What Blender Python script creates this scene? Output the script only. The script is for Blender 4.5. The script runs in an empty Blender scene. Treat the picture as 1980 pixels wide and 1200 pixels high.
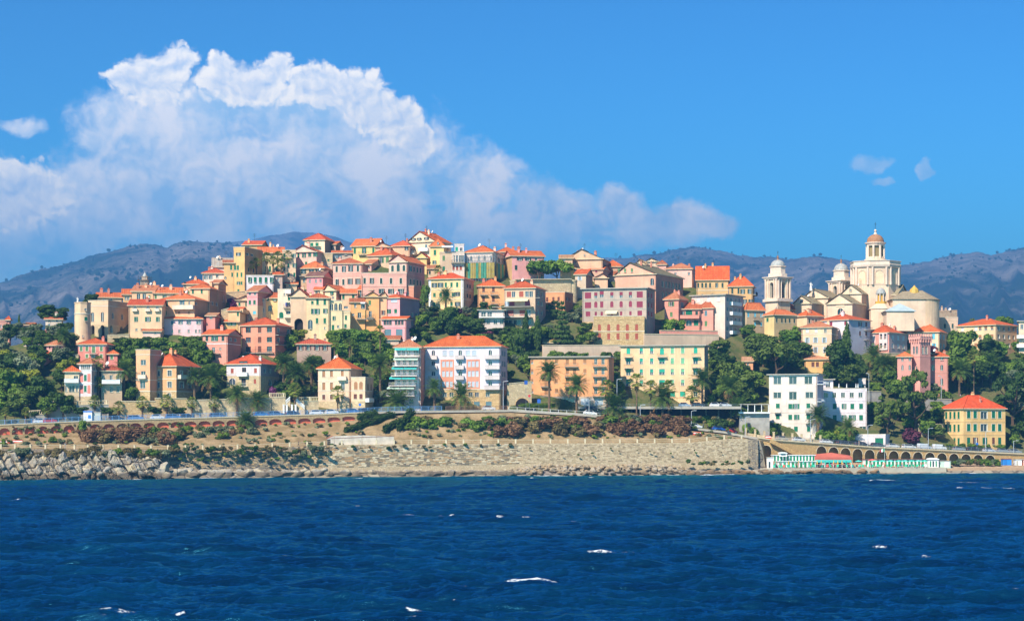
import bpy, bmesh, math, random
import numpy as np
from mathutils import Vector, Matrix
R = math.radians
random.seed(7); rng = np.random.default_rng(7)
scene = bpy.context.scene
# ------------------------------------------------------------------ camera
CAMZ, HOR, F, CX = 12.0, 838.0, 3850.0, 990.0     # eye height, horizon row, focal length in pixels, middle column of a 1980-wide frame
cam_d = bpy.data.cameras.new('camera'); cam = bpy.data.objects.new('camera', cam_d)
scene.collection.objects.link(cam); scene.camera = cam
cam.location = (0, 0, CAMZ); cam.rotation_euler = (R(90), 0, 0)
cam_d.sensor_width = 36.0; cam_d.lens = F / 1980.0 * 36.0
cam_d.shift_y = (HOR - 600.0) / 1980.0
cam_d.clip_start = 1.0; cam_d.clip_end = 60000.0
scene.render.engine = 'CYCLES'
scene.cycles.use_denoising = True
scene.cycles.max_bounces = 6; scene.cycles.diffuse_bounces = 3; scene.cycles.glossy_bounces = 2
scene.cycles.transparent_max_bounces = 6; scene.cycles.volume_bounces = 0
scene.view_settings.view_transform = 'Standard'; scene.view_settings.look = 'None'
scene.view_settings.exposure = 1.0; scene.view_settings.gamma = 1.0
scene.view_settings.use_curve_mapping = False
# ------------------------------------------------------------------ node helper
class Sk:
    """a socket (or number) that builds Math nodes when calculated with"""
    def __init__(s, nt, v): s.nt = nt; s.v = v
    def _op(s, op, b=None, c=None):
        n = s.nt.nodes.new('ShaderNodeMath'); n.operation = op
        for i, x in enumerate((s, b, c)):
            if x is None: continue
            x = x.v if isinstance(x, Sk) else x
            if isinstance(x, (int, float)): n.inputs[i].default_value = x
            else: s.nt.links.new(x, n.inputs[i])
        return Sk(s.nt, n.outputs[0])
    def __add__(s, o): return s._op('ADD', o)
    def __sub__(s, o): return s._op('SUBTRACT', o)
    def __mul__(s, o): return s._op('MULTIPLY', o)
    def __truediv__(s, o): return s._op('DIVIDE', o)
    def mx(s, o): return s._op('MAXIMUM', o)
    def mn(s, o): return s._op('MINIMUM', o)
    def smx(s, o, k): return s._op('SMOOTH_MAX', o, k)
    def clamp(s): return s.mx(0.0).mn(1.0)
    def step(s, a, b):            # smooth step from a to b
        n = s.nt.nodes.new('ShaderNodeMapRange'); n.interpolation_type = 'SMOOTHSTEP'
        s.nt.links.new(s.v, n.inputs[0]); n.inputs[1].default_value = a; n.inputs[2].default_value = b
        return Sk(s.nt, n.outputs[0])
def nd(nt, kind, ins=None, **kw):
    n = nt.nodes.new(kind)
    for k, v in kw.items(): setattr(n, k, v)
    for k, v in (ins or {}).items():
        if isinstance(v, Sk): v = v.v
        if isinstance(v, bpy.types.NodeSocket): nt.links.new(v, n.inputs[k])
        else: n.inputs[k].default_value = v
    return n
def mixc(nt, f, a, b, blend='MIX'):
    n = nt.nodes.new('ShaderNodeMix'); n.data_type = 'RGBA'; n.blend_type = blend
    for i, v in ((0, f), (6, a), (7, b)):
        if isinstance(v, Sk): v = v.v
        if isinstance(v, bpy.types.NodeSocket): nt.links.new(v, n.inputs[i])
        elif i == 0: n.inputs[0].default_value = v
        else: n.inputs[i].default_value = (*v[:3], 1)
    return n.outputs[2]
def lin(c):
    """sRGB 0-255 or '#hex' to linear"""
    if isinstance(c, str): c = [int(c[i:i+2], 16) for i in (1, 3, 5)]
    return tuple(((x/255)/12.92 if x/255 <= .04045 else ((x/255+.055)/1.055)**2.4) for x in c[:3])
# ------------------------------------------------------------------ sun and sky
SUN_AZ, SUN_EL = R(33), R(43)          # azimuth to the left of the camera's back
sun_vec = Vector((-math.sin(SUN_AZ)*math.cos(SUN_EL), -math.cos(SUN_AZ)*math.cos(SUN_EL), math.sin(SUN_EL)))
sd = bpy.data.lights.new('sun', 'SUN'); sd.energy = 4.8; sd.angle = R(0.53); sd.color = (1.0, 0.91, 0.77)
sun = bpy.data.objects.new('sun', sd); scene.collection.objects.link(sun)
sun.rotation_euler = (-sun_vec).to_track_quat('-Z', 'Y').to_euler(); sun.location = sun_vec * 300
SKY_GAMMA, SKY_TINT = 2.2, (3.9, 9.6, 8.5)
world = bpy.data.worlds.new('World'); scene.world = world; world.use_nodes = True
wt = world.node_tree; wt.nodes.clear()
sky = nd(wt, 'ShaderNodeTexSky', sky_type='NISHITA', sun_disc=False)
sky.sun_elevation = SUN_EL; sky.sun_rotation = math.atan2(sun_vec.x, sun_vec.y)
sky.altitude = 600; sky.air_density = 1.0; sky.dust_density = 0.15; sky.ozone_density = 4.0
g0 = mixc(wt, 1.0, sky.outputs[0], (0.12, 0.12, 0.12), 'MULTIPLY')
g1 = nd(wt, 'ShaderNodeGamma', {0: g0, 1: SKY_GAMMA}).outputs[0]
tint = mixc(wt, 1.0, g1, SKY_TINT, 'MULTIPLY')
def clouds():
    tc = nd(wt, 'ShaderNodeTexCoord'); sx = nd(wt, 'ShaderNodeSeparateXYZ', {0: tc.outputs['Generated']})
    dx, dy, dz = (Sk(wt, sx.outputs[i]) for i in range(3))
    front = dy.step(0.05, 0.3)
    dyc = dy.mx(0.05)
    U0 = dx / dyc * 38.5 + 9.9; V0 = Sk(wt, 8.38) - dz / dyc * 38.5      # directions, in hundreds of pixels of the photo: right, down
    def vec(u, v): return nd(wt, 'ShaderNodeCombineXYZ', {0: u, 1: v}).outputs[0]
    def noise(u, v, sc, det, ro, w=0.0):
        n = nd(wt, 'ShaderNodeTexNoise', {'Vector': vec(u + w, v + w), 'Scale': sc, 'Detail': det, 'Roughness': ro}, noise_dimensions='2D')
        return Sk(wt, n.outputs[0])
    def voro(u, v, sc, w=0.0):
        n = nd(wt, 'ShaderNodeTexVoronoi', {'Vector': vec(u + w, v + w), 'Scale': sc}, voronoi_dimensions='2D')
        d = Sk(wt, n.outputs[0]); return d*d
    WN = nd(wt, 'ShaderNodeTexNoise', {'Vector': vec(U0, V0), 'Scale': 1.0, 'Detail': 6.0, 'Roughness': .6}, noise_dimensions='2D')
    wn = nd(wt, 'ShaderNodeSeparateColor', {0: WN.outputs['Color']})
    U = U0 + (Sk(wt, wn.outputs[0]) - .5) * .55; V = V0 + (Sk(wt, wn.outputs[1]) - .5) * .55
    WB = [(300,152,86,58),(338,122,52,38),(258,152,54,36),(470,160,88,46),(528,138,42,40),(430,124,30,26),(640,172,110,50),(708,196,66,62),(768,240,52,56),(806,274,36,44),(30,378,124,70)]
    SB = [(185,268,52,32),(46,246,44,24),(480,320,380,150),(250,420,390,140),(700,350,270,140),(870,355,150,90),(50,450,240,130),(1065,405,85,62),(1205,405,66,50),
          (1262,434,130,46),(1350,434,76,26),(330,225,210,70),(600,240,190,80),(760,440,280,70),(1686,314,40,19),(1791,327,13,18),(1714,350,20,10),(1000,440,320,50)]
    def field(u, v, blobs, k):
        m = None
        for (cx, cy, rx, ry) in blobs:
            e = ((u - cx/100) * (100/rx))._op('POWER', 2.0) + ((v - cy/100) * (100/ry))._op('POWER', 2.0)
            m = e if m is None else m._op('SMOOTH_MIN', e, k)
        return Sk(wt, 1.0) - m
    def puff(u, v, sc, w):         # rounded heaps divided by creases
        return (noise(u, v, sc, 1.5, .5, w) - .5)._op('ABSOLUTE') * 3.2
    def fine(u, v):
        return (puff(u, v, 1.5, 1.0) - .42) * .8 + (puff(u, v, 3.6, 4.0) - .42) * .55 + (noise(u, v, 7.0, 5, .62, 2.0) - .5) * .75
    f0 = fine(U, V); f1 = fine(U - 0.10, V - 0.13)
    w0 = field(U, V, WB, .35)
    dW = w0 + f0 * 0.7
    aW = dW.step(-0.22, 0.42)
    n5 = noise(U, V, 0.7, 7, .58, 5.0) - 0.5
    s0 = field(U, V, SB, .55) + n5 * 1.9 + f0 * 0.30
    aS = s0.step(-0.25, 0.75)
    sun_side = f0 - f1
    litW = (sun_side * .55 + 0.86 - w0.step(.25, 1.0) * .42).clamp()
    cW = mixc(wt, litW, (0.45, 0.58, 0.86), (1.0, 0.985, 0.97))
    n6 = noise(U, V, .95, 6, .55, 9.0) - .5
    litS = (sun_side * .30 + n6 * 2.6 + n5 * .8 + 0.52).clamp()
    cS = mixc(wt, litS, (0.33, 0.53, 0.85), (0.86, 0.87, 0.95))
    low = V0.step(5.2, 3.9)
    aS = aS * (Sk(wt, 1.0) - U0.step(14.5, 15.5) * .5)
    return aS * .96 * (low * 0.5 + 0.5) * front, cS, aW * front, cW
aS, cS, aW, cW = clouds()
K = (9.4, 8.5, 7.0)
c1 = mixc(wt, aS, tint, mixc(wt, 1.0, cS, K, 'MULTIPLY'))
c2 = mixc(wt, aW, c1, mixc(wt, 1.0, cW, K, 'MULTIPLY'))
bg = nd(wt, 'ShaderNodeBackground', {'Color': c2, 'Strength': 0.12})
wo = nd(wt, 'ShaderNodeOutputWorld', {'Surface': bg.outputs[0]})
world.cycles.sampling_method = 'MANUAL'; world.cycles.sample_map_resolution = 512
# ------------------------------------------------------------------ places
def PX(px, Y): return (px - CX) / F * Y
def PZ(py, Y): return CAMZ + (HOR - py) / F * Y
def at(px, py, Y): return Vector((PX(px, Y), Y, PZ(py, Y)))
def fn(*pts):
    xs = [p[0] for p in pts]; ys = [p[1] for p in pts]
    return lambda x: np.interp(x, xs, ys)
Ys = fn((-500,489),(0,513),(600,545),(1000,565),(1430,583),(1980,607),(2500,630))      # waterline depth
PR = fn((-500,866),(0,867),(300,869),(450,868),(600,861.5),(650,859.5),(850,857.5),(1180,856),(1330,855.5),(1370,851),(1410,847.5),(1470,848.5),(1480,890),(2500,893))   # promenade edge row
RO = fn((-500,838),(0,821.5),(150,815),(330,809.5),(630,801),(700,797.5),(760,795),(990,792.5),(1130,801),(1200,808),(1300,822),(1400,834),(1440,842),(1490,850),(1690,864.5),(1980,877.5),(2500,890))   # road edge row
BR = fn((-500,858),(0,841),(150,835),(320,827),(400,824),(520,821),(620,817),(700,811),(790,800),(990,797),(1130,806),(1200,813),(1300,827),(1400,839),(1440,847),(1475,850),(1480,893),(1980,894),(2500,896))  # foot of the road wall
YR = fn((-500,530),(0,551),(600,580),(1000,597),(1490,607),(1980,634),(2500,660))     # road edge depth
GR = fn((-500,690),(0,664),(120,648),(170,620),(260,592),(350,575),(420,556),(460,542),(560,530),(690,506),(850,506),(960,525),(1060,541),(1120,536),(1300,546),(1400,566),(1470,612),(1600,626),(1700,632),(1850,646),(1980,640),(2500,660))   # ground ridge row
SL = 0.45
def zroad(px): return PZ(RO(px), YR(px))
def Yh(px, py):
    """depth of the hillside where the ray through (px, py) meets it"""
    Y8 = YR(px) + 11.0; z8 = zroad(px)
    return (z8 - SL*Y8 - CAMZ) / ((HOR - py)/F - SL)
def zh(px, Y):
    """height of the hillside at column px, depth Y"""
    Yt = Yh(px, GR(px)); zt = PZ(GR(px), Yt)
    Y8 = YR(px) + 11.0; z8 = zroad(px)
    return np.where(Y < Yt, z8 + SL*(np.maximum(Y, Y8) - Y8), zt - 0.02*(Y - Yt))
# ------------------------------------------------------------------ objects
COL = scene.collection
def link(o): COL.objects.link(o); return o
def empty(name, loc, rz=0.0):
    o = bpy.data.objects.new(name, None); o.location = loc; o.rotation_euler = (0, 0, rz); o.empty_display_size = 1
    return link(o)
def tag(o, label=None, cat=None, group=None, kind=None):
    if label: o['label'] = label
    if cat: o['category'] = cat
    if group: o['group'] = group
    if kind: o['kind'] = kind
    return o
class MB:
    """collects faces; build() links them as one mesh object"""
    def __init__(s): s.v = []; s.f = []; s.m = []; s.mats = []; s.uv = []
    def mi(s, mat):
        if mat not in s.mats: s.mats.append(mat)
        return s.mats.index(mat)
    def face(s, pts, mat, uv=None):
        b = len(s.v); s.v.extend([tuple(p) for p in pts]); s.f.append(tuple(range(b, b+len(pts)))); s.m.append(s.mi(mat)); s.uv.append(uv)
    def box(s, x0, x1, y0, y1, z0, z1, mat, skip=''):
        p = [(x0,y0,z0),(x1,y0,z0),(x1,y1,z0),(x0,y1,z0),(x0,y0,z1),(x1,y0,z1),(x1,y1,z1),(x0,y1,z1)]
        for k, q in (('f',(0,1,5,4)),('r',(1,2,6,5)),('b',(2,3,7,6)),('l',(3,0,4,7)),('t',(4,5,6,7)),('d',(3,2,1,0))):
            if k not in skip: s.face([p[i] for i in q], mat)
    def bar(s, a, b, r, mat, n=5, r2=None):
        a = Vector(a); b = Vector(b); d = (b-a).normalized(); u = d.orthogonal().normalized(); w = d.cross(u); r2 = r if r2 is None else r2
        A = [a + (u*math.cos(t)+w*math.sin(t))*r for t in [2*math.pi*i/n for i in range(n)]]
        B = [b + (u*math.cos(t)+w*math.sin(t))*r2 for t in [2*math.pi*i/n for i in range(n)]]
        for i in range(n): s.face([A[i], A[(i+1)%n], B[(i+1)%n], B[i]], mat)
        s.face(B, mat); s.face(A[::-1], mat)
    def lathe(s, prof, mat, n=24, c=(0,0), a0=0.0, a1=2*math.pi, off=0.0):
        full = abs(a1-a0-2*math.pi) < 1e-6
        ang = [a0 + off + (a1-a0)*i/n for i in range(n+1)]
        for (r0,z0),(r1,z1) in zip(prof, prof[1:]):
            for i in range(n):
                p = lambda r, z, t: (c[0]+r*math.cos(t), c[1]+r*math.sin(t), z)
                q = [p(r0,z0,ang[i]), p(r0,z0,ang[i+1]), p(r1,z1,ang[i+1]), p(r1,z1,ang[i])]
                if r1 < 1e-4: q = q[:3]
                elif r0 < 1e-4: q = [q[0], q[2], q[3]]
                s.face(q, mat)
    def mesh(s, name, smooth=False):
        me = bpy.data.meshes.new(name); me.from_pydata(s.v, [], s.f)
        for m in s.mats: me.materials.append(m)
        me.polygons.foreach_set('material_index', s.m)
        if any(u is not None for u in s.uv):
            l = me.uv_layers.new(name='UVMap'); d = []
            for f, u in zip(s.f, s.uv): d.extend([c for q in (u or [(0,0)]*len(f)) for c in q])
            l.data.foreach_set('uv', d)
        if smooth: me.polygons.foreach_set('use_smooth', [True]*len(s.f))
        me.update(); return me
    def build(s, name, parent=None, loc=None, rz=0.0, smooth=False):
        o = bpy.data.objects.new(name, s.mesh(name, smooth)); link(o)
        if parent is not None: o.parent = parent
        if loc is not None: o.location = loc
        if rz: o.rotation_euler = (0, 0, rz)
        return o
def inst(name, me, parent=None, loc=(0,0,0), rz=0.0, sc=None):
    o = bpy.data.objects.new(name, me); link(o); o.location = loc; o.rotation_euler = (0, 0, rz)
    if sc is not None: o.scale = sc if hasattr(sc, '__len__') else (sc, sc, sc)
    if parent is not None: o.parent = parent
    return o
def weld(me, d=1e-4):
    b = bmesh.new(); b.from_mesh(me); bmesh.ops.remove_doubles(b, verts=b.verts, dist=d); b.to_mesh(me); b.free(); me.update(); return me
def vnoise(x, y, seed=0):
    xi = np.floor(x).astype(np.int64); yi = np.floor(y).astype(np.int64); xf = x-xi; yf = y-yi
    def h(a, b):
        n = (a*374761393 + b*668265263 + seed*974711) & 0x7fffffff
        n = ((n ^ (n >> 13)) * 1274126177) & 0x7fffffff
        return ((n ^ (n >> 16)) & 0xffff) / 65535.0
    u = xf*xf*(3-2*xf); v = yf*yf*(3-2*yf)
    return (h(xi,yi)*(1-u)+h(xi+1,yi)*u)*(1-v) + (h(xi,yi+1)*(1-u)+h(xi+1,yi+1)*u)*v
def fbm(x, y, o=4, seed=0, g=0.5):
    t = 0; a = 1; s = 0
    for i in range(o): t = t + a*vnoise(x*2**i, y*2**i, seed+i); s += a; a *= g
    return t/s
def grid_mesh(name, X, Y, Z, mats, mi=None, smooth=True):
    r, c = X.shape; me = bpy.data.meshes.new(name)
    co = np.stack([X, Y, Z], -1).reshape(-1, 3).astype(np.float32)
    i = np.arange(r*c).reshape(r, c); q = np.stack([i[:-1,:-1], i[:-1,1:], i[1:,1:], i[1:,:-1]], -1).reshape(-1, 4)
    me.vertices.add(len(co)); me.vertices.foreach_set('co', co.ravel())
    me.loops.add(q.size); me.loops.foreach_set('vertex_index', q.ravel().astype(np.int32))
    me.polygons.add(len(q)); me.polygons.foreach_set('loop_start', np.arange(0, q.size, 4, dtype=np.int32))
    for m in mats: me.materials.append(m)
    if mi is not None: me.polygons.foreach_set('material_index', np.asarray(mi, dtype=np.int32).ravel())
    me.polygons.foreach_set('use_smooth', np.full(len(q), smooth))
    me.update(calc_edges=True); me.validate(); return me
# ------------------------------------------------------------------ materials
_mats = {}
def base_mat(name):
    m = bpy.data.materials.new(name); m.use_nodes = True; nt = m.node_tree
    b = nt.nodes['Principled BSDF']; return m, nt, b
def pos(nt): return nd(nt, 'ShaderNodeNewGeometry').outputs['Position']
def plain(name, col, rough=0.7, spec=0.3, metal=0.0, var=0.08, sc=0.6):
    if name in _mats: return _mats[name]
    m, nt, b = base_mat(name); c = lin(col)
    n = nd(nt, 'ShaderNodeTexNoise', {'Vector': pos(nt), 'Scale': sc, 'Detail': 5.0})
    f = Sk(nt, n.outputs[0]).step(0.3, 0.7)
    nt.links.new(mixc(nt, f, tuple(x*(1-var) for x in c), tuple(min(1, x*(1+var)) for x in c)), b.inputs['Base Color'])
    b.inputs['Roughness'].default_value = rough; b.inputs['Specular IOR Level'].default_value = spec; b.inputs['Metallic'].default_value = metal
    _mats[name] = m; return m
def plaster(col):
    """painted render: weathering patches, faint streaks running down, fine grain"""
    k = 'plaster' + col
    if k in _mats: return _mats[k]
    m, nt, b = base_mat('plaster_' + col[1:]); c = lin(col); c = tuple(min(1, (x*.80+y*.20)*k) for x, y, k in zip(c, (.76, .66, .56), (1.03, .925, .95))); P = pos(nt)
    a = Sk(nt, nd(nt, 'ShaderNodeTexNoise', {'Vector': P, 'Scale': 0.22, 'Detail': 6.0, 'Roughness': .6}).outputs[0])
    mp = nd(nt, 'ShaderNodeMapping', {'Vector': P, 'Scale': (1.6, 1.6, 0.12)})
    st = Sk(nt, nd(nt, 'ShaderNodeTexNoise', {'Vector': mp.outputs[0], 'Scale': 1.0, 'Detail': 4.0, 'Roughness': .6}).outputs[0])
    g = Sk(nt, nd(nt, 'ShaderNodeTexNoise', {'Vector': P, 'Scale': 2.6, 'Detail': 4.0}).outputs[0])
    c1 = mixc(nt, a.step(.32, .68), tuple(x*.84 for x in c), tuple(min(1, x*1.08) for x in c))
    worn = (c[0]*.66+.05, c[1]*.64+.05, c[2]*.62+.05)
    c2 = mixc(nt, st.step(.50, .74) * 0.62, c1, worn)
    c3 = mixc(nt, g.step(.6, .8) * 0.16, c2, tuple(x*.7 for x in c))
    nt.links.new(c3, b.inputs['Base Color']); b.inputs['Roughness'].default_value = .85; b.inputs['Specular IOR Level'].default_value = .2
    bp = nd(nt, 'ShaderNodeBump', {'Height': g, 'Strength': 0.25, 'Distance': 0.05}); nt.links.new(bp.outputs[0], b.inputs['Normal'])
    _mats[k] = m; return m
def roofmat(col):
    """clay tiles: courses up the slope and channels across it, tile-sized colour changes"""
    k = 'roof' + col
    if k in _mats: return _mats[k]
    m, nt, b = base_mat('clay_tiles_' + col[1:]); c = lin(col)
    uv = nd(nt, 'ShaderNodeUVMap').outputs[0]
    P = pos(nt)
    big = Sk(nt, nd(nt, 'ShaderNodeTexNoise', {'Vector': P, 'Scale': 0.35, 'Detail': 5.0, 'Roughness': .62}).outputs[0])
    mp = nd(nt, 'ShaderNodeMapping', {'Vector': uv, 'Scale': (2.2, 1.1, 1)})
    ti = nd(nt, 'ShaderNodeTexVoronoi', {'Vector': mp.outputs[0], 'Scale': 1.0, 'Randomness': 0.75})
    sp = nd(nt, 'ShaderNodeSeparateColor', {0: ti.outputs['Color']})
    c1 = mixc(nt, big.step(.3, .7), tuple(x*.80 for x in c), tuple(min(1, x*1.06) for x in c))
    c2 = mixc(nt, Sk(nt, sp.outputs[0]).step(.35, .95) * 0.34, c1, (c[0]*.62, c[1]*.55, c[2]*.55))
    c3 = mixc(nt, Sk(nt, sp.outputs[1]).step(.75, .98) * 0.35, c2, (min(1, c[0]*1.1), min(1, c[1]*1.6), min(1, c[2]*1.9)))
    sm = nd(nt, 'ShaderNodeMapping', {'Vector': uv, 'Scale': (1.3, .10, 1)}); sn = Sk(nt, nd(nt, 'ShaderNodeTexNoise', {'Vector': sm.outputs[0], 'Scale': 1.0, 'Detail': 4.0, 'Roughness': .65}).outputs[0])
    c3 = mixc(nt, sn.step(.48, .72) * .5, c3, (c[0]*.55, c[1]*.50, c[2]*.55)); c3 = mixc(nt, big.step(.56, .72) * .35, c3, (c[0]*.9+.05, c[1]*1.2+.04, c[2]*1.3+.04))
    nt.links.new(c3, b.inputs['Base Color']); b.inputs['Roughness'].default_value = .8; b.inputs['Specular IOR Level'].default_value = .25
    wv = nd(nt, 'ShaderNodeTexWave', {'Vector': uv, 'Scale': 0.55, 'Distortion': 0.4, 'Detail': 1.0}, bands_direction='X')
    bp = nd(nt, 'ShaderNodeBump', {'Height': wv.outputs['Fac'] if 'Fac' in wv.outputs else wv.outputs[1], 'Strength': 0.7, 'Distance': 0.12}); nt.links.new(bp.outputs[0], b.inputs['Normal'])
    _mats[k] = m; return m
def stonemat(name, cols, sc=(1.0, 1.0, 1.6), bump=0.6, mortar=None):
    """irregular masonry from Voronoi cells"""
    if name in _mats: return _mats[name]
    m, nt, b = base_mat(name); P = pos(nt)
    mp = nd(nt, 'ShaderNodeMapping', {'Vector': P, 'Scale': sc})
    wn = nd(nt, 'ShaderNodeTexNoise', {'Vector': P, 'Scale': .5, 'Detail': 3.0})
    v1 = nd(nt, 'ShaderNodeTexVoronoi', {'Vector': mp.outputs[0], 'Scale': 1.0, 'Randomness': .9})
    ve = nd(nt, 'ShaderNodeTexVoronoi', {'Vector': mp.outputs[0], 'Scale': 1.0, 'Randomness': .9}, feature='DISTANCE_TO_EDGE')
    sp = nd(nt, 'ShaderNodeSeparateColor', {0: v1.outputs['Color']})
    cr = nd(nt, 'ShaderNodeValToRGB', {0: sp.outputs[0]}); e = cr.color_ramp.elements
    e[0].color = (*lin(cols[0]), 1); e[1].color = (*lin(cols[-1]), 1)
    for i, c in enumerate(cols[1:-1], 1):
        x = e.new(i/(len(cols)-1)); x.color = (*lin(c), 1)
    big = Sk(nt, nd(nt, 'ShaderNodeTexNoise', {'Vector': P, 'Scale': .12, 'Detail': 5.0, 'Roughness': .6}).outputs[0]).step(.35, .65)
    c1 = mixc(nt, big * 0.3, cr.outputs[0], lin(cols[0]))
    edge = Sk(nt, ve.outputs['Distance']).step(0.0, 0.10)
    c2 = mixc(nt, edge, lin(mortar or cols[0]), c1)
    nt.links.new(c2, b.inputs['Base Color']); b.inputs['Roughness'].default_value = .9; b.inputs['Specular IOR Level'].default_value = .15
    bp = nd(nt, 'ShaderNodeBump', {'Height': edge, 'Strength': bump, 'Distance': 0.15}); nt.links.new(bp.outputs[0], b.inputs['Normal'])
    _mats[name] = m; return m
def leafmat(name, dark, light, trans=0.25):
    if name in _mats: return _mats[name]
    m, nt, b = base_mat(name)
    oi = nd(nt, 'ShaderNodeObjectInfo'); r = Sk(nt, oi.outputs['Random'])
    n = Sk(nt, nd(nt, 'ShaderNodeTexNoise', {'Vector': pos(nt), 'Scale': 0.7, 'Detail': 4.0, 'Roughness': .7}).outputs[0]).step(.3, .7)
    f = (n * 0.65 + r * 0.5 - 0.08).clamp()
    c = mixc(nt, f, lin(dark), lin(light))
    nt.links.new(c, b.inputs['Base Color']); b.inputs['Roughness'].default_value = .65; b.inputs['Specular IOR Level'].default_value = .2
    t = nd(nt, 'ShaderNodeBsdfTranslucent', {0: c}); mx = nd(nt, 'ShaderNodeMixShader', {0: trans, 1: b.outputs[0], 2: t.outputs[0]})
    nt.links.new(mx.outputs[0], nt.nodes['Material Output'].inputs[0])
    _mats[name] = m; return m
def M_glass():
    if 'glass' in _mats: return _mats['glass']
    m, nt, b = base_mat('window_glass')
    r = Sk(nt, nd(nt, 'ShaderNodeObjectInfo').outputs['Random'])
    nt.links.new(mixc(nt, r, lin('#1a2026'), lin('#4a5560')), b.inputs['Base Color'])
    b.inputs['Roughness'].default_value = .12; b.inputs['Specular IOR Level'].default_value = .6
    _mats['glass'] = m; return m
GLASS = M_glass()
FRAME = plain('white_joinery', '#d9d6cc', .5); TRIM = plain('pale_stone_trim', '#d8cbb4', .8); WOODF = plain('brown_joinery', '#6e4a33', .6)
METAL = plain('grey_metal', '#8d9296', .45, .5, .6); IRON = plain('dark_iron', '#2f3336', .5, .4, .3); WHITE = plain('white_paint', '#e2e2de', .6)
CONC = plain('concrete', '#a9a294', .9); DARK = plain('painted_opening_shade', '#241f1e', .9)  # DARK is a flat near-black that paints in the shade of openings
BLUERAIL = plain('pale_blue_paint', '#6d9ccb', .5)
SHUT = dict(g=plain('green_shutter_paint', '#0f6a4c', .6), d=plain('dark_green_shutter_paint', '#24453e', .6), r=plain('maroon_shutter_paint', '#8a3145', .6),
            b=plain('tan_blind', '#a5764f', .7), w=plain('white_shutter_paint', '#d2d0cc', .6), t=plain('turquoise_shutter_paint', '#27a184', .6),
            c=plain('cyan_shutter_paint', '#5fb4c9', .6), l=plain('olive_shutter_paint', '#5d8052', .6), o=plain('brick_red_shutter_paint', '#a2503c', .6),
            k=plain('grey_blue_shutter_paint', '#5d7d86', .6), s=plain('silver_blind', '#b4bcc4', .5), y=plain('pale_green_blind', '#6fb184', .6), n=plain('brown_shutter_paint', '#6d4234', .6))
# ================================================================== the large structure
def groundmat(name, cols, sc=0.25, bump=.5):
    if name in _mats: return _mats[name]
    m, nt, b = base_mat(name); P = pos(nt)
    n1 = Sk(nt, nd(nt, 'ShaderNodeTexNoise', {'Vector': P, 'Scale': sc, 'Detail': 8.0, 'Roughness': .65}).outputs[0])
    n2 = Sk(nt, nd(nt, 'ShaderNodeTexNoise', {'Vector': P, 'Scale': sc*7, 'Detail': 6.0, 'Roughness': .7}).outputs[0])
    c1 = mixc(nt, n1.step(.38, .62), lin(cols[0]), lin(cols[1]))
    c2 = mixc(nt, n2.step(.5, .72), c1, lin(cols[2]))
    nt.links.new(c2, b.inputs['Base Color']); b.inputs['Roughness'].default_value = .95; b.inputs['Specular IOR Level'].default_value = .1
    bp = nd(nt, 'ShaderNodeBump', {'Height': n2, 'Strength': bump, 'Distance': .4}); nt.links.new(bp.outputs[0], b.inputs['Normal'])
    _mats[name] = m; return m
DIRT = groundmat('dry_earth', ('#a28a68', '#85714f', '#6f6545'))
HILLG = groundmat('scrubby_hillside', ('#4d5a30', '#6a6440', '#35461f'))
ROCK = stonemat('shore_rock', ('#766c5e', '#8e8471', '#a59a85', '#8a8077'), (.30, .30, .45), .8, '#5f564b')
ASPH = plain('asphalt', '#6a6763', .9, .2, 0, .15)
PAVE = plain('promenade_paving', '#b19f84', .9, .2, 0, .15)
BEACH = groundmat('pebble_beach', ('#b39a7c', '#a08468', '#8a7866'), .8)
CUTS = ((1000, 1196, 786, 1177, 9), (1196, 1374, 782, 1362, 14), (1470, 1600, 842, 1580, 5), (1585, 1725, 845, 1640, 3), (815, 985, 785, 967, 6), (745, 825, 789, 813), (608, 725, 791, 677), (1815, 1950, 864, 1863, 3), (430, 545, 759, 504), (255, 390, 779, 341), (118, 240, 784, 177))
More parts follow.
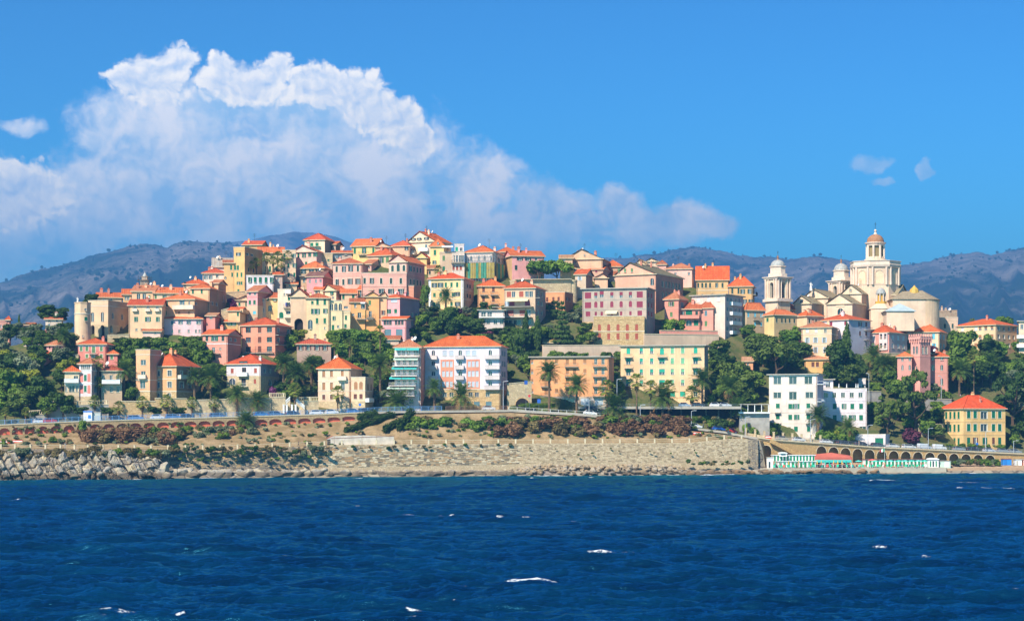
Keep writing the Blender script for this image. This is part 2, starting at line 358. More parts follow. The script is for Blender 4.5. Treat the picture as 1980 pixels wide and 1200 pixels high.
def ground_sheets():
    cols = np.arange(-500, 2501, 6.0); n = len(cols)
    ys, zpr, zr, yr = Ys(cols), None, zroad(cols), YR(cols)
    zpr = PZ(PR(cols), ys+9); right = cols > 1476
    zpr = np.where(right, 1.7, zpr)
    # the shore: sea bed, water's edge, foot of the wall, promenade, slope up to the road
    zb = PZ(BR(cols), yr-1.5)
    rows = [(ys-60, -9+0*ys), (ys-2, -1.2+0*ys), (ys+3.5, np.where(right, .8, np.minimum(1.2, zpr*.2))), (ys+7.4, np.where(right, 1.4, 1.8)), (ys+9.3, np.where(right, 1.6, zpr-1.5)), (ys+9.4, np.where(right, 1.7, zpr-.12)), (ys+13.5, np.where(right, 2.2, zpr-.12))]
    for t in np.linspace(.12, 1, 7):
        y = ys+13.5 + t*(yr-1.5-ys-13.5); z = np.where(right, 2.2+t*(zb-2.2), zpr + t*(zb-zpr))
        wob = (fbm(cols/22, y/5, 4, 3)-.5)*2.2*np.sin(math.pi*np.minimum(t, .98)) if t < 1 else 0
        rows.append((y, z-.1+wob))
    Y = np.array([r[0] for r in rows]); Z = np.array([r[1] for r in rows]); X = PX(cols[None, :], Y)
    nr = len(rows)-1; mi = np.zeros((nr, n-1), int); mi[:4] = 1; mi[4:6] = 2; mi[6:] = 0
    mi[3:, cols[:-1] > 1476] = 3; mi[2, cols[:-1] > 1476] = 3
    o = link(bpy.data.objects.new('shore_terrain', grid_mesh('shore_terrain', X, Y, Z, [DIRT, ROCK, PAVE, BEACH], mi))); tag(o, kind='structure')
    # the road, a slab 9 m wide with a raised kerb on the sea side
    Y = np.array([yr-1.4, yr-.9, yr-.9, yr, yr+9.5, yr+9.5, yr+11.5]); z0 = zr
    Z = np.array([zr-.5, zr-.4, zr+.12, zr+.12, zr+.0, zr+.13, zr+.13]); X = PX(cols[None, :], Y)
    mi = np.zeros((6, n-1), int); mi[:3] = 1; mi[4:] = 1
    o = link(bpy.data.objects.new('road', grid_mesh('road', X, Y, Z, [ASPH, CONC], mi, False))); tag(o, kind='structure')
    # the hillside up to its ridge and down behind it
    yt = Yh(cols, GR(cols)); zt = PZ(GR(cols), yt)
    R_ = []; y8 = yr+11.4
    for t in np.linspace(0, 1, 60):
        y = y8 + t*(yt-y8); wob = (fbm(cols/30, y/9, 4, 9)-.5)*2.2*min(1, t*6)
        z = zr + SL*(y-yr-11.0)*1.0 - .5 + wob - .2
        for (ca, cb, pb, pc, *dn) in CUTS:          # level benches dug for the houses along the road
            yf = float(Yh(pc, pb)); zc = PZ(pb+(dn[0] if dn else 0), yf)-.25; k = (cols >= ca) & (cols <= cb) & (y < yf+4+(cols-pc)*.06)
            z = np.where(k, np.minimum(z, zc), z)
        R_.append((y, z))
    R_ += [(yt+12, zt-1.5), (yt+45, zt-6), (yt+130, zt-30), (yt+320, np.maximum(zt*.25-8, -4)), (yt+700, -4+0*zt)]
    Y = np.array([r[0] for r in R_]); Z = np.array([r[1] for r in R_]); X = PX(cols[None, :], Y)
    o = link(bpy.data.objects.new('hillside', grid_mesh('hillside', X, Y, Z, [HILLG]))); tag(o, kind='structure')
ground_sheets()
# ------------------------------------------------------------------ mountains
def mountmat():
    m, nt, b = base_mat('mountain_scrub_and_rock'); P = pos(nt)
    mp = nd(nt, 'ShaderNodeMapping', {'Vector': P, 'Scale': (1, .5, 1.2)})
    n1 = Sk(nt, nd(nt, 'ShaderNodeTexNoise', {'Vector': mp.outputs[0], 'Scale': .0021, 'Detail': 7.0, 'Roughness': .62}).outputs[0])
    n2 = Sk(nt, nd(nt, 'ShaderNodeTexNoise', {'Vector': mp.outputs[0], 'Scale': .013, 'Detail': 9.0, 'Roughness': .8}).outputs[0])
    z = Sk(nt, nd(nt, 'ShaderNodeSeparateXYZ', {0: P}).outputs[2])
    wood = (n1 + (n2 - .5)*.45 - z*.00017 + .10)
    c1 = mixc(nt, n2.step(.38, .64), lin('#56554c'), lin('#a0948a'))
    c2 = mixc(nt, wood.step(.46, .56), c1, lin('#2b3826'))
    nt.links.new(c2, b.inputs['Base Color']); b.inputs['Roughness'].default_value = 1; b.inputs['Specular IOR Level'].default_value = .05
    bp = nd(nt, 'ShaderNodeBump', {'Height': n2, 'Strength': .9, 'Distance': 30.0}); nt.links.new(bp.outputs[0], b.inputs['Normal'])
    return m
MOUNT = mountmat()
def mountain(name, ridge, yr_, yb, seed, back=900, rough=1.0):
    px = np.arange(ridge[0][0], ridge[-1][0]+.1, 3.0); r = fn(*ridge)(px)
    r = r + ((fbm(px/26, px*0+seed, 4, seed)-.5)*9 + (fbm(px/6, px*0+seed, 3, seed+5)-.5)*3.2)*rough
    ts = np.concatenate([np.linspace(0, 1, 60), [1.04, 1.12, 1.3]]); Y = []; Z = []
    depth = fbm(px/120, px*0+seed*3.3, 2, seed+9)
    for t in ts:
        y = yb + min(t, 1)*(yr_ + (depth-.5)*900 - yb) + max(0, t-1)*back/.3
        zr_ = PZ(r, yr_ + (depth-.5)*900)
        spur = fbm(px/85 + t*1.6, px*0 + t*2.2 + seed, 4, seed+20); spur = 1-np.abs(spur*2-1)
        s = min(t, 1)
        z = zr_*(s**1.12) + (spur-.62)*zr_*.34*(s*(1-s))*1.7*rough + (fbm(px/9, px*0+t*12, 3, seed+31)-.5)*9*(1-s)*s*4
        if t > 1: z = zr_*(1-(t-1)/.3*.8)
        Y.append(y + 0*px); Z.append(z)
    Y = np.array(Y); Z = np.array(Z); X = PX(px[None, :], Y)
    o = link(bpy.data.objects.new(name, grid_mesh(name, X, Y, Z, [MOUNT]))); tag(o, kind='structure')
    return px, Y, Z
mL = mountain('mountain_west', [(-420,560),(-200,575),(0,548),(60,524),(130,508),(200,490),(255,474),(285,470),(320,481),(345,470),(372,467),(420,470),(455,474),(520,492),(620,530),(800,570),(1000,600)], 7000, 2400, 3, 1500)
mM = mountain('mountain_far', [(200,560),(380,505),(440,468),(480,466),(525,456),(560,449),(600,449),(640,456),(690,470),(760,490),(850,500),(950,510),(1080,508),(1180,499),(1260,505),(1400,520),(1600,560)], 10400, 7200, 5, 1500, rough=.6)
mR = mountain('mountain_east', [(950,600),(1060,560),(1150,512),(1200,499),(1270,489),(1310,482),(1345,477),(1385,484),(1420,490),(1480,497),(1530,499),(1575,494),(1620,500),(1680,514),(1735,515),(1800,501),(1850,491),(1885,488),(1915,493),(1950,486),(1980,477),(2100,455),(2250,470),(2450,500)], 7800, 2600, 8, 1500)
def mountain_trees():
    """dark trees dotted over the mountains and along their ridges"""
    vs = []; fs = []; t0 = [(0,0,1.0)] + [(math.cos(a)*.8, math.sin(a)*.8, .45) for a in np.arange(5)*1.2566] + [(math.cos(a)*.6, math.sin(a)*.6, -.4) for a in np.arange(5)*1.2566+.6]
    tf = [(0,1+i,1+(i+1)%5) for i in range(5)] + [(1+i,6+i,1+(i+1)%5) for i in range(5)] + [(6+i,6+(i+1)%5,1+(i+1)%5) for i in range(5)]
    for (px, Y, Z), n in ((mL, 1700), (mM, 400), (mR, 1700)):
        for k in range(n):
            c = rng.integers(2, Y.shape[1]-2)
            r = 59 if rng.random() < .035 else int(59*(.12+.88*rng.random()**.8))
            if fbm(np.array([px[c]/40]), np.array([r/7.0]), 2, 4)[0] < .44 and r != 59: continue
            s = 3.6+6.5*rng.random()**3 ; x = PX(px[c], Y[r, c])
            b = len(vs); a = rng.random()*6
            for (u, v, w) in t0: vs.append((x+(u*math.cos(a)-v*math.sin(a))*s*rng.uniform(.8, 1.2), Y[r, c]+(u*math.sin(a)+v*math.cos(a))*s, Z[r, c]+s*.5+w*s*rng.uniform(.7, 1.1)))
            fs += [tuple(b+i for i in f) for f in tf]
    me = bpy.data.meshes.new('mountain_trees'); me.from_pydata(vs, [], fs); me.materials.append(plain('mountain_tree_green', '#26351d', .9, .1))
    o = link(bpy.data.objects.new('mountain_trees', me)); tag(o, 'dark scattered trees on the far mountain slopes', 'trees', kind='stuff')
mountain_trees()
# ------------------------------------------------------------------ sea
def seamat():
    m, nt, b = base_mat('sea_water'); P = pos(nt)
    mp = nd(nt, 'ShaderNodeMapping', {'Vector': P, 'Scale': (.55, 1.0, 1)})
    n1 = nd(nt, 'ShaderNodeTexNoise', {'Vector': mp.outputs[0], 'Scale': 1.1, 'Detail': 6.0, 'Roughness': .62})
    n2 = nd(nt, 'ShaderNodeTexNoise', {'Vector': mp.outputs[0], 'Scale': .16, 'Detail': 5.0, 'Roughness': .6})
    at_ = nd(nt, 'ShaderNodeAttribute', attribute_name='shallow'); fo = nd(nt, 'ShaderNodeAttribute', attribute_name='foam')
    deep = mixc(nt, Sk(nt, n2.outputs[0]).step(.3, .7), (0.0004, 0.010, 0.031), (0.0008, 0.026, 0.068))
    c = mixc(nt, at_.outputs['Fac'], deep, (0.001, 0.058, 0.108))
    fn_ = Sk(nt, nd(nt, 'ShaderNodeTexNoise', {'Vector': P, 'Scale': 4.0, 'Detail': 6.0, 'Roughness': .75}).outputs[0])
    foam = (Sk(nt, fo.outputs['Fac']) * ((fn_ - .5) * 2.6 + .75)).step(.26, .55)
    c2 = mixc(nt, foam, c, (0.62, 0.68, 0.74))
    nt.links.new(c2, b.inputs['Base Color']); b.inputs['Roughness'].default_value = .9; b.inputs['Specular IOR Level'].default_value = 0.0
    bp = nd(nt, 'ShaderNodeBump', {'Height': n1.outputs[0], 'Strength': .7, 'Distance': .6}); nt.links.new(bp.outputs[0], b.inputs['Normal'])
    gl = nd(nt, 'ShaderNodeBsdfGlossy', {'Color': (.10, .64, .97, 1), 'Roughness': .14, 'Normal': bp.outputs[0]})
    lw = nd(nt, 'ShaderNodeFresnel', {'IOR': 1.33, 'Normal': bp.outputs[0]})
    f = (Sk(nt, lw.outputs[0]) * 1.0 + .01) * (Sk(nt, 1.0) - foam)
    mx = nd(nt, 'ShaderNodeMixShader', {0: f, 1: b.outputs[0], 2: gl.outputs[0]}); nt.links.new(mx.outputs[0], nt.nodes['Material Output'].inputs[0])
    return m
SEA = seamat()
WHITECAPS = [(1025,1128,52,1.0),(1260,1024,12,.8),(875,1157,10,.7),(1143,926,9,.6),(1335,965,8,.6),(1880,988,10,.7),(30,970,12,.6),(265,955,11,.6),(375,966,8,.5),(395,1186,20,.6),(1115,1073,18,.55),
             (640,945,7,.5),(1958,962,9,.5),(1560,942,8,.5),(760,1010,9,.45),(1500,1010,14,.4),(560,1085,16,.4),(1700,1060,16,.45),(150,1040,12,.4),(1190,1031,9,.5),(350,1193,14,.5),(690,960,6,.5)]
def make_sea():
    Yr = [78.0]
    while Yr[-1] < 668: Yr.append(Yr[-1]*1.00225)
    Yr = np.array(Yr); cols = np.linspace(-.345, .345, 620)
    Y = np.repeat(Yr[:, None], len(cols), 1); X = Y*cols[None, :]
    Z = np.zeros_like(X); dYl = Yr*.00225; g = np.random.default_rng(3)
    for k in range(40):
        L = 4*(22/4)**g.random(); th = R(90) + R(22)*g.normal()*.8 - R(12)
        kx, ky = 2*math.pi/L*math.cos(th), 2*math.pi/L*math.sin(th)
        w = np.clip((L/(dYl*2.6)-1), 0, 1)[:, None]
        Z += w*.0075*L**.75*np.sin(kx*X + ky*Y + g.random()*6.283)
    Z *= .4 + 1.2*fbm(X/30, Y/20, 3, 2)
    for i, (lx, ly, A, rot) in enumerate(((9, 3.6, .42, -.22), (5.2, 2.1, .32, .16), (2.9, 1.2, .22, -.30), (1.5, .75, .12, .25), (.9, .5, .06, -.1))):
        c_, s_ = math.cos(rot), math.sin(rot); u = (X*c_+Y*s_)/lx; v = (-X*s_+Y*c_)/ly
        wx = fbm(u*.6, v*.6, 2, 40+i)*1.6; n = vnoise(u+wx, v+wx*.6, 60+i); rdg = 1-np.abs(2*n-1)
        w = np.clip(ly*2.4/(dYl*2.2)-1, 0, 1)[:, None]
        Z += w*A*(rdg**1.5-.45)*(.55+.9*fbm(X/25+i, Y/14, 2, 80+i))
    foam = np.zeros_like(X); sg = Z.std()
    foam += np.clip((Z/sg-2.1)/1.2, 0, 1)*.75*np.clip((fbm(X/16, Y/10, 2, 8)-.5)*6, 0, 1)*np.clip((fbm(X/1.6, Y/2.5, 2, 18)-.5)*7, 0, 1)
    for (px, py, hw, st) in WHITECAPS:
        y0 = CAMZ*F/(py-HOR); x0 = PX(px, y0); a = hw/F*y0; wy = max(1.0, a*.42)*1.1
        ex = np.exp(-(((X-x0)/a)**2)**1.6); wave = .5*(fbm(X/(a*.5), Y*0+px, 3, 5)-.5)*wy
        d = (Y-y0+wave)
        bump = ex*np.exp(-(d/wy)**2)
        Z += bump*.34*st*min(1.5, max(.5, a/1.3))
        foam = np.maximum(foam, ex*np.exp(-((d+wy*.25)/(wy*.42))**2)*(.50+.5*st)*(.55+.75*fbm(X/(a*.16), Y/(a*.10), 3, 25)))
    shore = np.interp(CX + X/Y*F, np.arange(-500, 2501, 20), Ys(np.arange(-500, 2501, 20))) - Y
    Z *= np.clip(shore/25, .25, 1)
    shallow = np.clip(1-shore/95, 0, 1)**1.5
    surf = np.clip(1-np.abs(shore-2)/4.5, 0, 1)*np.clip((fbm(X/9, Y/9, 3, 14)-.52)*8, 0, 1); foam = np.maximum(foam, surf*1.25)
    me = grid_mesh('sea', X, Y, Z, [SEA])
    for nm, v in (('foam', foam), ('shallow', shallow)):
        a = me.attributes.new(nm, 'FLOAT', 'POINT'); a.data.foreach_set('value', v.astype(np.float32).ravel())
    o = link(bpy.data.objects.new('sea', me)); tag(o, kind='structure')
    # calm open water outside the fan of waves, a little lower
    b = MB(); b.face([(-2600,-250,-.9),(2600,-250,-.9),(2600,640,-.9),(-2600,640,-.9)], SEA); o = b.build('open_water'); tag(o, kind='structure')
make_sea()
# ------------------------------------------------------------------ haze
def haze():
    b = MB(); b.box(-7000, 7000, -400, 13500, -11, 1180, None)
    me = bpy.data.meshes.new('haze'); me.from_pydata(b.v, [], b.f); weld(me)
    m = bpy.data.materials.new('pale_air'); m.use_nodes = True; nt = m.node_tree; nt.nodes.clear()
    v = nd(nt, 'ShaderNodeVolumePrincipled', {'Color': (.14, .46, 1.0, 1), 'Density': HAZE_D, 'Anisotropy': .15})
    nd(nt, 'ShaderNodeOutputMaterial', {'Volume': v.outputs[0]}); me.materials.append(m)
    o = link(bpy.data.objects.new('haze', me)); tag(o, 'thin blue air between the town and the mountains', 'haze', kind='stuff')
HAZE_D = 1.6e-4
haze()
# ================================================================== shore: rocks, sea wall, arcades
def rock_mesh(seed, sub=2, cuts=9, mat=None, lean=0.0, strata=0.0):
    g = np.random.default_rng(seed); b = bmesh.new(); bmesh.ops.create_icosphere(b, subdivisions=sub, radius=1.0)
    P = np.array([v.co[:] for v in b.verts])
    for k in range(cuts):
        n = g.normal(size=3); n /= np.linalg.norm(n); d = g.uniform(.45, .82); e = np.maximum(P@n-d, 0); P -= e[:, None]*n*.93
    P *= (1+.10*(fbm(P[:, 0]*3+seed, P[:, 1]*3+P[:, 2]*2, 3, seed)-.5)[:, None]*2)
    if strata: P[:, 0] += strata*np.round(P[:, 2]*4+P[:, 0])/4*.18
    P[:, 0] += lean*P[:, 2]
    for v, p in zip(b.verts, P): v.co = p
    me = bpy.data.meshes.new('rock'); b.to_mesh(me); b.free(); me.materials.append(mat); return me
def rockmat(name, cols, wet=1.3):
    m, nt, b = base_mat(name); P = pos(nt)
    r = Sk(nt, nd(nt, 'ShaderNodeObjectInfo').outputs['Random'])
    n1 = Sk(nt, nd(nt, 'ShaderNodeTexNoise', {'Vector': P, 'Scale': .55, 'Detail': 7.0, 'Roughness': .65}).outputs[0])
    mp = nd(nt, 'ShaderNodeMapping', {'Vector': P, 'Scale': (.8, .8, 3.0), 'Rotation': (0, .5, 0)})
    n2 = Sk(nt, nd(nt, 'ShaderNodeTexNoise', {'Vector': mp.outputs[0], 'Scale': 1.0, 'Detail': 6.0, 'Roughness': .7}).outputs[0])
    c0 = mixc(nt, r, lin(cols[0]), lin(cols[1])); c1 = mixc(nt, n1.step(.42, .66), c0, lin(cols[2]))
    c2 = mixc(nt, n2.step(.3, .5), lin(cols[3]), c1)
    z = Sk(nt, nd(nt, 'ShaderNodeSeparateXYZ', {0: P}).outputs[2])
    damp = (z + (n1-.5)*1.6).step(wet+.5, wet-.5)          # the dark band of algae above the waterline
    c3 = mixc(nt, damp*.75, c2, lin('#4a3c2c'))
    nt.links.new(c3, b.inputs['Base Color']); b.inputs['Roughness'].default_value = .85; b.inputs['Specular IOR Level'].default_value = .25
    bp = nd(nt, 'ShaderNodeBump', {'Height': n2, 'Strength': .8, 'Distance': .35}); nt.links.new(bp.outputs[0], b.inputs['Normal'])
    return m
RK1 = rockmat('cliff_rock', ('#8f887d', '#a59d90', '#b8a888', '#6a645d'), 1.6)
RK2 = rockmat('boulder_rock', ('#94836a', '#aba190', '#a48a66', '#6a6052'), 1.1)
RK3 = rockmat('brown_shore_rock', ('#7d6850', '#8d7a62', '#93704c', '#4e4338'), .8)
def shore_rocks():
    cl = empty('sea_cliff', (PX(160, 500), 500, 0)); tag(cl, kind='structure')
    g = np.random.default_rng(11); ms = [rock_mesh(100+i, 3, 12, RK1, .28, .35) for i in range(6)]
    def put(me, px, Y, zc, sx, sy, sz, rz, par, tilt=0.0, name='rock'):
        o = inst(name, me, par, (PX(px, Y)-par.location.x, Y-par.location.y, zc-par.location.z), rz, (sx, sy, sz)); o.rotation_euler = (0, tilt, rz); return o
    for tier in range(1):
     px = -60
     while px < 336:
        w = g.uniform(20, 44); Y = float(Ys(px))+g.uniform(1.0, 3.0)+tier*2.6; sc = Y/F
        h = g.uniform(18, 34)
        put(ms[g.integers(6)], px, Y+w*sc*.4, h*sc*(.36+.32*tier), w*sc*.66, w*sc*.6, h*sc*(.6-.12*tier), g.uniform(-.7, .7), cl, g.uniform(.05, .4))
        if g.random() < .75: put(ms[g.integers(6)], px+g.uniform(-14, 14), Y-1.2, g.uniform(.2, 1.4), w*sc*.42, w*sc*.4, h*sc*.3, g.uniform(0, 6), cl, g.uniform(0, .5))
        px += w*1.3
    lg = empty('rock_ledge', (PX(660, 545), 545, 0)); tag(lg, kind='structure'); px = 322
    while px < 1010:
        w = g.uniform(18, 34); Y = float(Ys(px))+g.uniform(1.2, 3.2); sc = Y/F; h = np.interp(px, (330, 700, 1000), (24, 20, 13))*g.uniform(.75, 1.1)
        put(ms[g.integers(6)], px, Y+1.5, h*sc*.30, w*sc*.66, w*sc*.6, h*sc*.62, g.uniform(-.4, .4), lg, g.uniform(.1, .45)); px += w*.55
    rp = empty('riprap_bank', (PX(1170, 575), 575, 0)); tag(rp, 'loose bank of big boulders along the foot of the pale sea wall', 'boulder bank')
    bs = [rock_mesh(200+i, 2, 9, RK2) for i in range(6)]
    for k in range(250):
        px = g.uniform(985, 1350); t = g.random()**.8; Y = float(Ys(px))+.3+t*6.6; sc = Y/F; s = g.uniform(.55, 1.15)*(1.1-.25*t)
        put(bs[g.integers(6)], px, Y, .3+t*2.6*np.interp(px, (985, 1030, 1300, 1350), (.5, 1, 1, .5)), s*1.25, s, s*.75, g.uniform(0, 6), rp, g.uniform(-.4, .4), 'boulder')
    br = empty('shore_rocks', (PX(1510, 595), 595, 0)); tag(br, 'low brown rocks at the water below the striped bathing cabins', 'rocks')
    b3 = [rock_mesh(300+i, 2, 8, RK3) for i in range(5)]
    for k in range(85):
        px = g.uniform(1335, 1700); t = g.random(); Y = float(Ys(px))-.3+t*3.2; s = g.uniform(.6, 1.5)
        put(b3[g.integers(5)], px, Y, .1+t*.9, s*1.7, s, s*.55, g.uniform(-.5, .5), br, g.uniform(-.2, .4))
shore_rocks()
def cliff_face():
    px = np.arange(-300, 345, 1.6); ts = np.linspace(0, 1, 46); X = []; Y = []; Z = []
    top = 9.0*.62
    for t in ts:
        z = -.8+t*(top+1.8); sh = px*.16+z*.75                      # strata leaning to the right
        j = 1-np.abs(2*vnoise(sh/1.9, z/5.5+px*0, 3)-1); k = 1-np.abs(2*vnoise(sh/.62, z/2.2+px*0, 7)-1); f = fbm(sh/.3, z*2.2+px*0, 3, 11)
        bx = sh/2.6+.5*vnoise(sh/2, z*.4+px*0, 21); bz = z/2.1+1.3*vnoise(np.floor(bx)*7.3, px*0, 23); blk = vnoise(np.floor(bx)*3.7, np.floor(bz)*5.1, 27); ed = np.minimum(np.minimum(bx % 1, 1-bx % 1), np.minimum(bz % 1, 1-bz % 1))
        y = Ys(px)+.9+t*5.2-(j-.35)*1.8-(blk-.4)*3.2-np.clip(ed*5, 0, 1)*1.1-(k-.5)*.6-(f-.5)*.6
        zz = z+(vnoise(sh/1.3, px*0+2, 5)-.5)*2.6*t+(f-.5)*.5
        end = np.clip((346-px)/45, 0, 1); zz = -1.2+(zz+1.2)*(.12+.88*end); y = y+(1-end)*2.0
        X.append(PX(px, y)); Y.append(y); Z.append(zz)
    e = empty('cliff_shelf', (0, 0, 0)); tag(e, kind='structure')
    o = link(bpy.data.objects.new('rock_face', grid_mesh('rock_face', np.array(X), np.array(Y), np.array(Z), [RK1], smooth=False))); o.parent = e
cliff_face()
WALLP = stonemat('pale_sea_wall_stone', ('#a08f72', '#b8a687', '#ab987a', '#c4b495'), (1.6, 1.6, 2.6), .4, '#948466')
WALLR = stonemat('rubble_sea_wall_stone', ('#6f675d', '#a18f72', '#8a8174', '#b59f7c'), (1.3, 1.3, 2.2), .6, '#6d6354')
def sea_wall():
    WB = fn((-300,915),(300,905),(600,904),(1000,896),(1340,893),(1470,893))
    e = empty('sea_wall', (PX(900, 565), 565, 0)); tag(e, 'long sloping stone sea wall below the promenade railing', 'sea wall')
    L = e.location
    def pt(px, t, out=0.0):
        Y0 = float(Ys(px))+6.4; Y1 = float(Ys(px))+9.0; z0 = PZ(float(WB(px)), Y0)-2.0*(0 if t else 1); z1 = PZ(float(PR(px)), Y1)
        zb = PZ(float(WB(px)), Y0); zz = zb+(z1-zb)*t if t >= 0 else zb-2
        Y = Y0+(Y1-Y0)*max(t, -.3)-out
        return (PX(px, Y)-L.x, Y-L.y, zz)
    for nm, a, c, m in (('cliff_section', -300, 318, WALLR), ('rubble_section', 318, 600, WALLR), ('coursed_section', 600, 1010, WALLP), ('pale_section', 1010, 1446, WALLP), ('grey_repair', 1446, 1466, WALLR)):
        b = MB(); xs = np.linspace(a, c, max(2, int((c-a)/8)+1))
        for p, q in zip(xs, xs[1:]):
            b.face([pt(p, -1), pt(q, -1), pt(q, 0), pt(p, 0)], m); b.face([pt(p, 0), pt(q, 0), pt(q, 1), pt(p, 1)], m)
            A, B_ = pt(p, 1), pt(q, 1); b.face([A, B_, (B_[0], B_[1]+1.2, B_[2]), (A[0], A[1]+1.2, A[2])], m)
        b.build(nm, e)
    st = [plain('wall_stone_%d' % i, c, .9, .15) for i, c in enumerate(('#b5a588', '#97866a', '#83745c', '#c2b598', '#a58660', '#6d6456'))]
    gr = [plain('wall_stone_grey_%d' % i, c, .9, .15) for i, c in enumerate(('#655f57', '#8f8268', '#78705f', '#a39070', '#534e48', '#ad8f64'))]
    g = random.Random(5)
    for nm, a, c, nrow, w0, jit, ms in (('rubble_stones', 330, 600, 13, 5.2, .5, gr), ('coursed_stones', 600, 1008, 17, 6.4, .18, st), ('small_stones', 1010, 1445, 16, 4.6, .25, [st[1], st[0], st[1], st[2]])):
        b = MB()
        for r in range(nrow):
            px = a+g.random()*w0
            while px < c-w0:
                w = w0*g.uniform(.55, 1.5); t0 = (r+.08+g.uniform(-jit, jit)*.3)/nrow; t1 = t0+g.uniform(.55, .9)/nrow
                if g.random() < (.86 if nm != 'small_stones' else .6) and t0 > 0 and t1 < .99:
                    o = g.uniform(.04, .16)*(.4 if nm == 'small_stones' else 1); m = g.choice(ms); q = [pt(px, t0, o), pt(px+w, t0, o), pt(px+w, t1, o), pt(px, t1, o)]; k = [pt(px, t0), pt(px+w, t0), pt(px+w, t1), pt(px, t1)]
                    b.face(q, m); b.face([q[3], q[2], k[2], k[3]], m); b.face([k[0], k[1], q[1], q[0]], m); b.face([q[1], k[1], k[2], q[2]], m)
                px += w+.5
        tag(b.build(nm, e), kind='stuff')
sea_wall()
COPE = plain('pale_coping', '#cdbd9c', .9)
def promenade_railing():
    """cream posts about every 35 pixels joined by a rail"""
    e = empty('promenade_railing', (PX(800, 570), 570, 9)); tag(e, 'low promenade railing of cream posts and rails on the sea wall', 'railing'); L = e.location
    P = lambda px, dz: Vector((PX(px, float(Ys(px))+9.3)-L.x, float(Ys(px))+9.3-L.y, PZ(float(PR(px)), float(Ys(px))+9.3)-L.z+dz))
    pm = MB(); pm.box(-.22, .22, -.22, .22, -.2, 1.15, COPE); pm.box(-.28, .28, -.28, .28, 1.15, 1.27, COPE); me = pm.mesh('post')
    xs = [2, 29, 59, 88, 117, 144, 170, 199, 229, 260, 292, 325] + [325+33.6*i for i in range(1, 34)]
    xs = [x for x in xs if x < 1448]
    for x in xs: p = P(x, 0); inst('post', me, e, p)
    r = MB()
    for a, b in zip(xs, xs[1:]): r.bar(P(a, 1.02), P(b, 1.02), .07, COPE, 4); r.bar(P(a, .5), P(b, .5), .04, COPE, 4)
    r.build('rail', e)
promenade_railing()
REDP = plain('coral_red_render', '#cc6a50', .85, .2, 0, .12, 1.2)
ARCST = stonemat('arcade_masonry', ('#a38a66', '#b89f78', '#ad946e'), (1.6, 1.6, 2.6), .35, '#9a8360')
ARCST2 = stonemat('tan_arcade_masonry', ('#b5925f', '#c9a873', '#bd9c69'), (1.6, 1.6, 2.6), .35, '#a88a5c')  # lighter, yellower masonry for the right arcade
def arcade(e, bays, wy, top, bot, mat, back, depth, seg, L, thick=.6, cope=True, name='arch_bay'):
    """bays: (pxa, pxb, opening pxa, pxb, spring row, crown row) or (pxa, pxb); wall front at depth wy(px)"""
    for bay in bays:
        pa, pb = bay[:2]; Ya, Yb = float(wy(pa)), float(wy(pb)); b = MB()
        W = lambda px, py, d=0.0: (PX(px, float(wy(px))+d)-L.x, float(wy(px))+d-L.y, PZ(py, float(wy(px)))-L.z)
        ta, tb, ba, bb = float(top(pa)), float(top(pb)), float(bot(pa)), float(bot(pb))
        if len(bay) == 2: b.face([W(pa, ba), W(pb, bb), W(pb, tb), W(pa, ta)], mat)
        else:
            oa, ob, sp, cr = bay[2:]; n = seg; cx = (oa+ob)/2; rx = (ob-oa)/2
            arc = [(cx-rx*math.cos(math.pi*i/n), sp-(sp-cr)*math.sin(math.pi*i/n)) for i in range(n+1)]
            fl = lambda px: ba+(bb-ba)*(px-pa)/(pb-pa)
            b.face([W(pa, ba), W(oa, fl(oa))] + [W(*p) for p in arc] + [W(ob, fl(ob)), W(pb, bb), W(pb, tb), W(pa, ta)], mat)
            path = [(oa, fl(oa))]+arc+[(ob, fl(ob))]
            for p, q in zip(path, path[1:]): b.face([W(*p), W(*p, depth), W(*q, depth), W(*q)], mat)
            k = MB(); k.face([W(oa-.5, fl(oa), depth), W(ob+.5, fl(ob), depth), W(ob+.5, cr-.5, depth), W(oa-.5, cr-.5, depth)], back)
            v = MB()          # the ring of voussoirs
            for p, q in zip(arc, arc[1:]):
                ex = lambda s, f: (cx+(s[0]-cx)*f, sp+(s[1]-sp)*f)
                v.face([W(*p, -.07), W(*q, -.07), W(*ex(q, 1.14), -.07), W(*ex(p, 1.14), -.07)], COPE if mat is ARCST2 else mat)
                v.face([W(*ex(p, 1.14), -.07), W(*ex(q, 1.14), -.07), W(*ex(q, 1.14), 0), W(*ex(p, 1.14), 0)], mat)
        o = b.build(name if len(bay) > 2 else 'plain_bay', e)
        if len(bay) > 2: k.build('arch_back', o); v.build('arch_ring', o)
        if cope:
            c = MB(); A, B_ = W(pa, ta, -.35), W(pb, tb, -.35); A2, B2 = W(pa, ta, .5), W(pb, tb, .5); h = .35
            u = lambda p: (p[0], p[1], p[2]+h)
            c.face([A, B_, u(B_), u(A)], COPE); c.face([u(A), u(B_), u(B2), u(A2)], COPE); c.face([A2, B2, B_, A], COPE); c.build('coping', e)
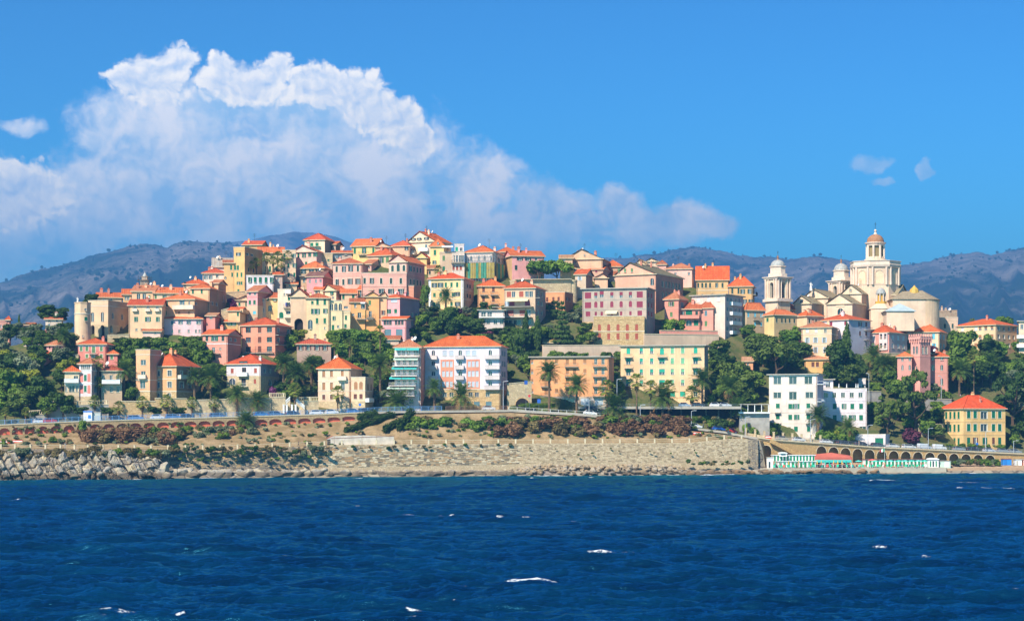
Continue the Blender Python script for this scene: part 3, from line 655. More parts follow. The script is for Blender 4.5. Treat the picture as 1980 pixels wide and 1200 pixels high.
def road_walls():
    e = empty('red_arch_wall', (PX(350, 540), 540, 8)); tag(e, 'brown road retaining wall with a row of coral red blind arches', 'retaining wall')
    wy = lambda px: YR(px)-1.6; bays = []; px = -28.0
    while px < 700:
        w = float(np.interp(px, (0, 700), (24.6, 29.0))); pb = px+w; m = (px+pb)/2; top, bot = float(RO(m)), float(BR(m))
        bays.append((px, pb, px+w*.08, px+w*.92, bot-5.2, top+6.0)); px = pb
    arcade(e, bays, wy, lambda x: RO(x)+.4, lambda x: BR(x)+.2, ARCST, REDP, .55, 12, e.location, cope=False)
    b = MB()
    for p in np.arange(-30, 716, 12.0):
        q = p+12; W = lambda px, py, d: (PX(px, float(wy(px))+d)-e.location.x, float(wy(px))+d-e.location.y, PZ(py, float(wy(px)))-e.location.z)
        b.face([W(p, BR(p)+9, -.25), W(q, BR(q)+9, -.25), W(q, BR(q), -.25), W(p, BR(p), -.25)], ARCST); b.face([W(p, BR(p), -.25), W(q, BR(q), -.25), W(q, BR(q), .7), W(p, BR(p), .7)], ARCST)
        b.face([W(p, RO(p)+.5, -.15), W(q, RO(q)+.5, -.15), W(q, RO(q)-1.2, -.15), W(p, RO(p)-1.2, -.15)], COPE)
    b.build('plinth', e)
    e2 = empty('stone_arcade_wall', (PX(1700, 628), 628, 3)); tag(e2, 'sunlit stone road arcade with open round arches above the beach', 'arcade')
    wy2 = lambda px: YR(px)-1.2; bays = [(1466, 1496, 1472, 1491, 870, 860.5), (1496, 1536), (1536, 1576)]
    px = 1576.0
    while px < 1925: bays.append((px, px+23.3, px+3.2, px+21.5, float(RO(px+12))+15.5, float(RO(px+12))+5.0)); px += 23.3
    bays += [(px, px+40), (px+40, px+120)]
    arcade(e2, bays, wy2, lambda x: RO(x)+.6, lambda x: 896.0, ARCST2, ARCST2, 3.0, 14, e2.location)
    # outside stair running down along the plain part of the wall
    s = MB(); L = e2.location
    for i in range(26):
        px = 1488+i*2.6 if i < 16 else 1488+i*2.6; py = 852+i*1.35; Y = float(wy2(px)); A = (PX(px, Y)-L.x, Y-L.y, PZ(py, Y)-L.z)
        s.box(A[0], A[0]+.45, A[1]-1.3, A[1]-.02, A[2]-.55, A[2]-.2, COPE); s.box(A[0], A[0]+.45, A[1]-1.38, A[1]-1.3, A[2]-.6, A[2]+.7, ARCST2)
    s.build('stair', e2)
road_walls()
def rwall(name, label, cat, px0, px1, t0, t1, b0, mat=None, Y=None, thick=.8, cope=True, dY=0.0, b1=None, bal=False):
    """a free-standing or retaining wall between two columns, top rows t0..t1, foot row b0..b1"""
    b1 = b0 if b1 is None else b1
    Ya = (float(Yh(px0, b0)) if Y is None else Y)+dY; Yb = (float(Yh(px1, b1)) if Y is None else Y)+dY
    A = at(px0, b0, Ya); B_ = at(px1, b1, Yb); e = empty(name, A); tag(e, label, cat, 'garden and terrace walls')
    d = Vector((B_.x-A.x, B_.y-A.y, 0)); n = Vector((-d.y, d.x, 0)).normalized()*thick
    if n.y < 0: n = -n
    z0a = -3.0; p0 = Vector((0, 0, 0)); p1 = d; ha, hb = PZ(t0, Ya)-A.z, PZ(t1, Yb)-A.z
    V = lambda p, z: (p.x, p.y, z)
    b = MB(); m = mat or STONE
    b.face([V(p0, z0a), V(p1, z0a), V(p1, hb), V(p0, ha)], m); b.face([V(p1+n, z0a), V(p0+n, z0a), V(p0+n, ha), V(p1+n, hb)], m)
    b.face([V(p0, ha), V(p1, hb), V(p1+n, hb), V(p0+n, ha)], m); b.face([V(p1, z0a), V(p1+n, z0a), V(p1+n, hb), V(p1, hb)], m); b.face([V(p0+n, z0a), V(p0, z0a), V(p0, ha), V(p0+n, ha)], m)
    b.build('masonry', e)
    if cope:
        c = MB(); o = -n*.15; h = .22
        q = [p0+o, p1+o, p1+n-o, p0+n-o]; hs = [ha+.004, hb+.004, hb+.004, ha+.004]
        lo = [V(p, z) for p, z in zip(q, hs)]; hi = [V(p, z+h) for p, z in zip(q, hs)]
        c.face(hi, COPE); [c.face([lo[i], lo[(i+1)%4], hi[(i+1)%4], hi[i]], COPE) for i in range(4)]; c.build('coping', e)
    if bal:
        r = MB(); n_ = max(2, int(d.length/.5)); hh = .95
        r.bar(p0+n*.5+Vector((0, 0, ha+hh+.22)), p1+n*.5+Vector((0, 0, hb+hh+.22)), .13, COPE, 6); ro = r.build('handrail', e)
        bl = MB()
        for i in range(n_+1):
            t = i/n_; q = p0+d*t+n*.5; z = ha+(hb-ha)*t+.2
            if i % 8 == 0: bl.box(q.x-.2, q.x+.2, q.y-.2, q.y+.2, z, z+1.15, COPE)
            else: bl.bar((q.x, q.y, z), (q.x, q.y, z+hh), .085, COPE, 5)
        tag(bl.build('balusters', e), kind='stuff')
    return e
GREYW = plain('grey_render', '#a39d93', .9, .2, 0, .15)
# ================================================================== buildings
_win = {}
def win_mesh(w, h, style, wallm, framem, trim):
    """an opening with its reveal, pane, joinery and sill; x right, y into the wall, z up from the opening's middle"""
    k = (w, h, style, wallm.name, framem.name, trim)
    if k in _win: return _win[k]
    b = MB(); x = w/2; z = h/2; d = 1.2 if style == 'D' else .22
    arch = style in 'aAD'; GL = DARK if style == 'D' else GLASS  # style D: back of the recess painted dark for the shade inside
    if not arch:
        b.face([(-x,0,-z),(-x,d,-z),(-x,d,z),(-x,0,z)], TRIM); b.face([(x,d,-z),(x,0,-z),(x,0,z),(x,d,z)], TRIM)
        b.face([(-x,0,z),(-x,d,z),(x,d,z),(x,0,z)], TRIM); b.face([(-x,d,-z),(-x,0,-z),(x,0,-z),(x,d,-z)], TRIM)
        b.face([(-x,d,-z),(x,d,-z),(x,d,z),(-x,d,z)], GLASS)
        b.box(-x,-x+.09,d-.08,d-.01,-z,z,framem); b.box(x-.09,x,d-.08,d-.01,-z,z,framem); b.box(-x+.09,x-.09,d-.08,d-.01,z-.09,z,framem)
        b.box(-.05,.05,d-.08,d-.01,-z,z-.09,framem)
    else:
        n = 8; zc = z-x; arc = [(x*math.cos(t), zc+x*math.sin(t)) for t in [math.pi*i/n for i in range(n+1)]]
        b.face([(-x,d,-z),(x,d,-z)]+[(p,d,q) for p,q in arc], GL)
        for (p,q),(r,s) in zip(arc, arc[1:]): b.face([(p,0,q),(r,0,s),(r,d,s),(p,d,q)], TRIM)
        b.face([(-x,0,-z),(-x,d,-z),(-x,d,zc),(-x,0,zc)], TRIM); b.face([(x,d,-z),(x,0,-z),(x,0,zc),(x,d,zc)], TRIM)
        b.face([(x,0,z)]+[(p,0,q) for p,q in arc[:n//2+1]][::-1], wallm); b.face([(-x,0,z)]+[(p,0,q) for p,q in arc[n//2:]][::-1], wallm)
        if style != 'D': b.box(-.05,.05,d-.08,d-.01,-z,z-.02,framem)
    if style != 'D': b.box(-x-.1,x+.1,-.12,.02,-z-.1,-z,TRIM)
    if trim:
        t = .16
        b.box(-x-t,-x,-.05,.0,-z,z,TRIM,'b'); b.box(x,x+t,-.05,.0,-z,z,TRIM,'b'); b.box(-x-t,x+t,-.07,.0,z,z+t,TRIM,'b')
    _win[k] = b.mesh('window'); return _win[k]
_shut = {}
def shut_mesh(w, h, m, arch=False):
    k = (w, h, m.name, arch)
    if k in _shut: return _shut[k]
    b = MB(); x = w/2; z = h/2
    if arch:
        n = 8; zc = z-x; arc = [(x*math.cos(t), zc+x*math.sin(t)) for t in [math.pi*i/n for i in range(n+1)]]
        b.face([(-x,0,-z),(x,0,-z)]+[(p,0,q) for p,q in arc], m)
    else:
        b.box(-x, x, 0, .05, -z, z, m)
        ns = max(2, int(h/.45))
        for i in range(ns): zz = -z+h*(i+.5)/ns; b.box(-x+.06, x-.06, -.025, 0, zz-.1, zz+.1, m, 'b')
    _shut[k] = b.mesh('shutter'); return _shut[k]
def rd(v, s=.1): return max(s, round(v/s)*s)
class Bld:
    def __init__(s, name, label, cat, px0, px1, eave, base, px2=None, wall='#e8cfa0', roof=None, th=None, dY=0.0, D=None, deep=7.0, Y=None, group=None, wall2=None, low=None, frame=None, trim=False, chim=None):
        """front wall from px0 to px1; px2 > px1: its right side shows, px2 < px0: its left side"""
        s.px0, s.px1, s.px2 = px0, px1, px2; s.base_py = base
        left = px2 is not None and px2 < px0
        pa = px0 if left else px1
        s.Y = Y if Y is not None else float(Yh(pa, base)) + dY
        psi = math.atan((pa-CX)/F); sc = s.Y/F
        if th is None:
            th = 0.0 if px2 is None else math.asin(min(.80, max(.1, abs(px2-pa)*sc/(D or 11.0))))
            if left: th = -th
        else: th = R(th)
        a = psi+th; s.e1 = (math.cos(a), -math.sin(a)); s.e2 = (math.sin(a), math.cos(a))
        A = (PX(pa, s.Y), s.Y); ko = ((px1 if left else px0)-CX)/F
        w = (A[0]-ko*A[1])/(s.e1[0]-ko*s.e1[1]); s.W = abs(w)
        s.O = A if left else (A[0]-s.W*s.e1[0], A[1]-s.W*s.e1[1])
        if px2 is not None and th:
            k2 = (px2-CX)/F; s.D = (k2*A[1]-A[0])/(s.e2[0]-k2*s.e2[1])
        else: s.D = D or 10.0
        s.z0 = PZ(base, s.Y)-deep; s.z1 = PZ(eave, s.Y); s.left = left; s.th = th
        s.wm = plaster(wall) if isinstance(wall, str) else wall
        s.wm2 = s.wm if wall2 is None else (plaster(wall2) if isinstance(wall2, str) else wall2)  # many side colours are the front's darkened, shade painted in
        s.fr = frame or FRAME; s.trim = trim
        s.e = empty(name, (s.O[0], s.O[1], s.z0), -a); tag(s.e, label, cat, group or 'houses of the hillside town')
        s.H = s.z1-s.z0; s.holes = {'f': [], 'r': [], 'l': []}; s.todo = []; s.panels = []; s.roofspec = roof; s.low = None if low is None else (PZ(low[0], s.Y)-s.z0, low[1]); s.chim = chim
        s.rseed = random.Random(int(px0*7+px1*13+eave*3))
    # -------- picture -> wall coordinates
    def u(s, px):
        """(face, coordinate) along the front or the visible side wall at column px"""
        k = (px-CX)/F
        on_side = s.px2 is not None and ((not s.left and px > s.px1) or (s.left and px < s.px0))
        if on_side:
            o = (s.O[0], s.O[1]) if s.left else (s.O[0]+s.W*s.e1[0], s.O[1]+s.W*s.e1[1]); d = s.e2
        else: o = s.O; d = s.e1
        t = (k*o[1]-o[0])/(d[0]-k*d[1])
        return (('l' if s.left else 'r') if on_side else 'f'), t
    def z(s, py): return PZ(py, s.Y)-s.z0
    def frm(s, face, t, y=0.0):
        """local position and rotation of wall coordinate t on a face, y out of the wall being negative"""
        if face == 'f': return (t, y), 0.0
        if face == 'r': return (s.W-y, t), math.pi/2
        return (y, t), -math.pi/2
    def win(s, cols, rows, w, h, style='c', sh='g', trim=None, frame=None):
        tr = s.trim if trim is None else trim
        for px in ([cols] if isinstance(cols, (int, float)) else cols):
            for py in ([rows] if isinstance(rows, (int, float)) else rows):
                fa, t0 = s.u(px-w/2); fb, t1 = s.u(px+w/2)
                f, tm = s.u(px); lim = s.W if f == 'f' else s.D
                ww = rd(min(2.6, max(.5, abs(t1-t0) if fa == fb else 1.1))); hh = rd(h*s.Y/F)
                tm = min(max(tm, ww/2+.15), lim-ww/2-.15); zc = s.z(py)
                s.todo.append((f, tm, zc, ww, hh, style, sh, tr, frame or s.fr))
        return s
    def finish_windows(s):
        for (f, t, zc, w, h, style, sh, tr, frm_) in s.todo:
            r = (t-w/2, t+w/2, zc-h/2, zc+h/2)
            inside = r[3] < s.H-.05 and r[2] > .3 and r[0] > .05 and r[1] < (s.W if f == 'f' else s.D)-.05 and not any(r[0] < q[1] and r[1] > q[0] and r[2] < q[3] and r[3] > q[2] for q in s.holes[f])
            if inside: s.holes[f].append(r)
            (x, y), rz = s.frm(f, t, 0.0 if inside else -.25)
            st = style if style in 'aA' else 'n'
            o = inst('window', win_mesh(w, h, 'D' if style == 'D' else 'a' if style in 'aA' else 'n', s.wm if f == 'f' else s.wm2, frm_, tr), s.e, (x, y, zc), rz)
            m = SHUT.get(sh)
            def leaf(lx, ly, lw, lh, lz=0.0, name='shutter', arch=False):
                inst(name, shut_mesh(rd(lw, .05), rd(lh, .05), m, arch), o, (lx, ly, lz))
            if style == 'c' and sh not in 'ro' and s.rseed.random() < .14: style = s.rseed.choice('oh')
            if style == 'c': leaf(-w/4, .03, w/2-.02, h); leaf(w/4, .03, w/2-.02, h)
            elif style == 'o': leaf(-w/2-w*.22, -.06, w*.42, h); leaf(w/2+w*.22, -.06, w*.42, h)
            elif style == 'h': leaf(-w/4, .03, w/2-.02, h); leaf(w/2+w*.22, -.06, w*.42, h)
            elif style == 'r': leaf(0, .08, w, h, name='blind')
            elif style == 'R': leaf(0, .08, w, h*.55, h*.22, name='blind')
            elif style == 'p': leaf(0, .08, w, h*.5, h*.25, name='blind'); leaf(0, -.35, w, h*.45, -h*.25, name='awning_blind')
            elif style == 'a': leaf(0, .06, w, h, arch=True)
    def face_holes(s, b, face, L, H, m, top=None):
        hs = s.holes[face]; xs = sorted({0.0, L, *[v for r in hs for v in r[:2]]}); zs = sorted({0.0, H, *[v for r in hs for v in r[2:]], *([s.low[0]] if s.low else [])})
        def P(t, z):
            if face == 'f': return (t, 0, z)
            if face == 'r': return (s.W, t, z)
            return (0, s.D-t, z) if False else (0, t, z)
        for x0, x1 in zip(xs, xs[1:]):
            for z0, z1 in zip(zs, zs[1:]):
                if x1-x0 < 1e-5 or z1-z0 < 1e-5: continue
                cx, cz = (x0+x1)/2, (z0+z1)/2
                if any(r[0] < cx < r[1] and r[2] < cz < r[3] for r in hs): continue
                q = [P(x0,z0), P(x1,z0), P(x1,z1), P(x0,z1)]
                mm = s.low[1] if s.low and cz < s.low[0] else m
                b.face(q if face != 'l' else q[::-1], mm)
    def bands(s, rows, m=TRIM, h=.22, out=.08, sides=True):
        for py in rows:
            z = s.z(py); b = MB(); b.box(-out, s.W+out, -out, -.002, z-h/2, z+h/2, m)
            if s.px2 is not None and sides and not s.left: b.box(s.W+.002, s.W+out, 0, s.D, z-h/2, z+h/2, m)
            b.build('string_course', s.e)
        return s
    def balcony(s, pxa, pxb, py, out=1.1, style='bar', m=None, rail=None, h=1.0):
        """a slab whose floor is seen at row py, with its railing"""
        f, t0 = s.u(pxa); f2, t1 = s.u(pxb)
        if f2 != f: f, t0 = f2, .1
        t0, t1 = min(t0, t1), max(t0, t1); z = s.z(py); (x, y), rz = s.frm(f, t0); L = t1-t0
        b = MB(); b.box(0, L, -out, -.002, -.16, 0, m or CONC); sl = b.build('balcony', s.e, (x, y, z), rz)
        r = MB(); rm = rail or IRON
        if style == 'bar':
            for (p, q) in (((0,-out+.05,h),(L,-out+.05,h)), ((.03,-out+.05,h),(.03,0,h)), ((L-.03,-out+.05,h),(L-.03,0,h)), ((0,-out+.05,.12),(L,-out+.05,.12))): r.bar(p, q, .035, rm, 4)
            for i in range(int(L/.28)+1): xx = min(L-.03, .03+i*.28); r.bar((xx,-out+.05,0),(xx,-out+.05,h), .022, rm, 3)
        else:
            r.box(0, L, -out, -out+.12, 0, h, m or CONC); r.box(0, .12, -out+.12, 0, 0, h, m or CONC); r.box(L-.12, L, -out+.12, 0, 0, h, m or CONC)
            r.box(-.04, L+.04, -out-.04, -out+.16, h, h+.08, m or CONC)
        r.build('railing', sl); return s
    def awning(s, pxa, pxb, py, m, out=1.8, drop=.7):
        f, t0 = s.u(pxa); f2, t1 = s.u(pxb); z = s.z(py); (x, y), rz = s.frm(f, min(t0, t1)); L = abs(t1-t0); b = MB()
        b.face([(0,-.05,0),(0,-out,-drop),(L,-out,-drop),(L,-.05,0)], m); b.face([(0,-.05,-.06),(L,-.05,-.06),(L,-out,-drop-.06),(0,-out,-drop-.06)], m)
        b.face([(0,-out,-drop),(0,-out,-drop-.35),(L,-out,-drop-.35),(L,-out,-drop)], m); b.bar((0,-out,-drop),(0,-.05,-.9), .03, METAL, 4); b.bar((L,-out,-drop),(L,-.05,-.9), .03, METAL, 4)
        b.build('awning', s.e, (x, y, z), rz); return s
    def panel(s, pxa, pxb, pya, pyb, m, name='panel', out=.04):
        s.panels.append((pxa, pxb, pya, pyb, m, name, out)); return s
    def build_panels(s):
        for (pxa, pxb, pya, pyb, m, name, out) in s.panels:
            f, t0 = s.u(pxa); f2, t1 = s.u(pxb); (x, y), rz = s.frm(f, 0.0); b = MB(); t0, t1 = min(t0, t1), max(t0, t1); z0, z1 = sorted((s.z(pya), s.z(pyb)))
            hs = [(r[0]-.02, r[1]+.02, r[2]-.12, r[3]+.02) for r in s.holes[f]]
            xs = sorted({t0, t1, *[v for r in hs for v in r[:2] if t0 < v < t1]}); zs = sorted({z0, z1, *[v for r in hs for v in r[2:] if z0 < v < z1]})
            for xa, xb in zip(xs, xs[1:]):
                for za, zb in zip(zs, zs[1:]):
                    if not any(r[0] < (xa+xb)/2 < r[1] and r[2] < (za+zb)/2 < r[3] for r in hs): b.face([(xa, -out, za), (xb, -out, za), (xb, -out, zb), (xa, -out, zb)], m)
            if out > .1: b.box(t0, t1, -out, -.002, z1, z1+.1, TRIM); b.face([(t1, -out, z0), (t1, 0, z0), (t1, 0, z1), (t1, -out, z1)], m); b.face([(t0, 0, z0), (t0, -out, z0), (t0, -out, z1), (t0, 0, z1)], m)
            if b.f: b.build(name, s.e, (x, y, 0), rz)
    # -------- roofs
    def roof(s):
        if not s.roofspec: return None
        kind, *a = s.roofspec; W, D, H = s.W, s.D, s.H; b = MB(); o = .55
        col = '#cc6230'; rise = None; apex = .5
        for v in a:
            if isinstance(v, str): col = v
            elif isinstance(v, float) and v <= 1.0: apex = v
            else: rise = v
        if col == '#cc6230': col = s.rseed.choice(('#cc6230', '#c46638', '#c05a30', '#cf7040', '#b2603c', '#a8623f', '#b87450'))
        rm = roofmat(col) if isinstance(col, str) else col
        def ridge_z(depth):
            yy = s.O[1] + s.e2[1]*depth + s.e1[1]*W/2
            return max(.6, PZ(rise, yy) - s.z1)
        ev = plain('eaves_plaster', '#cdbb9b', .9)
        def slope(p, uvs): b.face(p, rm, uvs)
        def uvq(p):
            p = [Vector(q) for q in p]; e = (p[1]-p[0]).normalized(); n = (p[1]-p[0]).cross(p[-1]-p[0]).normalized(); v = n.cross(e)
            return [((q-p[0]).dot(e), (q-p[0]).dot(v)) for q in p]
        def add(p): slope(p, uvq(p))
        E = [(-o,-o,H), (W+o,-o,H), (W+o,D+o,H), (-o,D+o,H)]; T = .22
        if kind == 'hip':
            if W >= D: hz = ridge_z(D/2); i = D/2*.92+.0; A = (min(i, W/2-.2), D/2, H+hz); C = (max(W-i, W/2+.2), D/2, H+hz); add([E[0],E[1],C,A]); add([E[2],E[3],A,C]); add([E[1],E[2],C]); add([E[3],E[0],A])
            else: i = W/2*.92; hz = ridge_z(i); A = (W/2, i, H+hz); C = (W/2, D-i, H+hz); add([E[0],E[1],A]); add([E[2],E[3],C]); add([E[1],E[2],C,A]); add([E[3],E[0],A,C])
            rid = [(A, C), (E[0], A), (E[1], C if W >= D else A)]
            capb = MB()
            for p, q in rid: capb.bar(p, q, .17, rm, 5)
        elif kind == 'gx':          # ridge along the front
            hz = ridge_z(D*apex); A = (-o, D*apex, H+hz); C = (W+o, D*apex, H+hz); add([E[0],E[1],C,A]); add([E[2],E[3],A,C])
            capb = MB(); capb.bar(A, C, .17, rm, 5)
            for x in (0, W): q = [(x,0,H),(x,D,H),(x,D*apex,H+hz-.12)]; s.gables.append(q if x else q[::-1])
        elif kind == 'gy':          # gable to the front
            hz = ridge_z(.0); A = (W*apex, -o, H+hz); C = (W*apex, D+o, H+hz); add([E[0],A,C,E[3]][::-1] if False else [E[3],E[0],A,C]); add([E[1],E[2],C,A])
            capb = MB(); capb.bar(A, C, .17, rm, 5)
            s.gables.append([(0,0,H),(W,0,H),(W*apex,0,H+hz-.12)]); s.gables.append([(W,D,H),(0,D,H),(W*apex,D,H+hz-.12)])
        elif kind == 'pyr':
            hz = ridge_z(D/2); A = (W/2, D/2, H+hz)
            for i in range(4): add([E[i], E[(i+1)%4], A])
            capb = MB(); [capb.bar(E[i], A, .15, rm, 5) for i in (0, 1)]
        elif kind == 'flat':
            oo = .7; b.box(-oo, W+oo, -oo, D+oo, H, H+.32, CONC); capb = None
        elif kind == 'par':         # parapet round a flat roof
            ph = max(.5, (rise and ridge_z(0)) or .8)
            b.box(-.06, W+.06, -.06, .24, H, H+ph, s.wm); b.box(W-.24, W+.06, .24, D+.06, H, H+ph, s.wm2); b.box(-.06, .24, .24, D+.06, H, H+ph, s.wm); b.box(.24, W-.24, D-.24, D+.06, H, H+ph, s.wm)
            b.box(-.16, W+.16, -.16, .3, H+ph, H+ph+.16, TRIM); b.box(W-.3, W+.16, .3, D+.16, H+ph, H+ph+.16, TRIM); b.face([(0,0,H+.01),(W,0,H+.01),(W,D,H+.01),(0,D,H+.01)], CONC); capb = None
        if kind in ('hip', 'gx', 'gy', 'pyr'):
            b.face([E[3],E[2],E[1],E[0]] if True else E, ev)
            for i in range(4): p, q = E[i], E[(i+1)%4]; b.face([(p[0],p[1],H-T),(q[0],q[1],H-T),q,p], ev)
            b.face([(x, y, H-T) for x, y, _ in E[::-1]], ev)
        ro = b.build('roof', s.e)
        if capb: capb.build('ridge_tiles', ro)
        s.roof_o = ro
        if kind in ('hip', 'gx', 'gy', 'pyr') and s.W > 5:
            n = s.chim if s.chim is not None else s.rseed.choice((1, 1, 2, 2, 3))
            for i in range(n):
                cx = W*s.rseed.uniform(.15, .85); cy = D*s.rseed.uniform(.25, .6)
                fx = min(cx, W-cx)/(W/2); fy = min(cy, D-cy)/(D/2)
                f = {'hip': min(fx*W/min(W, D), fy*D/min(W, D), 1), 'gx': fy, 'gy': fx, 'pyr': min(fx, fy)}[kind]
                zz = H+f*hz; hh = s.rseed.uniform(.9, 1.6); c = MB(); ww = s.rseed.uniform(.3, .5)
                cm = s.wm if s.rseed.random() < .6 else plaster('#b5653f')
                c.box(cx-ww, cx+ww, cy-ww*.7, cy+ww*.7, zz-.4, zz+hh, cm); c.box(cx-ww-.1, cx+ww+.1, cy-ww*.7-.1, cy+ww*.7+.1, zz+hh, zz+hh+.12, rm); c.box(cx-ww*.6, cx+ww*.6, cy-ww*.4, cy+ww*.4, zz+hh+.12, zz+hh+.4, cm)
                c.build('chimney', ro)
            if s.rseed.random() < .45:
                cx = W*s.rseed.uniform(.2, .8); cy = D*.35; c = MB(); r_ = s.rseed.uniform(.4, .65); zz = H+hz*.75
                c.bar((cx,cy,zz-.6),(cx,cy,zz+1.0), .05, METAL, 4); c.lathe([(0,0),(r_*.5,.04),(r_*.85,.14),(r_,.24)], WHITE, 10)
                k = len(c.v)
                # tip the bowl towards the south-west sky
                st = [i for i in range(k) if abs(c.v[i][2]) < .3 and abs(c.v[i][0]) <= r_+.01 and abs(c.v[i][1]) <= r_+.01]
                Mx = Matrix.Translation((cx, cy-.1, zz+1.0)) @ Matrix.Rotation(R(60), 4, 'X') @ Matrix.Rotation(R(-35), 4, 'Y')
                for i in st: c.v[i] = tuple(Mx @ Vector(c.v[i]))
                c.build('satellite_dish', ro)
            if s.rseed.random() < .4:
                cx = W*s.rseed.uniform(.3, .7); c = MB(); zz = H+hz*.9
                c.bar((cx,D*.5,zz-.5),(cx,D*.5,zz+3.0), .04, IRON, 4)
                for q in range(4): c.bar((cx-.6,D*.5,zz+1.9+q*.3),(cx+.6,D*.5,zz+1.9+q*.3), .025, IRON, 3)
                c.build('aerial', ro)
        return ro
    def done(s):
        s.gables = []
        s.finish_windows(); s.build_panels(); s.roof()
        b = MB(); s.face_holes(b, 'f', s.W, s.H, s.wm)
        rf = not s.left and s.px2 is not None
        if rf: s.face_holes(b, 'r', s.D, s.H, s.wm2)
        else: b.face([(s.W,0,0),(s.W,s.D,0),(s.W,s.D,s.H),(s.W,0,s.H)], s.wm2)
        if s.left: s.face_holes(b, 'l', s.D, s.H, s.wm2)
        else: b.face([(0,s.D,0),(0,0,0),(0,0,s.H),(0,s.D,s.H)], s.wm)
        b.face([(s.W,s.D,0),(0,s.D,0),(0,s.D,s.H),(s.W,s.D,s.H)], s.wm)
        b.face([(0,0,s.H-.02),(s.W,0,s.H-.02),(s.W,s.D,s.H-.02),(0,s.D,s.H-.02)], s.wm)
        for g in s.gables: b.face(g, s.wm)
        b.build('wall', s.e)
        if s.rseed.random() < .75 and s.W > 6:      # a rainwater pipe by the corner
            p = MB(); x = s.W-.25 if s.rseed.random() < .6 else .25; p.bar((x,-.1,0),(x,-.1,s.H-.25), .07, plain('rainwater_pipe', '#8a6a55', .6), 5); p.build('drainpipe', s.e)
        return s
ALLB = []
def H(*a, **k):
    b = Bld(*a, **k); ALLB.append(b); return b
# ------------------------------------------------------------------ the houses, from the left
STONE = stonemat('rubble_masonry', ('#b5a182', '#d2bb92', '#c2ab86', '#dcc8a0'), (1.1, 1.1, 1.8), .2, '#b09c7c')
STONE2 = stonemat('dressed_brown_stone', ('#b3976c', '#c7a97c', '#d4b88a'), (1.2, 1.2, 2.2), .2, '#a58a60')
CREAM, PEACH, OCHRE, YEL, PINK, SAL, WHI = '#e6cfa2', '#e5b184', '#d8ac62', '#e8cd80', '#e3a49a', '#d98a6c', '#dedbd3'
# far left, outside the town
H('pink_mansion', 'pink mansion among trees at the left edge of the photo', 'house', -18, 13, 622, 641, wall='#d9937a', roof=('par', 620)).win((2, 9), 631, 3, 6, 'n')
H('turret_house', 'slim pink turret beside the pink mansion at the left edge', 'turret', 13, 18, 618, 641, 21, wall='#d9937a', roof=('pyr', 611), D=2.5)
H('pink_cottage', 'small bare pink cottage on the far left slope, no trees before it', 'house', 47, 61, 628, 646, 73, wall='#d8826d', roof=('gx', 624)).win((51, 58), 633, 3, 5, 'n')
H('grey_cottage', 'small pale grey house with red roof above the pink cottage', 'house', 88, 119, 617, 634, 122, wall='#cfc6ac', roof=('gx', 612)).win((95, 110), (620, 628), 3.5, 4, 'c', 'k')
H('slate_villa', 'low house with a long dark slate roof on the left slope', 'house', 46, 92, 655, 668, 106, wall='#cbbfae', roof=('gx', 646, '#5b5350')).win((58, 70, 84), 660, 6, 4, 'n')
H('pink_farmhouse', 'lower pink house wing with hipped roof among trees at left', 'house', 61, 80, 685, 703, 119, wall='#e0a596', roof=('hip', 677)).win((65, 75), 691, 3, 8, 'c', 'k')
H('pink_farmhouse', 'upper pink house behind the tall dark palm at left', 'house', 90, 121, 667, 690, 135, wall='#dfa193', roof=('hip', 658)).win((96, 103, 109, 116), 671, 3, 7, 'c', 'n')
# the castle
H('castle_wing', 'castle palace with tall arched openings beside the round tower', 'castle', 171, 209, 590, 652, 250, wall='#d5b98a', wall2='#b79d74', roof=('par', 581), D=15, low=(627, STONE)).win((179, 198), 612, 5.5, 18, 'A').win((179, 198), 640, 8, 24, 'D').win((218, 236), 609, 4, 12, 'A').win((215, 235), 635, 6, 14, 'D').bands((591,))
H('town_house', 'long cream house right of the castle with little box balconies', 'house', 249, 313, 590, 652, 322, wall='#e0c490', roof=('gx', 579, '#b9502f'), D=9).win((261, 286, 304), 594, 5, 8, 'n').balcony(256, 266, 601, .8, 'solid', TRIM, h=.7).balcony(281, 291, 601, .8, 'solid', TRIM, h=.7).balcony(299, 309, 601, .8, 'solid', TRIM, h=.7).win((262, 304), 617, 5, 9, 'c').win(286, 617, 6, 9, 'o').win((264, 274), 637, 4, 4, 'n')
H('roof_lodge', 'low red roofed house rising behind the castle parapet', 'house', 188, 236, 575, 600, wall='#ccae7e', roof=('gx', 566), dY=10).win((200, 215), 580, 4, 5, 'n')
H('town_house', 'peach house with shadowed loggia below the scaffolded bell tower', 'house', 255, 298, 563, 600, 312, wall='#e2b57f', roof=('gx', 552), dY=6, D=12).win((289,), 574, 4, 8, 'c', 'l').win((268, 279), 574, 7, 12, 'n')
H('town_house', 'ochre flat house between castle roof and peach loggia house', 'house', 238, 254, 569, 600, wall='#d9ad63', roof=('gx', 559), dY=9).win((243, 248), 576, 4, 7, 'n')
H('town_house', 'cream house with one long red roof left of the tall ochre house', 'house', 298, 352, 567, 602, wall='#e6cda0', roof=('gx', 556), dY=5).win((300, 318), 574, 4, 8, 'c', 'l').win((337, 350), 570, 4, 4, 'c', 'l')
H('town_house', 'peach house with terrace parapet above the long pink house', 'house', 313, 376, 578, 645, 405, wall='#dfb27c', wall2='#a8854e', roof=('hip', 567), D=13).win((320,), 587, 5, 10, 'o').win((352,), 584, 5, 9, 'o', 'k').win((379, 366), 586, 4, 6, 'n').win((320,), 604, 5, 8, 'c', 'l').win((346, 365), 604, 4, 5, 'r', 'b').balcony(336, 376, 597, 1.4, 'solid', TRIM, h=1.2)
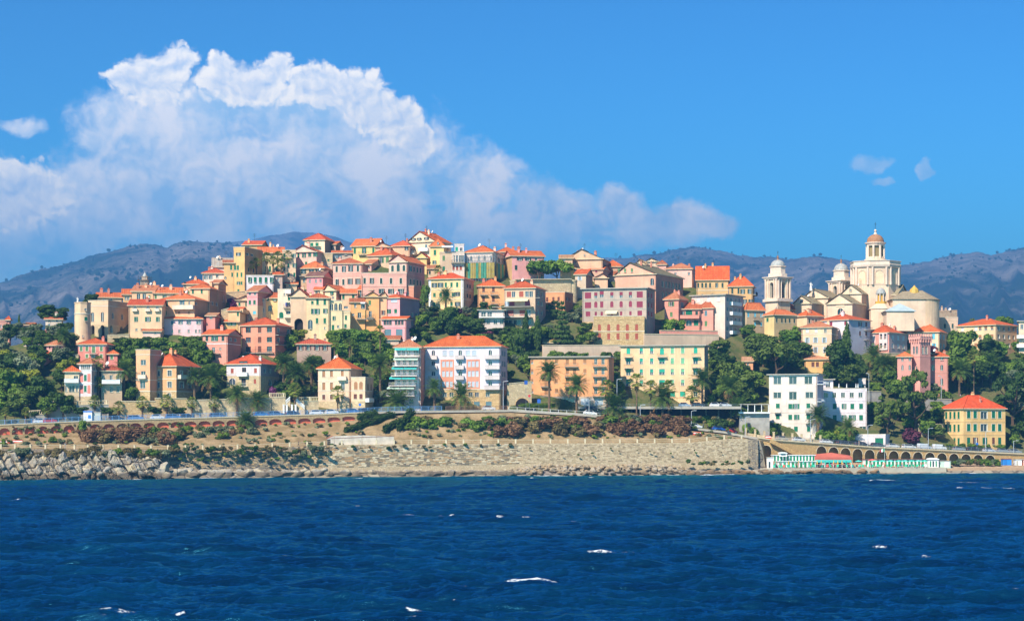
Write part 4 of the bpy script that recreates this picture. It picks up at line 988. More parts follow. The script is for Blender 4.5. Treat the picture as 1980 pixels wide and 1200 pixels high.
H('town_house', 'tall ochre house whose side wall is dark brown in shade', 'house', 368, 405, 557, 628, 432, wall='#e0bb80', wall2='#a88348', roof=('hip', 548), D=14, dY=3).win((373, 390), 563, 4, 8, 'c').win((411, 419), 585, 3.5, 7, 'n')
H('town_house', 'upper peach house with broad red roof left of the palm terrace', 'house', 355, 400, 549, 600, 409, wall='#e3bd86', roof=('hip', 539), dY=9).win((357,), 550, 3.5, 10, 'c', 'd').win((358, 365), 565, 3.5, 6, 'c', 'l')
H('town_house', 'narrow shaded ochre house with small orange gable by the garden wall', 'house', 409, 422, 547, 620, 437, wall='#d9b176', wall2='#a58550', roof=('gx', 541), dY=7, D=9).win((431,), 575, 4, 12, 'n')
H('town_house', 'white house with low red roof at the upper left of town', 'house', 392, 436, 528, 560, 443, wall='#e3d2bd', roof=('hip', 519, '#c05636'), dY=6).win((398, 407), 536, 4, 7, 'o', 'k').win((420,), 533, 5, 8, 'n')
H('town_house', 'house with grey stone slab roof above the white house', 'house', 412, 448, 516, 545, wall='#dccdb4', roof=('gx', 499, '#a89a8c'), dY=10, D=14).win((418, 440), 521, 4, 5, 'n')
# the yellow tower house and its neighbours
b_ = H('tower_house', 'tall yellow house with stepped flat roofs behind the first palms', 'house', 452, 473, 484, 575, 507, wall='#dcae55', wall2='#c08f42', roof=('par', 478), D=14)
b_.win((461,), 491, 5, 6, 'o', 'd').win((448, 460), 517, 4, 9, 'c').win((459, 467), 531, 3.5, 9, 'c').win((461, 467), 547, 3.5, 6, 'c').win((461,), 561, 4, 5, 'c').win((478, 487), 490, 5, 5, 'n').win((481, 490), 520, 3, 8, 'c', 'd')
H('town_house', 'low yellow annex stepping down left of the tall yellow house', 'house', 433, 452, 508, 575, wall='#dfb45e', roof=('gx', 503), dY=2).win((447,), 517, 4, 9, 'c').win((436,), 537, 4, 5, 'A').win((449,), 531, 3.5, 8, 'c')
H('town_house', 'yellow penthouse with red sloping roof on the skyline', 'house', 470, 505, 473, 520, 517, wall='#d0a04c', roof=('gx', 466, '#c75a35'), dY=22).win((480,), 479, 4, 4, 'n')
H('town_house', 'cream house with long orange roof behind the palm row', 'house', 500, 548, 489, 560, wall='#e2cf9a', roof=('gx', 478), dY=4).win((501, 546), 500, 4, 9, 'c', 'l').win((515, 522, 535), 520, 4, 11, 'c').balcony(510, 545, 529, 1.2, 'bar')
H('town_house', 'white flat house behind palm trunks with four green shutters', 'house', 473, 529, 536, 572, wall='#dcdcda', roof=('par', 533), dY=-2, D=8).win((482, 493, 503, 514, 524), 541, 4.5, 10, 'c')
H('town_house', 'plain mauve grey house wall right of the white flat house', 'house', 530, 546, 531, 572, wall='#b29a86', roof=('gx', 526)).win((538,), 540, 4, 6, 'n')
H('town_house', 'tall cream house with white roof terrace right of palm row', 'house', 546, 572, 487, 560, wall='#e4c69a', roof=('par', 484), dY=1).win((571, 550), 494, 4, 7, 'c').win((558, 571), (513, 531), 4, 8, 'c').win((550,), 520, 4, 8, 'c', 'd')
H('town_house', 'pale pink gabled house with green shutters near the hilltop', 'house', 566, 612, 486, 552, 632, wall='#e5c0a8', roof=('gy', 474, '#cc6230', 0.42), dY=5).win((577, 588), 493, 4, 9, 'c').win((598, 612), 492, 4, 8, 'h').win((592, 606), 509, 4.5, 7, 'c').win((571,), 512, 4, 8, 'c')
H('town_house', 'square cream house with green balcony box on the summit', 'house', 589, 628, 463, 510, 649, wall='#e5cfa6', wall2='#8f7a64', roof=('hip', 451, '#bf5535'), dY=14, chim=0).win((603, 613), 472, 6, 7, 'c').balcony(599, 620, 476, 1.2, 'bar', rail=plain('green_iron', '#4c9a63', .5))
H('town_house', 'stone annex with small red roof right of the summit house', 'house', 643, 649, 472, 505, 662, wall='#b49e82', wall2='#857260', roof=('gx', 467), dY=16, D=8)
H('town_house', 'grey stone house with thin red roof below the summit house', 'house', 643, 680, 489, 530, wall='#b7a68c', roof=('gx', 485), dY=6).win((646, 656), 496, 5, 7, 'o', 'k').win((668,), 491, 5, 4, 'n').win((636,), 503, 4, 4, 'n')
H('garden_wall_house', 'bare stone house wall left of the grey stone house', 'house', 609, 643, 493, 540, wall=STONE, roof=('par', 491), dY=4).win((635,), 503, 4, 4, 'c').win((620,), 505, 5, 2, 'n')
H('town_house', 'beige house with broad orange roof left of the pink palace', 'house', 580, 626, 518, 565, 643, wall='#b99c6c', roof=('hip', 505), dY=2).win((587, 602, 615), 524, 5, 9, 'o', 'd').balcony(580, 594, 533, 1.2, 'bar').win((588,), 541, 5, 9, 'n')
H('town_house', 'white box dormer house with dishes left of the pink palace', 'house', 625, 643, 513, 545, wall='#cdbda0', roof=('par', 511), dY=6, D=6).win((637,), 519, 4, 7, 'n')
H('town_house', 'bright pink house with dark mauve roof below the beige house', 'house', 593, 624, 534, 572, 643, wall='#dc8a8d', wall2='#9c6a55', roof=('gx', 524, '#7d584e')).win((599, 611, 620), 543, 4.5, 7, 'n')
# second row left of the gate
H('long_house', 'long pale pink house with one low orange roof', 'house', 317, 391, 616, 650, 402, wall='#e8c0c0', roof=('hip', 608)).win((333,), 624, 4.5, 8, 'c', 'k').win((349, 365, 384), 623, 5, 7, 'o', 'k').win((333, 347, 365, 379, 386), 640, 4, 6, 'n')
H('town_house', 'small salmon red house right of the long pink house', 'house', 399, 416, 610, 650, 428, wall='#d77a68', wall2='#c4604d', roof=('gx', 605, '#b0805f')).win((408,), 614, 6, 4, 'n').win((424,), 628, 3, 7, 'n')
H('shed', 'tiny house with orange gable roof at the hedge below the castle', 'shed', 276, 310, 640, 652, 317, wall='#e2c3ad', roof=('gx', 633), dY=-3).win((300,), 643, 4, 5, 'n')
H('town_house', 'cream gabled house between the garden wall and tall pink house', 'house', 457, 478, 580, 605, wall='#e8c898', roof=('gy', 570, '#cc6230', 0.9), dY=4).win((463,), 588, 4, 6, 'c').win((476,), 588, 3, 8, 'c')
H('town_house', 'ochre house stepping down above the salmon apartment block', 'house', 441, 464, 600, 640, 478, wall='#e2bb78', roof=('gx', 594)).win((460,), 607, 4, 8, 'c').balcony(462, 478, 603, 1.0, 'solid', plaster('#e2bb78'))
H('town_house', 'low yellow house with green shutters left of salmon block', 'house', 434, 460, 622, 640, wall='#e0b75c', roof=('gx', 617), D=8).win((443, 452), 626, 5, 6, 'o')
H('town_house', 'tall narrow pink house over grey base with two green shutters', 'house', 478, 498, 563, 625, 528, wall='#df9a98', wall2='#a06352', roof=('gx', 552), D=12, low=(590, plaster('#c2ab86'))).win((483, 493), 567, 5, 6, 'n').win((483, 492), 584, 5, 8, 'c').win((492,), 604, 6, 6, 'c', 'c').win((484, 493), 619, 4, 5, 'n').bands((574,), plaster('#d97f78'))
H('town_house', 'narrow grey cream house with veranda right of tall pink house', 'house', 498, 514, 577, 622, wall='#c9b596', roof=('gx', 573), dY=2, D=8).win((502, 508), 580, 4, 6, 'n').win((502,), 598, 5, 9, 'c').win((509,), 599, 4, 9, 'n')
H('town_house', 'small yellow house with orange roof and arched door', 'house', 514, 537, 576, 622, wall='#e5c272', roof=('gx', 566), dY=3, D=8).win((518, 531), 579, 4, 6, 'c').win((522,), 596, 7, 11, 'A')
b_ = H('town_house', 'white and yellow house with stacked balconies left of gate tower', 'house', 537, 562, 563, 630, wall='#e6dcb8', roof=('par', 559), dY=1, D=9)
b_.win((550,), 569, 3.5, 5, 'n').win((559,), 575, 5, 11, 'c').win((544,), 609, 8, 12, 'a').win((557,), 604, 8, 6, 'n').win((558,), 588, 7, 8, 'n').balcony(552, 562, 567, 1.2, 'solid', WHITE).balcony(548, 562, 595, 1.4, 'bar', rail=plain('red_iron', '#8c4a42', .5)).balcony(550, 562, 614, 1.3, 'bar', rail=WHITE)
b_.panel(552, 559, 585, 592, plain('blue_cloth', '#2b53a8', .8), 'parasol_cloth', .9)
H('town_house', 'orange roofed flat with plant terrace above stacked balcony house', 'house', 553, 574, 549, 575, wall='#d9c090', roof=('gx', 543), dY=5).win((560, 568), 552, 4, 4, 'n')
# gate tower and the cream terrace
gate = H('gate_church', 'stone gabled gate church with round window and deep archway', 'church', 562, 594, 573, 652, 606, wall='#cdb184', roof=('gy', 557, '#c25a38', 0.5), D=12)
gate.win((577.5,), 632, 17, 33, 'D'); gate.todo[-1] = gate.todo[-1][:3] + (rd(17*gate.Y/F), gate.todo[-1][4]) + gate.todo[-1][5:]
t_ = H('roof_turret', 'cream turret room with two arched windows above cream terrace', 'turret', 608, 625, 560, 590, 632, wall='#e6cf9c', roof=('gx', 553), dY=4).win((612, 619), 565, 4, 7, 'A')
b_ = H('terrace_house', 'cream yellow house with round arched loggia right of gate church', 'house', 593, 637, 576, 655, wall='#e8d698', roof=('hip', 567), D=8)
b_.win((604,), 585, 5, 6, 'c').win((614, 628), 583, 4.5, 12, 'c').win((606, 614), 602, 5, 10, 'o').win((629,), 601, 5, 9, 'o').win((613, 628), 620, 5, 10, 'c').win((600,), 627, 9, 18, 'A').win((628, 600), 634, 3, 4, 'n')
b_ = H('terrace_house', 'cream house with three arched windows and posts on its roof', 'house', 637, 662, 585, 655, wall='#e9d79c', roof=('par', 583), D=8, dY=.3)
b_.win((641, 649.5, 658), 593, 6, 13, 'A').win((645,), 615, 4, 8, 'c').win((644,), 633, 4.5, 10, 'c').win((654,), 631, 4, 5, 'n')
H('terrace_house', 'low cream house end beside the orange houses', 'house', 662, 677, 605, 655, wall='#ead9a0', roof=('par', 601), D=8, dY=.6).win((669,), 614, 4, 8, 'c').win((668,), 630, 4.5, 7, 'c').win((669,), 594, 8, 5, 'n')
H('town_house', 'cream gabled house right of the turret room', 'house', 628, 650, 561, 605, 676, wall='#e8cf9c', wall2='#c79f88', roof=('gy', 549, '#cc6230', 0.25), dY=3).win((641,), 565, 4, 8, 'c').win((644,), 575, 4, 4, 'n')
H('town_house', 'peach house with small orange roof below the pink palace', 'house', 660, 688, 567, 605, wall='#e6c08c', roof=('gx', 559), dY=2, D=8).win((664, 683), 574, 4.5, 9, 'c')
H('town_house', 'yellow house with plant balcony and gable roof below the palace', 'house', 692, 720, 560, 600, 732, wall='#e2bd62', roof=('gx', 552), dY=2).win((699,), 567, 6, 10, 'c', 'k').balcony(690, 706, 574, 1.2, 'bar')
H('town_house', 'small ochre house with red roof and white awning balcony', 'house', 678, 706, 584, 640, wall='#dfa94e', roof=('gx', 577), D=7).win((687,), 590, 4, 9, 'n').win((702,), 592, 7, 8, 'n').win((683,), 608, 5, 4, 'n').win((695,), 609, 7, 10, 'n').balcony(689, 722, 617, 1.3, 'bar').awning(697, 706, 583, WHITE, 1.2, .4)
H('town_house', 'bright orange gabled house with two balconies', 'house', 707, 733, 573, 640, wall='#e0a243', roof=('gy', 563, '#b5503a', 0.5), D=11).win((715,), 585, 5, 9, 'c', 'l').win((716,), 607, 6, 12, 'n').balcony(709, 723, 614, 1.1, 'bar')
H('town_house', 'peach gabled house squeezed between orange and pink houses', 'house', 733, 748, 573, 640, wall='#e2ae74', roof=('gy', 563, '#b5503a', 0.7), D=11, dY=.4).win((740,), 604, 5, 8, 'h', 'n')
# the pink palace
b_ = H('pink_palace', 'long pink palace wing with roof terrace balustrade', 'palace', 699, 786, 532, 600, wall='#e2aa92', roof=('par', 528), D=12, trim=True, dY=0)
b_.win((705, 719, 737, 756, 775), 543, 4.5, 11, 'c', 'd').win((738, 756, 775), 563, 6, 9, 'o', 'd').bands((554,), plaster('#d99a82'))
b_ = H('pink_palace', 'hipped pink palace block with green shutters at left of terrace', 'palace', 644, 700, 509, 580, 712, wall='#e4ad95', roof=('hip', 499), D=13, trim=True, dY=1.5)
b_.win((651, 665), 520, 4.5, 11, 'c', 'd').win((678,), 519, 5, 11, 'o', 'd').win((692,), 519, 4.5, 11, 'c', 'd').win((651, 664), 545, 4.5, 11, 'c', 'd').win((677, 692), 544, 5.5, 11, 'o', 'd').bands((529, 533), plaster('#d99a82'))
b_ = H('pink_palace', 'gabled pink palace end with three arched windows and long side', 'palace', 752, 787, 506, 600, 821, wall='#e2aa92', wall2='#b98a74', roof=('gy', 492, '#cc6230', 0.5), D=15, trim=True, dY=1.0)
b_.win((759, 781), 518, 5, 12, 'a', 'd').win((770,), 517, 6, 14, 'a', 'd').win((794, 800.5, 807, 813), (518, 543), 2.6, 10, 'c', 'd').bands((530,), plaster('#d99a82'))
H('roof_house', 'small pink roof house on the palace terrace', 'house', 702, 718, 510, 540, 741, wall='#dea690', roof=('gx', 502), dY=10).win((713,), 517, 5, 4, 'n').win((729,), 521, 4, 5, 'n')
H('town_house', 'brick orange lean-to in front of the palace side wall', 'house', 782, 800, 556, 590, wall='#d98a5e', roof=('par', 553), dY=-4, D=5).win((789,), 567, 4, 6, 'n')
H('town_house', 'beige house with broad orange hip roof behind the palace', 'house', 712, 757, 493, 530, 785, wall='#c9ae84', roof=('hip', 480), dY=8).win((737, 749), 502, 5.5, 11, 'c', 'l')
H('town_house', 'yellow house with orange roof on the skyline left of centre', 'house', 680, 726, 475, 515, 746, wall='#e2c364', wall2='#d9a970', roof=('gx', 462), dY=14).win((686, 704, 722), 484, 4.5, 10, 'c').balcony(694, 712, 492, 1, 'bar')
H('town_house', 'peach house with low gable beside the yellow skyline house', 'house', 727, 756, 477, 515, wall='#e2b383', roof=('gy', 468, '#c75f3d', 0.35), dY=13).win((737,), 482, 5, 4, 'n')
H('town_house', 'peach house with long roof and terrace on the skyline', 'house', 757, 792, 475, 512, 810, wall='#deb384', wall2='#9e7d5e', roof=('hip', 465, '#c75f3d'), dY=15).win((786,), 480, 4, 8, 'c', 'd').win((797, 804), 481, 3, 6, 'n').balcony(795, 815, 490, 1.2, 'solid', TRIM)
H('skyline_house', 'tall cream gabled house, the highest on the skyline', 'house', 788, 842, 466, 510, 872, wall='#ecd6ac', wall2='#c8ae86', roof=('gy', 447, '#c8622e', 0.44), dY=12, chim=3).win((800, 811, 825), 460, 5, 4, 'o', 'd').win((824,), 476, 4.5, 9, 'c', 'k').balcony(812, 830, 484, 1.2, 'solid', WHITE)
H('town_house', 'yellow house with dormer roof right of the tallest house', 'house', 832, 858, 476, 540, 866, wall='#e4ca78', roof=('hip', 462), dY=6).win((841,), 488, 5, 10, 'c').win((840,), 507, 4.5, 7, 'c').win((847,), 470, 4, 5, 'n')
H('town_house', 'small yellow gabled house above the palace side wing', 'house', 803, 825, 498, 530, 836, wall='#e3c266', wall2='#b58a44', roof=('gy', 487, '#c75f3d', 0.5), dY=2).win((809,), 500, 5, 5, 'c')
H('town_house', 'shaded house with brown roof below the small yellow gable', 'house', 828, 845, 519, 560, wall='#cbb184', roof=('gx', 513, '#b0704a'), dY=1).win((831,), 527, 4, 6, 'c', 'd')
# the centre
b_ = H('town_house', 'beige house with planted roof terrace and white awning', 'house', 850, 878, 491, 545, wall='#c9b28a', roof=('par', 489), dY=4)
b_.win((858,), 499, 5, 9, 'c', 'l').win((858,), 520, 5, 10, 'c').awning(854, 876, 475, WHITE, 1.8, .4)
H('town_house', 'white house with glazed veranda left of the scaffolding', 'house', 874, 898, 490, 545, wall='#d6cdb8', roof=('par', 488), dY=3).win((878, 884, 890, 895), 500, 5, 13, 'n').win((877, 884, 891), 518, 4.5, 8, 'r', 'o').balcony(872, 899, 508, 1.2, 'bar')
H('roof_house', 'white roof cabin with turquoise door on the skyline', 'house', 879, 897, 475, 500, wall='#d5d6d2', roof=('par', 473), dY=9, D=6).win((883,), 483, 5, 11, 'c', 't').win((892,), 482, 5, 6, 'n')
sc_ = H('scaffolded_house', 'white house wrapped in scaffolding with green and yellow nets', 'house', 899, 953, 487, 548, 975, wall='#dcd4c4', wall2='#cbbfa8', roof=('hip', 475), D=14, dY=2)
sc_.win((911, 926, 937), 499, 4, 10, 'n').win((951, 965), 499, 4, 10, 'n').win((910, 925, 940), 520, 4, 9, 'n')
b_ = H('town_house', 'rose pink house with ochre gable end right of the scaffolding', 'house', 990, 1052, 494, 545, 975, wall='#df9690', wall2='#c9a460', roof=('gx', 485), D=10, dY=3)
b_.win((1005, 1021), 500, 6, 6, 'o', 'd').win((1037,), 500, 5, 6, 'n').win((998, 1022), 517, 5, 9, 'c', 'd').win((1048, 1040), 534, 4, 6, 'n')
H('town_house', 'small red roofed house behind the rose pink house', 'house', 962, 998, 487, 530, wall='#d9a48a', roof=('hip', 478), dY=14)
H('tall_gable_house', 'bare beige gable house standing alone right of the pines', 'house', 1093, 1165, 500, 545, 1177, wall='#c9a97c', wall2='#93765a', roof=('gy', 481, '#9a6a4c', 0.44), D=12, chim=2).win((1112,), 506, 3.5, 5, 'n').win((1130,), 492, 2, 2, 'n')
H('town_house', 'low beige wing at the left of the bare gable house', 'house', 1083, 1107, 499, 545, wall='#c7a678', roof=('gx', 493, '#b08560'), dY=-1.5).win((1091,), 503, 4, 4, 'n')
H('town_house', 'bright yellow cottage below the bare gable house', 'house', 1104, 1122, 519, 555, 1133, wall='#e6bb55', roof=('gy', 514, '#c4632f', 0.3), dY=2).win((1113,), 521, 6, 6, 'n')
H('town_house', 'pale house with one blue shuttered window above round bastion', 'house', 1112, 1133, 530, 575, 1146, wall='#cdbd9a', wall2='#9a755e', roof=('gx', 521), D=9).win((1121,), 538, 4, 7, 'o', 's')
H('town_house', 'stone house with two red roofs in the upper centre right', 'house', 1141, 1166, 520, 555, 1180, wall='#b89d7a', roof=('gx', 513), dY=4).win((1153,), 524, 4, 5, 'c', 'r')
H('round_house', 'stone house under a pointed red pyramid roof on the skyline', 'house', 1167, 1203, 515, 545, wall='#b89a72', roof=('pyr', 503), dY=8, chim=0, D=8)
H('town_house', 'peach lean-to house left of the grey apartment roof', 'house', 1150, 1175, 537, 565, wall='#d9b48a', roof=('gy', 528, '#c4633f', 0.6), dY=4)
b_ = H('loggia_house', 'peach gabled house with dark slate roof and arcaded side', 'house', 1190, 1268, 529, 610, 1321, wall='#e0a27c', wall2='#a8755c', roof=('gy', 507, '#7d7355', 0.36), D=24, dY=3)
b_.win((1197, 1209, 1222), 520, 4, 7, 'c', 'l').win((1270, 1280), 0, 1, 1, 'n') if False else None
b_.win((1197, 1209, 1222), 520, 4, 7, 'c', 'l').win((1281, 1288, 1294.5, 1301, 1307.5, 1314), 546, 4, 13, 'A').win((1281, 1288, 1294.5, 1301), 568, 4, 15, 'A').win((1267 - 6,), 544, 7, 14, 'A')
H('roof_turret', 'cream roof cabin with gable on the slate roof', 'house', 1229, 1248, 511, 540, 1255, wall='#e0c58a', roof=('gy', 501, '#c9a070', 0.4), dY=20, D=5).win((1233, 1240), 507, 3.5, 4, 'n')
H('town_house', 'small yellow gabled house behind the grey apartment terrace', 'house', 1230, 1252, 531, 565, 1266, wall='#e4bf70', wall2='#c29a5a', roof=('gy', 521, '#c4632f', 0.25), dY=-1).win((1255,), 538, 3, 9, 'n')
H('town_house', 'pink turret house with red cap on the right skyline', 'house', 1271, 1288, 511, 545, 1292, wall='#e0a892', roof=('hip', 503), dY=20, D=6).win((1280,), 510, 6, 4, 'n')
b_ = H('town_house', 'pink house with tall plain wall and red roof right of slate roof', 'house', 1288, 1338, 519, 575, 1348, wall='#e3b7a2', roof=('hip', 509), dY=12).win((1306, 1332), 529, 4.5, 6, 'n')
H('town_house', 'cream gabled roof house peeping over the right skyline', 'house', 1250, 1272, 505, 540, wall='#dcc7a0', roof=('gy', 498, '#8f8f93', 0.4), dY=30).win((1254,), 503, 2.5, 2.5, 'n')
b_ = H('ochre_palace', 'long ochre house with steep orange roof and six dark shutters', 'palace', 1347, 1408, 541, 600, wall='#c9a459', roof=('gx', 515, '#d35f2f'), D=14, dY=8)
b_.win((1350, 1358, 1365, 1373, 1385, 1397), 551, 4, 9, 'c', 'd').bands((561,)).win((1358, 1376, 1390), 571, 4, 6, 'n')
b_ = H('ochre_palace', 'ochre house end with dormer roof and balcony by the mountain', 'palace', 1409, 1455, 553, 610, 1459, wall='#c29a4a', roof=('hip', 535, '#d35f2f'), D=12, dY=5)
b_.win((1416, 1428), 562, 4, 10, 'c', 'd').win((1436, 1450), 563, 5, 9, 'o', 'd').win((1440, 1452), 583, 5, 9, 'o', 'd').balcony(1430, 1459, 569, 1.2, 'bar').win((1416, 1426), 583, 4, 8, 'c', 'd')
# grey apartment house over the stone arcade
b_ = H('grey_apartments', 'grey apartment house with maroon shutters and satellite dishes', 'apartments', 1126, 1250, 557, 668, 1266, wall='#a79c86', wall2='#847a70', roof=('flat',), D=14, dY=2)
b_.win((1137, 1237), 569, 12, 12, 'c', 'r').win((1152, 1183, 1201, 1219), 569, 6, 11.5, 'R', 'r').win((1163.5,), 567, 8, 12, 'R', 'r').win((1137, 1237), 588, 12, 12, 'c', 'r').win((1152, 1183, 1201, 1219), 587, 6, 12, 'a', 'r').win((1163.5,), 587, 6, 12, 'r', 'r').win((1137, 1237), 605, 9, 10, 'r', 'r').win((1152, 1163.5, 1183, 1201, 1219), 605, 4.5, 8, 'r', 'r').win((1254, 1260), (569, 588, 605), 3, 10, 'c', 'r').bands((578, 597), CONC).win((1137,), 636, 5, 13, 'a', 'o').awning(1172, 1195, 599, plain('cream_canvas', '#d8cba8', .8), 2.2, .9)
b_.panel(1126, 1147, 620, 668, STONE2, 'stone_base')
H('roof_house', 'low penthouse with orange roof on the grey apartment roof', 'house', 1176, 1233, 533, 562, wall='#b4a68a', roof=('gx', 525), dY=9, D=8).win((1187, 1200, 1214, 1227), 545, 5, 5, 'n')
b_ = H('stone_arcade', 'brown stone arcaded terrace with two rows of red shutters', 'terrace', 1148, 1246, 618, 668, wall=STONE2, roof=('par', 611), D=9, dY=-3.5)
b_.win((1159, 1177, 1195, 1213, 1231), 633, 6, 14, 'a', 'o').win((1159, 1177, 1195, 1213, 1231), 650, 6, 12, 'c', 'o').bands((640,))
# salmon villa
b_ = H('salmon_villa', 'tower of the salmon villa under a pointed red roof', 'villa', 1285, 1312, 578, 640, 1330, wall='#dc8a70', wall2='#b86750', roof=('pyr', 563), D=8, dY=1)
b_.win((1298,), 587, 6, 9, 'o', 'l').win((1298,), 607, 5, 9, 'c', 'l').win((1319,), 589, 8, 11, 'c', 'k').bands((596,), plaster('#e6a68c'))
b_ = H('salmon_villa', 'loggia of the salmon villa with green shutters and small dormers', 'villa', 1312, 1354, 597, 645, wall='#d98468', roof=('gx', 585), D=9, dY=2)
b_.win((1319, 1347), 606, 5, 9, 'c', 'd').win((1332,), 605, 13, 11, 'r', 'g').win((1332,), 624, 11, 10, 'A').win((1346,), 624, 9, 10, 'r', 'g').balcony(1313, 1352, 615, 1.4, 'solid', plaster('#dc8a70'))
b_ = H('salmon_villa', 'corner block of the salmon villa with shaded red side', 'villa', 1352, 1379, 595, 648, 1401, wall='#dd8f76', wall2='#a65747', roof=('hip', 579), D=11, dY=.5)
b_.win((1365,), 605, 5, 10, 'c', 'k').win((1365,), 625, 5, 10, 'c', 'l').win((1382, 1389, 1395), (605, 625), 3, 9, 'c', 'n')
b_ = H('white_apartments', 'tall pale apartment block with balconies on its shaded side', 'apartments', 1337, 1402, 570, 662, 1437, wall='#dccbb6', wall2='#a39e9c', roof=('flat',), D=14, dY=4)
b_.win((1350, 1370, 1389), 578, 6, 8, 'r', 'w').win((1407, 1430), (578, 597, 616, 635, 654), 3.5, 8, 'r', 'k').win((1414, 1423), (579, 598, 617, 636, 655), 4.5, 10, 'n')
for q in (588, 607, 625.5, 644): b_.balcony(1411, 1429, q, 1.2, 'solid', WHITE)
# the front: apartment houses
b_ = H('yellow_apartments', 'pale yellow apartment block with turquoise blinds behind palms', 'apartments', 1200, 1362, 668, 783, 1369, wall='#e3c489', wall2='#8d7a66', roof=('flat',), D=13)
b_.win((1240, 1260), (677, 697, 718, 739), 6, 11, 'R', 't', True).win((1300, 1320), (677, 697), 6, 11, 'r', 'y', True).win((1300, 1320), (718, 739), 6, 11, 'R', 'y', True).win((1215, 1345), 677, 7, 12, 'a', 't').win((1280,), 678, 8, 13, 'a', 't').win((1215, 1345), (697, 718, 739), 9, 12, 'R', 't').win((1280,), (697, 718, 739), 11, 11, 'R', 't', True).win((1240, 1260, 1300, 1320), 761, 10, 10, 'r', 't').win((1345,), 761, 8, 10, 'n')
for q in (689, 710, 731, 751): b_.balcony(1207, 1223, q, 1.2, 'bar', TRIM, rail=plain('red_iron', '#8c4a42', .5)); b_.balcony(1338, 1354, q, 1.2, 'bar', TRIM, rail=plain('red_iron', '#8c4a42', .5))
b_.balcony(1271, 1290, 689, 1.0, 'bar', TRIM)
b_.bands((768,), plaster('#d9b676'))
b_ = H('orange_apartments', 'bright orange apartment block with balconies over stone shops', 'apartments', 1026, 1177, 690, 787, 1187, wall='#e29a4a', wall2='#b87226', roof=('flat',), D=13, low=(766, plaster('#bba98c')), deep=9)
b_.win((1029,), (698, 717, 736, 755), 4, 9, 'R', 'b').win((1056,), (698, 717, 740, 757), 6, 11, 'r', 'b').win((1076,), (698, 736, 755), 6, 8, 'r', 'b').win((1097, 1111), (698, 717, 736, 755), 6, 11, 'r', 'b').win((1131,), (698, 717, 736), 6, 8, 'r', 'b').win((1152, 1166), (698, 717, 736, 755), 6, 11, 'n').win((1033, 1055, 1080, 1095, 1106), 774, 9, 8, 'n').win((1131, 1158), 776, 16, 14, 'r', 's')
for q in (708, 727.5, 746.5, 765.5): b_.balcony(1046, 1064, q, 1.1); b_.balcony(1092, 1118, q, 1.1); b_.balcony(1146, 1172, q, 1.1)
b_ = H('white_apartments', 'white apartment block with orange arched panels and red roof', 'apartments', 822, 967, 669, 786, 981, wall='#d6dae0', wall2='#b3b5bb', roof=('hip', 650, '#c8622e'), D=13, low=(752, STONE2))
OR = plaster('#d98257')
b_.panel(852, 878, 694, 752, OR, 'orange_panel', .05).panel(902, 928, 694, 752, OR, 'orange_panel', .05)
b_.win((860, 873, 905, 917), 682, 8, 10, 'r', 's').win((838, 890, 948), 682, 6, 12, 'A').win((838, 890, 948), (702, 722, 742), 7, 11, 'A').win((857.5, 865, 872.5, 907.5, 915, 922.5), (703, 722, 742), 5.4, 11, 'a', 's').win((972, 976), (682, 702, 722, 742), 3, 10, 'c', 'k').win((860, 873, 910, 922, 943), 762, 8, 8, 'n').win((836, 860, 880, 905, 922, 945), 780, 11, 8, 'r', 'k')
for q in (693, 712.5, 732.5, 752):
    for (xa, xb) in ((829, 846), (881, 898), (938, 967)): b_.balcony(xa, xb, q, 1.2, 'solid', plaster('#c9c7c0'))
b_.bands((752,))
# stepped terrace apartments with turquoise awnings: each storey stands further out than the one above
TEAL = plain('turquoise_canvas', '#49b9b0', .8); PGRN = plain('pale_green_canvas', '#b9cdb8', .8)
step = H('terrace_apartments', 'stepped apartment block with rows of turquoise awnings', 'apartments', 763, 813, 671, 790, 823, wall='#e6dacb', wall2='#c98468', roof=('hip', 656), D=13)
step.win((772, 780, 790, 803, 812), 682, 6, 9, 'n')
for i, (xa, xb, fl, aw, am) in enumerate(((761, 812, 689, 672, TEAL), (759, 810, 707, 691, PGRN), (756, 808, 726.5, 709, TEAL), (752, 806, 745.5, 728, TEAL), (748, 804, 765, 747, PGRN))):
    step.balcony(xa+2, xb, fl, 1.6 + i*.5, 'bar', plaster('#e6dccb'), rail=WHITE, h=.9); step.awning(xa+3, (xa+xb)/2-.5, aw, am, 1.3+i*.5, .45); step.awning((xa+xb)/2+.5, xb-1, aw, am, 1.3+i*.5, .45)
    if i: step.win((771, 782, 793, 803), fl-7, 6, 8, 'n')
step.win((775, 795), 775, 8, 9, 'n')
# the front: villas
b_ = H('cream_villa', 'cream villa with dormer roof above a dark stone basement', 'villa', 615, 677, 712, 792, 700, wall='#e6c9a0', wall2='#d0ae84', roof=('hip', 691, '#c8622e'), D=13, low=(775, STONE), trim=True)
b_.win((626, 641, 662), 722, 5.5, 12, 'r', 'b').win((626, 641), 746, 5.5, 14, 'r', 'b').win((663,), 746, 7, 15, 'A').win((626, 641, 662), 767, 5.5, 9, 'r', 'n').balcony(654, 671, 734, 1.0, 'solid', TRIM).bands((736, 755))
b_ = H('villa_bay', 'arched bay wing with balustrade on the right of the cream villa', 'villa', 679, 706, 735, 792, 722, wall='#e6c899', wall2='#c9a77d', roof=('par', 729), D=9, dY=-2.5, low=(775, STONE))
b_.win((688, 698), 745, 7, 15, 'a', 'b').win((712, 718), 747, 3.5, 14, 'a', 'b').win((687, 698), 766, 6, 9, 'r', 'n').bands((755,)).balcony(694, 716, 776, 1.2, 'solid', WHITE)
b_ = H('white_villa', 'white villa with broad overhanging gable roof over stone storey', 'villa', 438, 504, 703, 760, 540, wall='#cfd0cd', wall2='#8b8c93', roof=('hip', 685, '#c0532f'), D=14, low=(726, STONE))
